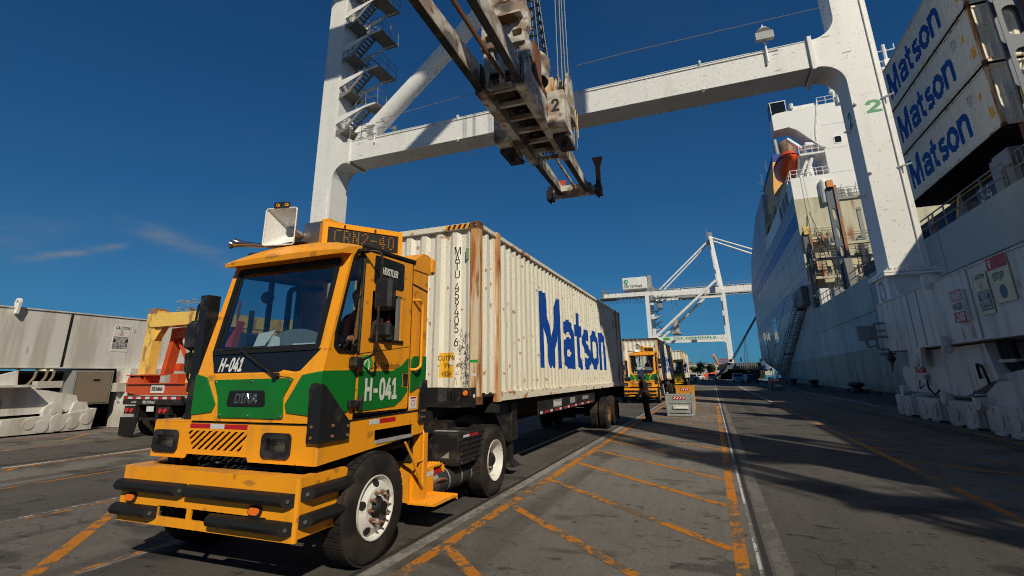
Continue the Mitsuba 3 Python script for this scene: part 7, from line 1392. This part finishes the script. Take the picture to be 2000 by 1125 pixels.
# ================================================================ left side: frames on a trailer behind the nearest tractor
def frames():
    t = thing('flat_trailer', 'black flat trailer with mud flaps and a red and white tail strip at far left', 'trailer')
    x0, x1, y = -17.65, -14.9, 10.9
    part(t, 'bed', MB().box(x0 + .1, x1, y, y + 13, 1.02, 1.10).box(x0 + .6, x0 + .75, y, y + 13, .6, 1.02).box(x1 - .75, x1 - .6, y, y + 13, .6, 1.02), 'black_steel'); part(t, 'tail_beam', MB().box(x0 + .05, x1, y - .08, y, .98, 1.24), 'black_steel'); tb = t + '__tail_beam'
    for k in range(13): part(tb, 'reflective_strip', MB().box(x0 + .08 + k * .2, x0 + .08 + k * .2 + .2, y - .084, y - .08, 1.15, 1.22), 'reflective_red' if k % 2 == 0 else 'reflective_white')
    part(tb, 'trailer_number', MB().plate(fit(text_shape('RSZ 395666', 1, True), x0 + 1.0, x0 + 1.55, 1.02, 1.10), on_y(y - .081), 0, .003).plate(fit(text_shape('467086', 1, True), x0 + .45, x0 + .7, 1.03, 1.08), on_y(y - .081), 0, .003), 'light_letter')
    for xa in (x0 + .1, x0 + 1.65):
        k = part(t, 'lamp_box', MB().box(xa, xa + .55, y - .02, y + .1, .70, .93), 'black_steel')
        for q in (.15, .36): part(k, 'tail_lamp', MB().cyl((xa + q, y - .02, .81), (xa + q, y - .05, .81), .07, n=16), 'red_lens', smooth=30)
    part(t, 'registration_plate', MB().box(x0 + 1.15, x0 + 1.48, y - .03, y - .02, .78, .95), 'sign_white'); part(t, 'underrun_bar', MB().box(x0 + .2, x1 - .3, y - .02, y + .06, .52, .60).box(x0 + .62, x0 + .76, y, y + .08, .5, 1.0).box(x0 + 1.55, x0 + 1.7, y, y + .08, .5, 1.0), 'black_steel')
    for xa in (x0 + .02, x1 - .85): part(t, 'mud_flap', MB().hull([(x, yy, z) for z, a, b in ((.60, xa, xa + .86), (.05, xa + .05, xa + .72)) for x in (a, b) for yy in (y - .06, y - .03)]), 'black_rubber')
    for yy in (y + .75, y + 2.0):
        for xx, s_ in ((x1 + .02, 1), (x0 + .4, -1)): wheel(t, xx, yy, .5, s_, .5, .28, kind='trail', rim='rust_dark')
    part(t, 'timber_block', MB().box(x0 - .12, x0 + .12, y + .1, y + .4, 1.24, 1.62), 'plank')
    o = thing('orange_frame', 'orange steel spreader frame standing on the flat trailer at far left', 'frame')
    part(o, 'base_beam', MB().prism('y', [(x0, 1.62), (x0 + .05, 1.35), (x0 + .6, 1.27), (x1, 1.27), (x1, 1.60), (x0 + .75, 1.62), (x0 + .6, 1.80), (x0 + .05, 1.80)], y - .05, y + .5).box(x0, x1, y - .12, y + .55, 1.60, 1.63), 'orange_steel'); ob = o + '__base_beam'
    part(ob, 'name_plate', MB().plate(sbox(x0 + 1.25, 1.33, x0 + 1.85, 1.58), on_y(y - .05), 0, .02), 'sign_white'); part(ob, 'lettering', MB().plate(fit(text_shape('BROMMA', 1, True, .03), x0 + 1.30, x0 + 1.80, 1.39, 1.52), on_y(y - .07), 0, .003), 'sign_black')
    part(o, 'pedestal', MB().box(x0 - .02, x0 + 1.05, y - .1, y + .5, 1.86, 1.89).box(x0 + .25, x0 + .55, y, y + .4, 1.62, 1.86).box(x0 + .1, x0 + .13, y - .05, y + .45, 1.62, 1.86).box(x0 + .8, x0 + .83, y - .05, y + .45, 1.62, 1.86).box(x0 + 1.95, x0 + 2.3, y, y + .4, 1.62, 1.9), 'orange_steel')
    part(o, 'upright', MB().hull([(x, yy, z) for z, a in ((1.89, x0 + .72), (3.35, x0 + .97)) for x in (a, a + .20) for yy in (y + .5, y + .8)]).beam((x0 + .95, y + .65, 3.25), (x0 + 2.1, y + .65, 1.85), .09, .09), 'orange_steel'); part(o, 'cross_beam', MB().box(x0 + 1.0, x1 + .4, y + .45, y + .85, 3.05, 3.38).box(x0 + 1.85, x0 + 2.05, y + .43, y + .45, 3.15, 3.3), 'orange_steel')
    part(o, 'right_upright', MB().hull([(x, yy, z) for z, a in ((1.2, x1 - .1), (3.55, x1 + .45)) for x in (a, a + .25) for yy in (y + .9, y + 1.15)]), 'orange_steel'); part(o, 'hook_bar', MB().path([(x0 + 1.30, y + .8, 3.5), (x0 + 1.38, y + .8, 4.05), (x0 + 1.25, y + .8, 4.08)], .05, 6, .02).path([(x1 + .6, y + .9, 3.4), (x1 + .68, y + .9, 4.15), (x1 + .54, y + .9, 4.18)], .05, 6, .02), 'rust_dark')
    part(o, 'long_beam', MB().box(x0 + .8, x0 + 1.2, y + .8, y + 12, 2.0, 2.25).box(x1 - .2, x1 + .2, y + .8, y + 12, 1.5, 2.0), 'orange_steel')
    f = thing('yellow_frame', 'chipped yellow steel portal frame on the flat trailer, behind the orange base', 'frame')
    xa, xb = -17.30, -14.75
    part(f, 'left_post', MB().hull([(x, yy, z) for z, a, w_ in ((1.9, xa - .05, .42), (3.95, xa + .0, .40)) for x in (a, a + w_) for yy in (y + .05, y + .35)]), 'frame_yellow'); part(f, 'top_beam', MB().prism('y', [(xa, 3.85), (xa, 3.55), (xa + .25, 3.40), (xb + .3, 3.42), (xb + .3, 3.80), (xa + 1.2, 3.84)], y + .0, y + .4).prism('y', [(xa + .38, 3.46), (xa + .75, 3.44), (xa + .38, 2.95)], y + .1, y + .3), 'frame_yellow')
    part(f, 'right_post', MB().hull([(x, yy, z) for z, a in ((1.3, xb - .35), (3.95, xb - .1)) for x in (a, a + .36) for yy in (y + .05, y + .35)]), 'frame_yellow'); part(f, 'corner_block', MB().box(xa - .0, xa + .38, y, y + .4, 3.85, 4.02).box(xb - .1, xb + .15, y, y + .3, 3.8, 4.1), 'post_rust'); part(f, 'long_beam', MB().box(xb + .1, xb + .5, y + .4, y + 12, 3.35, 3.75).box(xa, xa + .3, y + .4, y + 12, 3.5, 3.8).box(xb + .05, xb + .6, y + 3, y + 3.2, 3.3, 3.8).box(xb + .05, xb + .6, y + 6, y + 6.2, 3.3, 3.8), 'frame_yellow')
frames()
LOCAL[0] = T().translate([-24.0, 12.7, 1.52]); container('white corrugated container peeking over the left sill beam', L=12.192, detail=1, stickers=False); LOCAL[0] = None
hc_ = thing('hatch_cover', 'stacked steel hatch covers behind the left sill beam, coloured black for the shade there', 'hatch cover')  # slabs coloured black to stand for the shade behind the sill
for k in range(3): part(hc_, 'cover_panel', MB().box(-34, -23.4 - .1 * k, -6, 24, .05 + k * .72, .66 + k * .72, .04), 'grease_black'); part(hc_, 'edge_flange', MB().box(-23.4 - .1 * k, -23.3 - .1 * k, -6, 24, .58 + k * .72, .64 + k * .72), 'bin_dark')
gc = thing('green_container', 'green container with white letters, topmost of its stack behind the yellow frame', 'container'); part(gc, 'body', MB().box(-60, -47, 40.1, 52, 4.9, 7.5), 'sticker_green'); part(gc, 'lettering', MB().plate(fit(text_shape('IMA', 1, True, .02), -54.5, -50.2, 5.5, 7.1), on_y(40.08), 0, .02), 'sign_white'); part(gc, 'rail', MB().box(-60, -47, 40.05, 40.1, 7.3, 7.5).box(-60, -47, 40.05, 40.1, 4.9, 5.1), 'frame_yellow')
gc2 = thing('grey_container', 'grey container under the green one behind the yellow frame', 'container'); part(gc2, 'body', MB().box(-60, -47, 40.1, 52, 2.3, 4.88), 'car_glass'); part(gc2, 'lower_body', MB().box(-60, -47, 40.2, 52, 0, 2.28), 'ship_grey')
lp = thing('light_mast', 'tall light mast with clusters of floodlights far behind the yellow frame', 'lamp post')
LX_, LY_ = -221.0, 156.0
part(lp, 'mast', MB().cyl((LX_, LY_, 0), (LX_, LY_, 36.8), .5, .25, n=10), 'galvanised'); m = MB()
for z in (36.5, 32.5, 30.5):
    for q in range(5): a = q * 1.256 + z; p = (LX_ + 3.6 * math.cos(a), LY_ + 3.6 * math.sin(a), z + .8 * (q % 2)); m.cyl((LX_, LY_, z - .8), p, .12, n=5).obox(p, (1.7, 1.2, .7), np.eye(3))
part(lp, 'floodlights', m, 'galvanised')

# ================================================================ vehicles and gear at the far end of the quay
def car(x, y, kind, paint, label, ang=0.0):
    LOCAL[0] = T().translate([x, y, 0]).rotate([0, 0, 1], ang)
    t = thing('parked_car' if kind != 'pickup' else 'pickup_truck', label, 'car' if kind != 'pickup' else 'pickup truck')
    W = .95
    if kind == 'pickup': prof = [(0, .5), (0, .95), (.3, 1.05), (1.5, 1.1), (2.1, 1.72), (3.3, 1.75), (3.5, 1.15), (5.4, 1.12), (5.4, .5)]; cab_ = [(1.6, 1.12), (2.15, 1.66), (3.25, 1.69), (3.4, 1.15)]
    else: prof = [(0, .45), (0, .9), (.25, 1.0), (1.1, 1.08), (1.8, 1.72), (4.3, 1.75), (4.75, 1.1), (4.8, .45)]; cab_ = [(1.2, 1.1), (1.85, 1.66), (4.2, 1.69), (4.55, 1.12)]
    part(t, 'body', MB().prism('x', prof, -W, W).box(-W - .02, W + .02, -.06, .12, .42, .62, .03), paint); part(t, 'side_windows', MB().prism('x', cab_, -W - .01, W + .01), 'car_glass')
    w0, w1 = (prof[3], prof[4]); d = np.array([0, w1[0] - w0[0], w1[1] - w0[1]]); n_ = np.array([0, -d[2], d[1]]) / np.linalg.norm(d) * .02
    part(t, 'windscreen', MB().add([np.array([-.82, w0[0], w0[1]]) + d * .1 + n_, np.array([.82, w0[0], w0[1]]) + d * .1 + n_, np.array([.7, w0[0], w0[1]]) + d * .92 + n_, np.array([-.7, w0[0], w0[1]]) + d * .92 + n_], [[0, 1, 2, 3]]), 'car_glass')
    part(t, 'grille', MB().box(-.5, .5, -.02, .01, .62, .85), 'black_plastic')
    for s_ in (-1, 1):
        part(t, 'headlight', MB().box(s_ * .72 - .17, s_ * .72 + .17, -.03, .02, .72, .9, .02), 'lamp_glass'); part(t, 'mirror', MB().box(s_ * 1.08 - .1, s_ * 1.08 + .1, 1.45, 1.58, 1.05, 1.22, .03), paint)
        for yy in (.85, prof[-1][0] - .95): part(t, 'wheel', MB().cyl((s_ * .72, yy, .36), (s_ * .97, yy, .36), .36, n=20).cyl((s_ * .97, yy, .36), (s_ * .975, yy, .36), .2, n=12), 'tyre_rubber', smooth=30)
    LOCAL[0] = None
    return t
car(4.75, 112, 'suv', 'car_silver', 'silver off-road car facing the camera beside the dark forklift')
cd = thing('open_car', 'white car with its door open behind the silver off-road car', 'car'); part(cd, 'body', MB().prism('x', [(118, .45), (118, .95), (119.2, 1.05), (120, 1.6), (122.3, 1.6), (123, .9), (123, .45)], 6.3, 8.0), 'car_white'); part(cd, 'open_door', MB().prism('y', [(5.6, .5), (6.3, .5), (6.3, 1.5), (6.0, 1.55), (5.6, 1.1)], 119.0, 119.1), 'car_white'); part(cd, 'window', MB().prism('x', [(119.3, 1.08), (120.05, 1.52), (122.2, 1.52), (122.7, 1.0)], 6.29, 8.01), 'car_glass'); part(cd, 'door_lamp', MB().box(5.7, 6.0, 118.98, 119, .95, 1.05), 'boat_orange')
car(-.2, 150, 'suv', 'car_silver', 'silver car parked in the middle of the far lane, left of the ramp'); car(-3.9, 160, 'pickup', 'car_silver', 'grey pickup truck at the far end, left of the silver car', 90); car(-3.2, 176, 'suv', 'car_white', 'white car behind the grey pickup truck', 40); car(-8.8, 150, 'suv', 'car_white', 'white van beside the traffic cones at the far left of the lane', 0)
fk = thing('forklift', 'dark forklift standing at the ship\'s side behind the lone dark bin', 'forklift')
part(fk, 'body', MB().box(5.9, 7.5, 102.6, 105, .5, 1.3, .1).box(5.9, 7.5, 104.2, 105.2, .4, 1.5, .1), 'crane_dark'); part(fk, 'mast', MB().box(6.0, 6.16, 102.3, 102.5, .1, 2.35).box(7.2, 7.36, 102.3, 102.5, .1, 2.35).box(6.0, 7.36, 102.3, 102.5, 2.2, 2.35).box(6.4, 6.5, 102.3, 102.4, .1, 2.2).box(6.9, 7.0, 102.3, 102.4, .1, 2.2).box(5.95, 7.4, 102.2, 102.3, .4, .9), 'crane_dark'); part(fk, 'overhead_guard', MB().box(6.0, 7.4, 102.8, 104.6, 2.2, 2.28).box(6.0, 6.1, 104.5, 104.6, 1.3, 2.2).box(7.3, 7.4, 104.5, 104.6, 1.3, 2.2).box(6.0, 6.1, 102.9, 103, 1.3, 2.2).box(7.3, 7.4, 102.9, 103, 1.3, 2.2), 'crane_dark'); part(fk, 'forks', MB().box(6.2, 6.35, 101.1, 102.3, .1, .16).box(7.0, 7.15, 101.1, 102.3, .1, .16), 'crane_dark')
for xx in (5.85, 7.3):
    for yy in (103, 104.8): part(fk, 'wheel', MB().cyl((xx, yy, .38), (xx + .28, yy, .38), .38, n=18), 'tyre_rubber', smooth=30)
for x, y, lb_ in ((-6.3, 148, 'orange traffic cone left of the striped barrier'), (-4.9, 148, 'orange traffic cone right of the striped barrier'), (-2.4, 142, 'tall orange traffic cone between the pickup and the silver car')):
    k = thing('traffic_cone', lb_, 'traffic cone', 'cones at the far end of the lane'); part(k, 'cone', MB().lathe([(.22, .04), (.05, 1.0), (.001, 1.02)], (x, y, 0), (0, 0, 1), 14), 'cone_orange', smooth=40); part(k, 'base', MB().box(x - .3, x + .3, y - .3, y + .3, 0, .05), 'black_rubber')
k = thing('road_barrier', 'white and orange barrier between two traffic cones', 'barrier'); part(k, 'panel', MB().box(-6.2, -5.1, 150, 150.3, .05, .65), 'sign_white'); part(k, 'orange_top', MB().box(-6.25, -5.05, 149.95, 150.35, .65, 1.0), 'crane_orange')
mc = thing('mobile_crane', 'orange mobile crane with raised boom beyond the parked cars', 'mobile crane'); part(mc, 'boom', MB().beam((3.4, 202, 2.6), (1.15, 200, 8.2), .55, .6).beam((1.3, 200.1, 7.8), (1.0, 200, 8.7), .3, .9), 'crane_orange'); part(mc, 'superstructure', MB().box(2.9, 5.3, 200.5, 204, 1.2, 2.9, .1), 'crane_orange'); part(mc, 'carrier', MB().box(1.5, 6, 200, 205, .5, 1.2), 'crane_dark'); part(mc, 'counterweight', MB().box(4.6, 5.9, 200.6, 203, 1.5, 2.6), 'far_red')
lc = thing('lattice_crane', 'far grey lattice crane with a vertical tower rising above the ship\'s ramp', 'crane'); m = MB()
for dx, dy in ((-.9, -.9), (.9, -.9), (.9, .9), (-.9, .9)): m.beam((17.5 + dx, 300 + dy, 5), (18.3 + dx * .35, 300 + dy * .35, 20), .16, .16)
for q in range(13):
    f0, f1 = q / 13, (q + 1) / 13; c0_, c1_ = np.array([17.5 + .8 * f0, 300, 5 + 15 * f0]), np.array([17.5 + .8 * f1, 300, 5 + 15 * f1]); r0_, r1_ = .9 * (1 - .65 * f0), .9 * (1 - .65 * f1); s_ = 1 if q % 2 else -1
    m.beam(c0_ + (-r0_ * s_, -r0_, 0), c1_ + (r1_ * s_, -r1_, 0), .1, .1).beam(c0_ + (-r0_, -r0_, 0), c0_ + (r0_, -r0_, 0), .1, .1).beam(c0_ + (r0_, -r0_ * s_, 0), c1_ + (r1_, r1_ * s_, 0), .1, .1)
part(lc, 'tower', m, 'crane_dark'); part(lc, 'machinery', MB().box(15.5, 19, 298, 302, 3.5, 6.5).box(19, 21, 298, 300, 4, 5.5).box(18.1, 18.6, 299.7, 300.3, 20, 21.5), 'crane_dark')
ml_ = thing('boom_lift', 'blue articulated boom lift reaching up beside the ship\'s stern', 'boom lift'); part(ml_, 'boom', MB().beam((14.9, 166, 4.4), (14.3, 166, 8.6), .55, .55).beam((14.3, 166, 8.6), (13.75, 166, 13.0), .4, .4).beam((13.75, 166, 13.0), (14.8, 166, 13.6), .3, .3).box(14.2, 15.1, 165.5, 166.5, 13.4, 14.0), 'sky_blue_steel'); part(ml_, 'base', MB().box(14.2, 15.4, 164.5, 168, 2.4, 4.4, .4), 'sky_blue_steel')

# ================================================================ the second gantry crane, far down the quay
far = dup(crane, T().translate([0, 215.9, 0]), 'distant white gantry crane whose portal beam carries green lettering, boom over the ship', 'white gantry cranes on the quay', skip=('number', '_sign', 'inspection', 'bolts', 'stair_landing_008', 'notice', 'danger', 'caution', 'cables__'))
LOCAL[0] = T().translate([0, 215.9, -.074]).scale(1.0435)
pb = far + '__portal_beam_001'
part(pb, 'operator_letters', MB().plate(fit(text_shape('SSA TERMINALS', 1, True, .03, 1.3), -13.0, 2.9, 15.12, 16.02), on_y(3.9), 0, .03), 'crane_green'); part(pb, 'green_panel', MB().plate(sbox(-16.9, 15.1, -14.4, 16.0), on_y(3.9), 0, .02), 'ssa_green')
mh = far + '__machinery_house'; hy = 9.2
part(mh, 'operator_letters', MB().plate(fit(text_shape('SSA Terminals', 1, True), -31.6, -24.0, 38.1, 39.4), on_y(hy), 0, .04), 'car_glass'); part(mh, 'operator_logo', MB().plate(affinity.scale(Point(-30.7, 40.5).buffer(1), 1.0, 1.25).difference(LineString([(-31.3, 39.2), (-30.9, 40.8), (-30.3, 41.2), (-30, 39.2)]).buffer(.14)), on_y(hy), 0, .05), 'crane_green')
LOCAL[0] = None
ds = thing('hanging_spreader', 'small dirty white spreader hanging under the distant gantry crane', 'spreader'); m = MB().box(-13.6, -11.4, 229, 232, 19.4, 23.2, .3).box(-14.2, -10.8, 226, 235, 18.6, 19.4); part(ds, 'body', m, 'spreader_paint'); part(ds, 'headblock', MB().hull([(-13.4, 229, 23.2), (-11.6, 229, 23.2), (-13.0, 229, 24.8), (-12.0, 229, 24.8), (-13.4, 231, 23.2), (-11.6, 231, 23.2), (-13, 231, 24.8), (-12, 231, 24.8)]), 'spreader_paint'); m = MB()
for x in (-13.4, -11.6):
    for y in (229.5, 231.5): m.cyl((x, y, 23), (x, y, 34.5), .05, n=5)
part(ds, 'ropes', m, 'wire_rope')

# ================================================================ far shore: sheds, stacks, poles, trees
fs = MB().add([[-900, 420, -.3], [1500, 420, -.3], [1500, 3000, -.3], [-900, 3000, -.3]], [[0, 1, 2, 3]]) if 0 else None
sheds = [(-62, 430, 34, 9, 'far_grey', 'long grey shed on the far skyline left of the cranes'), (-22, 520, 30, 11, 'far_cream', 'cream warehouse on the far skyline'), (-48, 640, 26, 16, 'far_brown', 'brown block on the far skyline'), (16, 560, 40, 9, 'far_cream', 'low cream shed on the far skyline right of the red frames'), (-90, 720, 40, 18, 'far_grey', 'tall grey block on the far skyline'), (2, 760, 50, 15, 'far_brown', 'wide brown block at the back of the skyline')]
for x, y, w, h_, mt, lb_ in sheds:
    k = thing('warehouse', lb_, 'building'); part(k, 'wall', MB().box(x, x + w, y, y + 30, 0, h_), mt); part(k, 'roof', MB().box(x - .5, x + w + .5, y - .5, y + 30.5, h_, h_ + .6), 'far_grey' if mt != 'far_grey' else 'far_cream')
    for q in range(int(w / 5)): part(k, 'window', MB().box(x + 1.5 + q * 5, x + 4 + q * 5, y - .1, y, h_ * .45, h_ * .72), 'window_dark')
k = thing('red_steel_racks', 'red steel racks stacked on the quay beyond the mobile crane', 'rack'); m = MB()
for z in np.arange(2, 10.5, 1.6): m.box(4.5, 13, 330, 333, z, z + .5)
for x in np.arange(4.5, 13.2, 1.05): m.box(x, x + .35, 330, 333, 0, 10.4)
part(k, 'frame', m, 'far_red')
for q, (x, y, w, h_, mt) in enumerate(((-26, 300, 12, 5, 'far_grey'), (-15, 310, 12, 5, 'far_cream'), (-38, 290, 12, 5.2, 'far_blue'), (-52, 300, 13, 5.2, 'far_brown'), (-6, 300, 6, 2.6, 'far_cream'), (-33, 380, 12, 7.8, 'far_red'), (-70, 320, 12, 7.8, 'far_grey'), (-16, 268, 10, 2.6, 'far_cream'))):
    k = thing('distant_container', f'distant {("grey", "cream", "blue", "brown", "pale", "red", "tall grey", "low cream")[q]} container block among the far stacks', 'container', 'container blocks at the far end'); part(k, 'body', MB().box(x, x + w, y, y + 2.4, 0, h_), mt); part(k, 'frame', MB().box(x - .05, x + w + .05, y - .05, y, h_ - .25, h_).box(x - .05, x + w + .05, y - .05, y, 0, .25), 'bin_dark')
k = thing('light_clutter', 'jumble of orange and white small gear beyond the parked cars', 'gear', kind='stuff'); m = MB()
for q in range(40): x = rng.uniform(-12, 3); y = rng.uniform(190, 240); s_ = rng.uniform(.4, 1.5); m.box(x, x + s_, y, y + 1, 0, s_)
scene[k] = mikit.ply(m.mesh(), 'far_cream'); labels[k] = {'label': 'jumble of pale boxes and gear beyond the parked cars', 'category': 'gear', 'kind': 'stuff'}
k = thing('gear_pile', 'heap of orange gear behind the silver car at the far end', 'gear'); m = MB()
for q in range(9): x = rng.uniform(-3, .5); m.box(x, x + rng.uniform(.5, 1.2), 185, 187, .8, rng.uniform(1.5, 2.4))
part(k, 'crates', m, 'cone_orange'); part(k, 'pallets', MB().box(-3, 1.2, 185, 188, 0, .8), 'far_brown')
def tree(x, y, h_, w, label):
    t = thing('tree', label, 'tree', 'trees behind the parked cars'); part(t, 'trunk', MB().cyl((x, y, 0), (x, y, h_ * .6), .35, .15, n=7).cyl((x, y, h_ * .35), (x + w * .25, y, h_ * .7), .14, .05, n=5).cyl((x, y, h_ * .4), (x - w * .25, y, h_ * .75), .14, .05, n=5), 'bark')
    r_ = np.random.default_rng(int(x * 7 + y)); n = 700; cl = r_.normal(size=(9, 3)) * [w * .26, w * .26, h_ * .15] + [x, y, h_ * .66]; c = cl[r_.integers(0, 9, n)] + r_.normal(size=(n, 3)) * [w * .13, w * .13, h_ * .09]; a = r_.normal(size=(n, 3)); a /= np.linalg.norm(a, axis=1, keepdims=True); b = np.cross(a, r_.normal(size=(n, 3))); b /= np.linalg.norm(b, axis=1, keepdims=True); s_ = r_.uniform(.25, .6, (n, 1))
    v = np.stack([c + a * s_, c + b * s_ * .6, c - a * s_, c - b * s_ * .6], 1).reshape(-1, 3); part(t, 'crown', MB().add(v, np.arange(4 * n).reshape(-1, 4)), 'leaf_green')
tree(-.4, 255, 6.5, 4.5, 'round green tree between the cars and the orange crane boom'); tree(-5.5, 270, 6.8, 5, 'green tree left of the round one'); tree(-9, 300, 6, 5, 'small green tree left of the others')
for q, (x, y, h_) in enumerate(((-19, 330, 15), (-8, 350, 18), (2.5, 380, 24), (10.5, 400, 26), (-28, 360, 15), (-13, 340, 12))):
    k = thing('utility_pole', ('pole on the far skyline behind the cream blocks', 'tall pole behind the trees', 'thin tall mast left of the red racks', 'thin white mast above the red racks', 'leftmost pole on the far skyline', 'short far pole with cross arms')[q], 'pole', 'poles on the far skyline'); part(k, 'shaft', MB().cyl((x, y, 0), (x, y, h_), .18, .08, n=6), 'far_grey'); part(k, 'cross_arm', MB().box(x - 1.6, x + 1.6, y - .06, y + .06, h_ - 1.0, h_ - .8), 'far_grey')
k = thing('road_sign', 'small green road sign on the far skyline', 'sign'); part(k, 'panel', MB().box(-14.3, -12.2, 299.8, 300, 7.0, 8.6), 'sticker_green'); part(k, 'post', MB().cyl((-13.2, 300.1, 0), (-13.2, 300.1, 7.2), .1, n=6), 'far_grey')
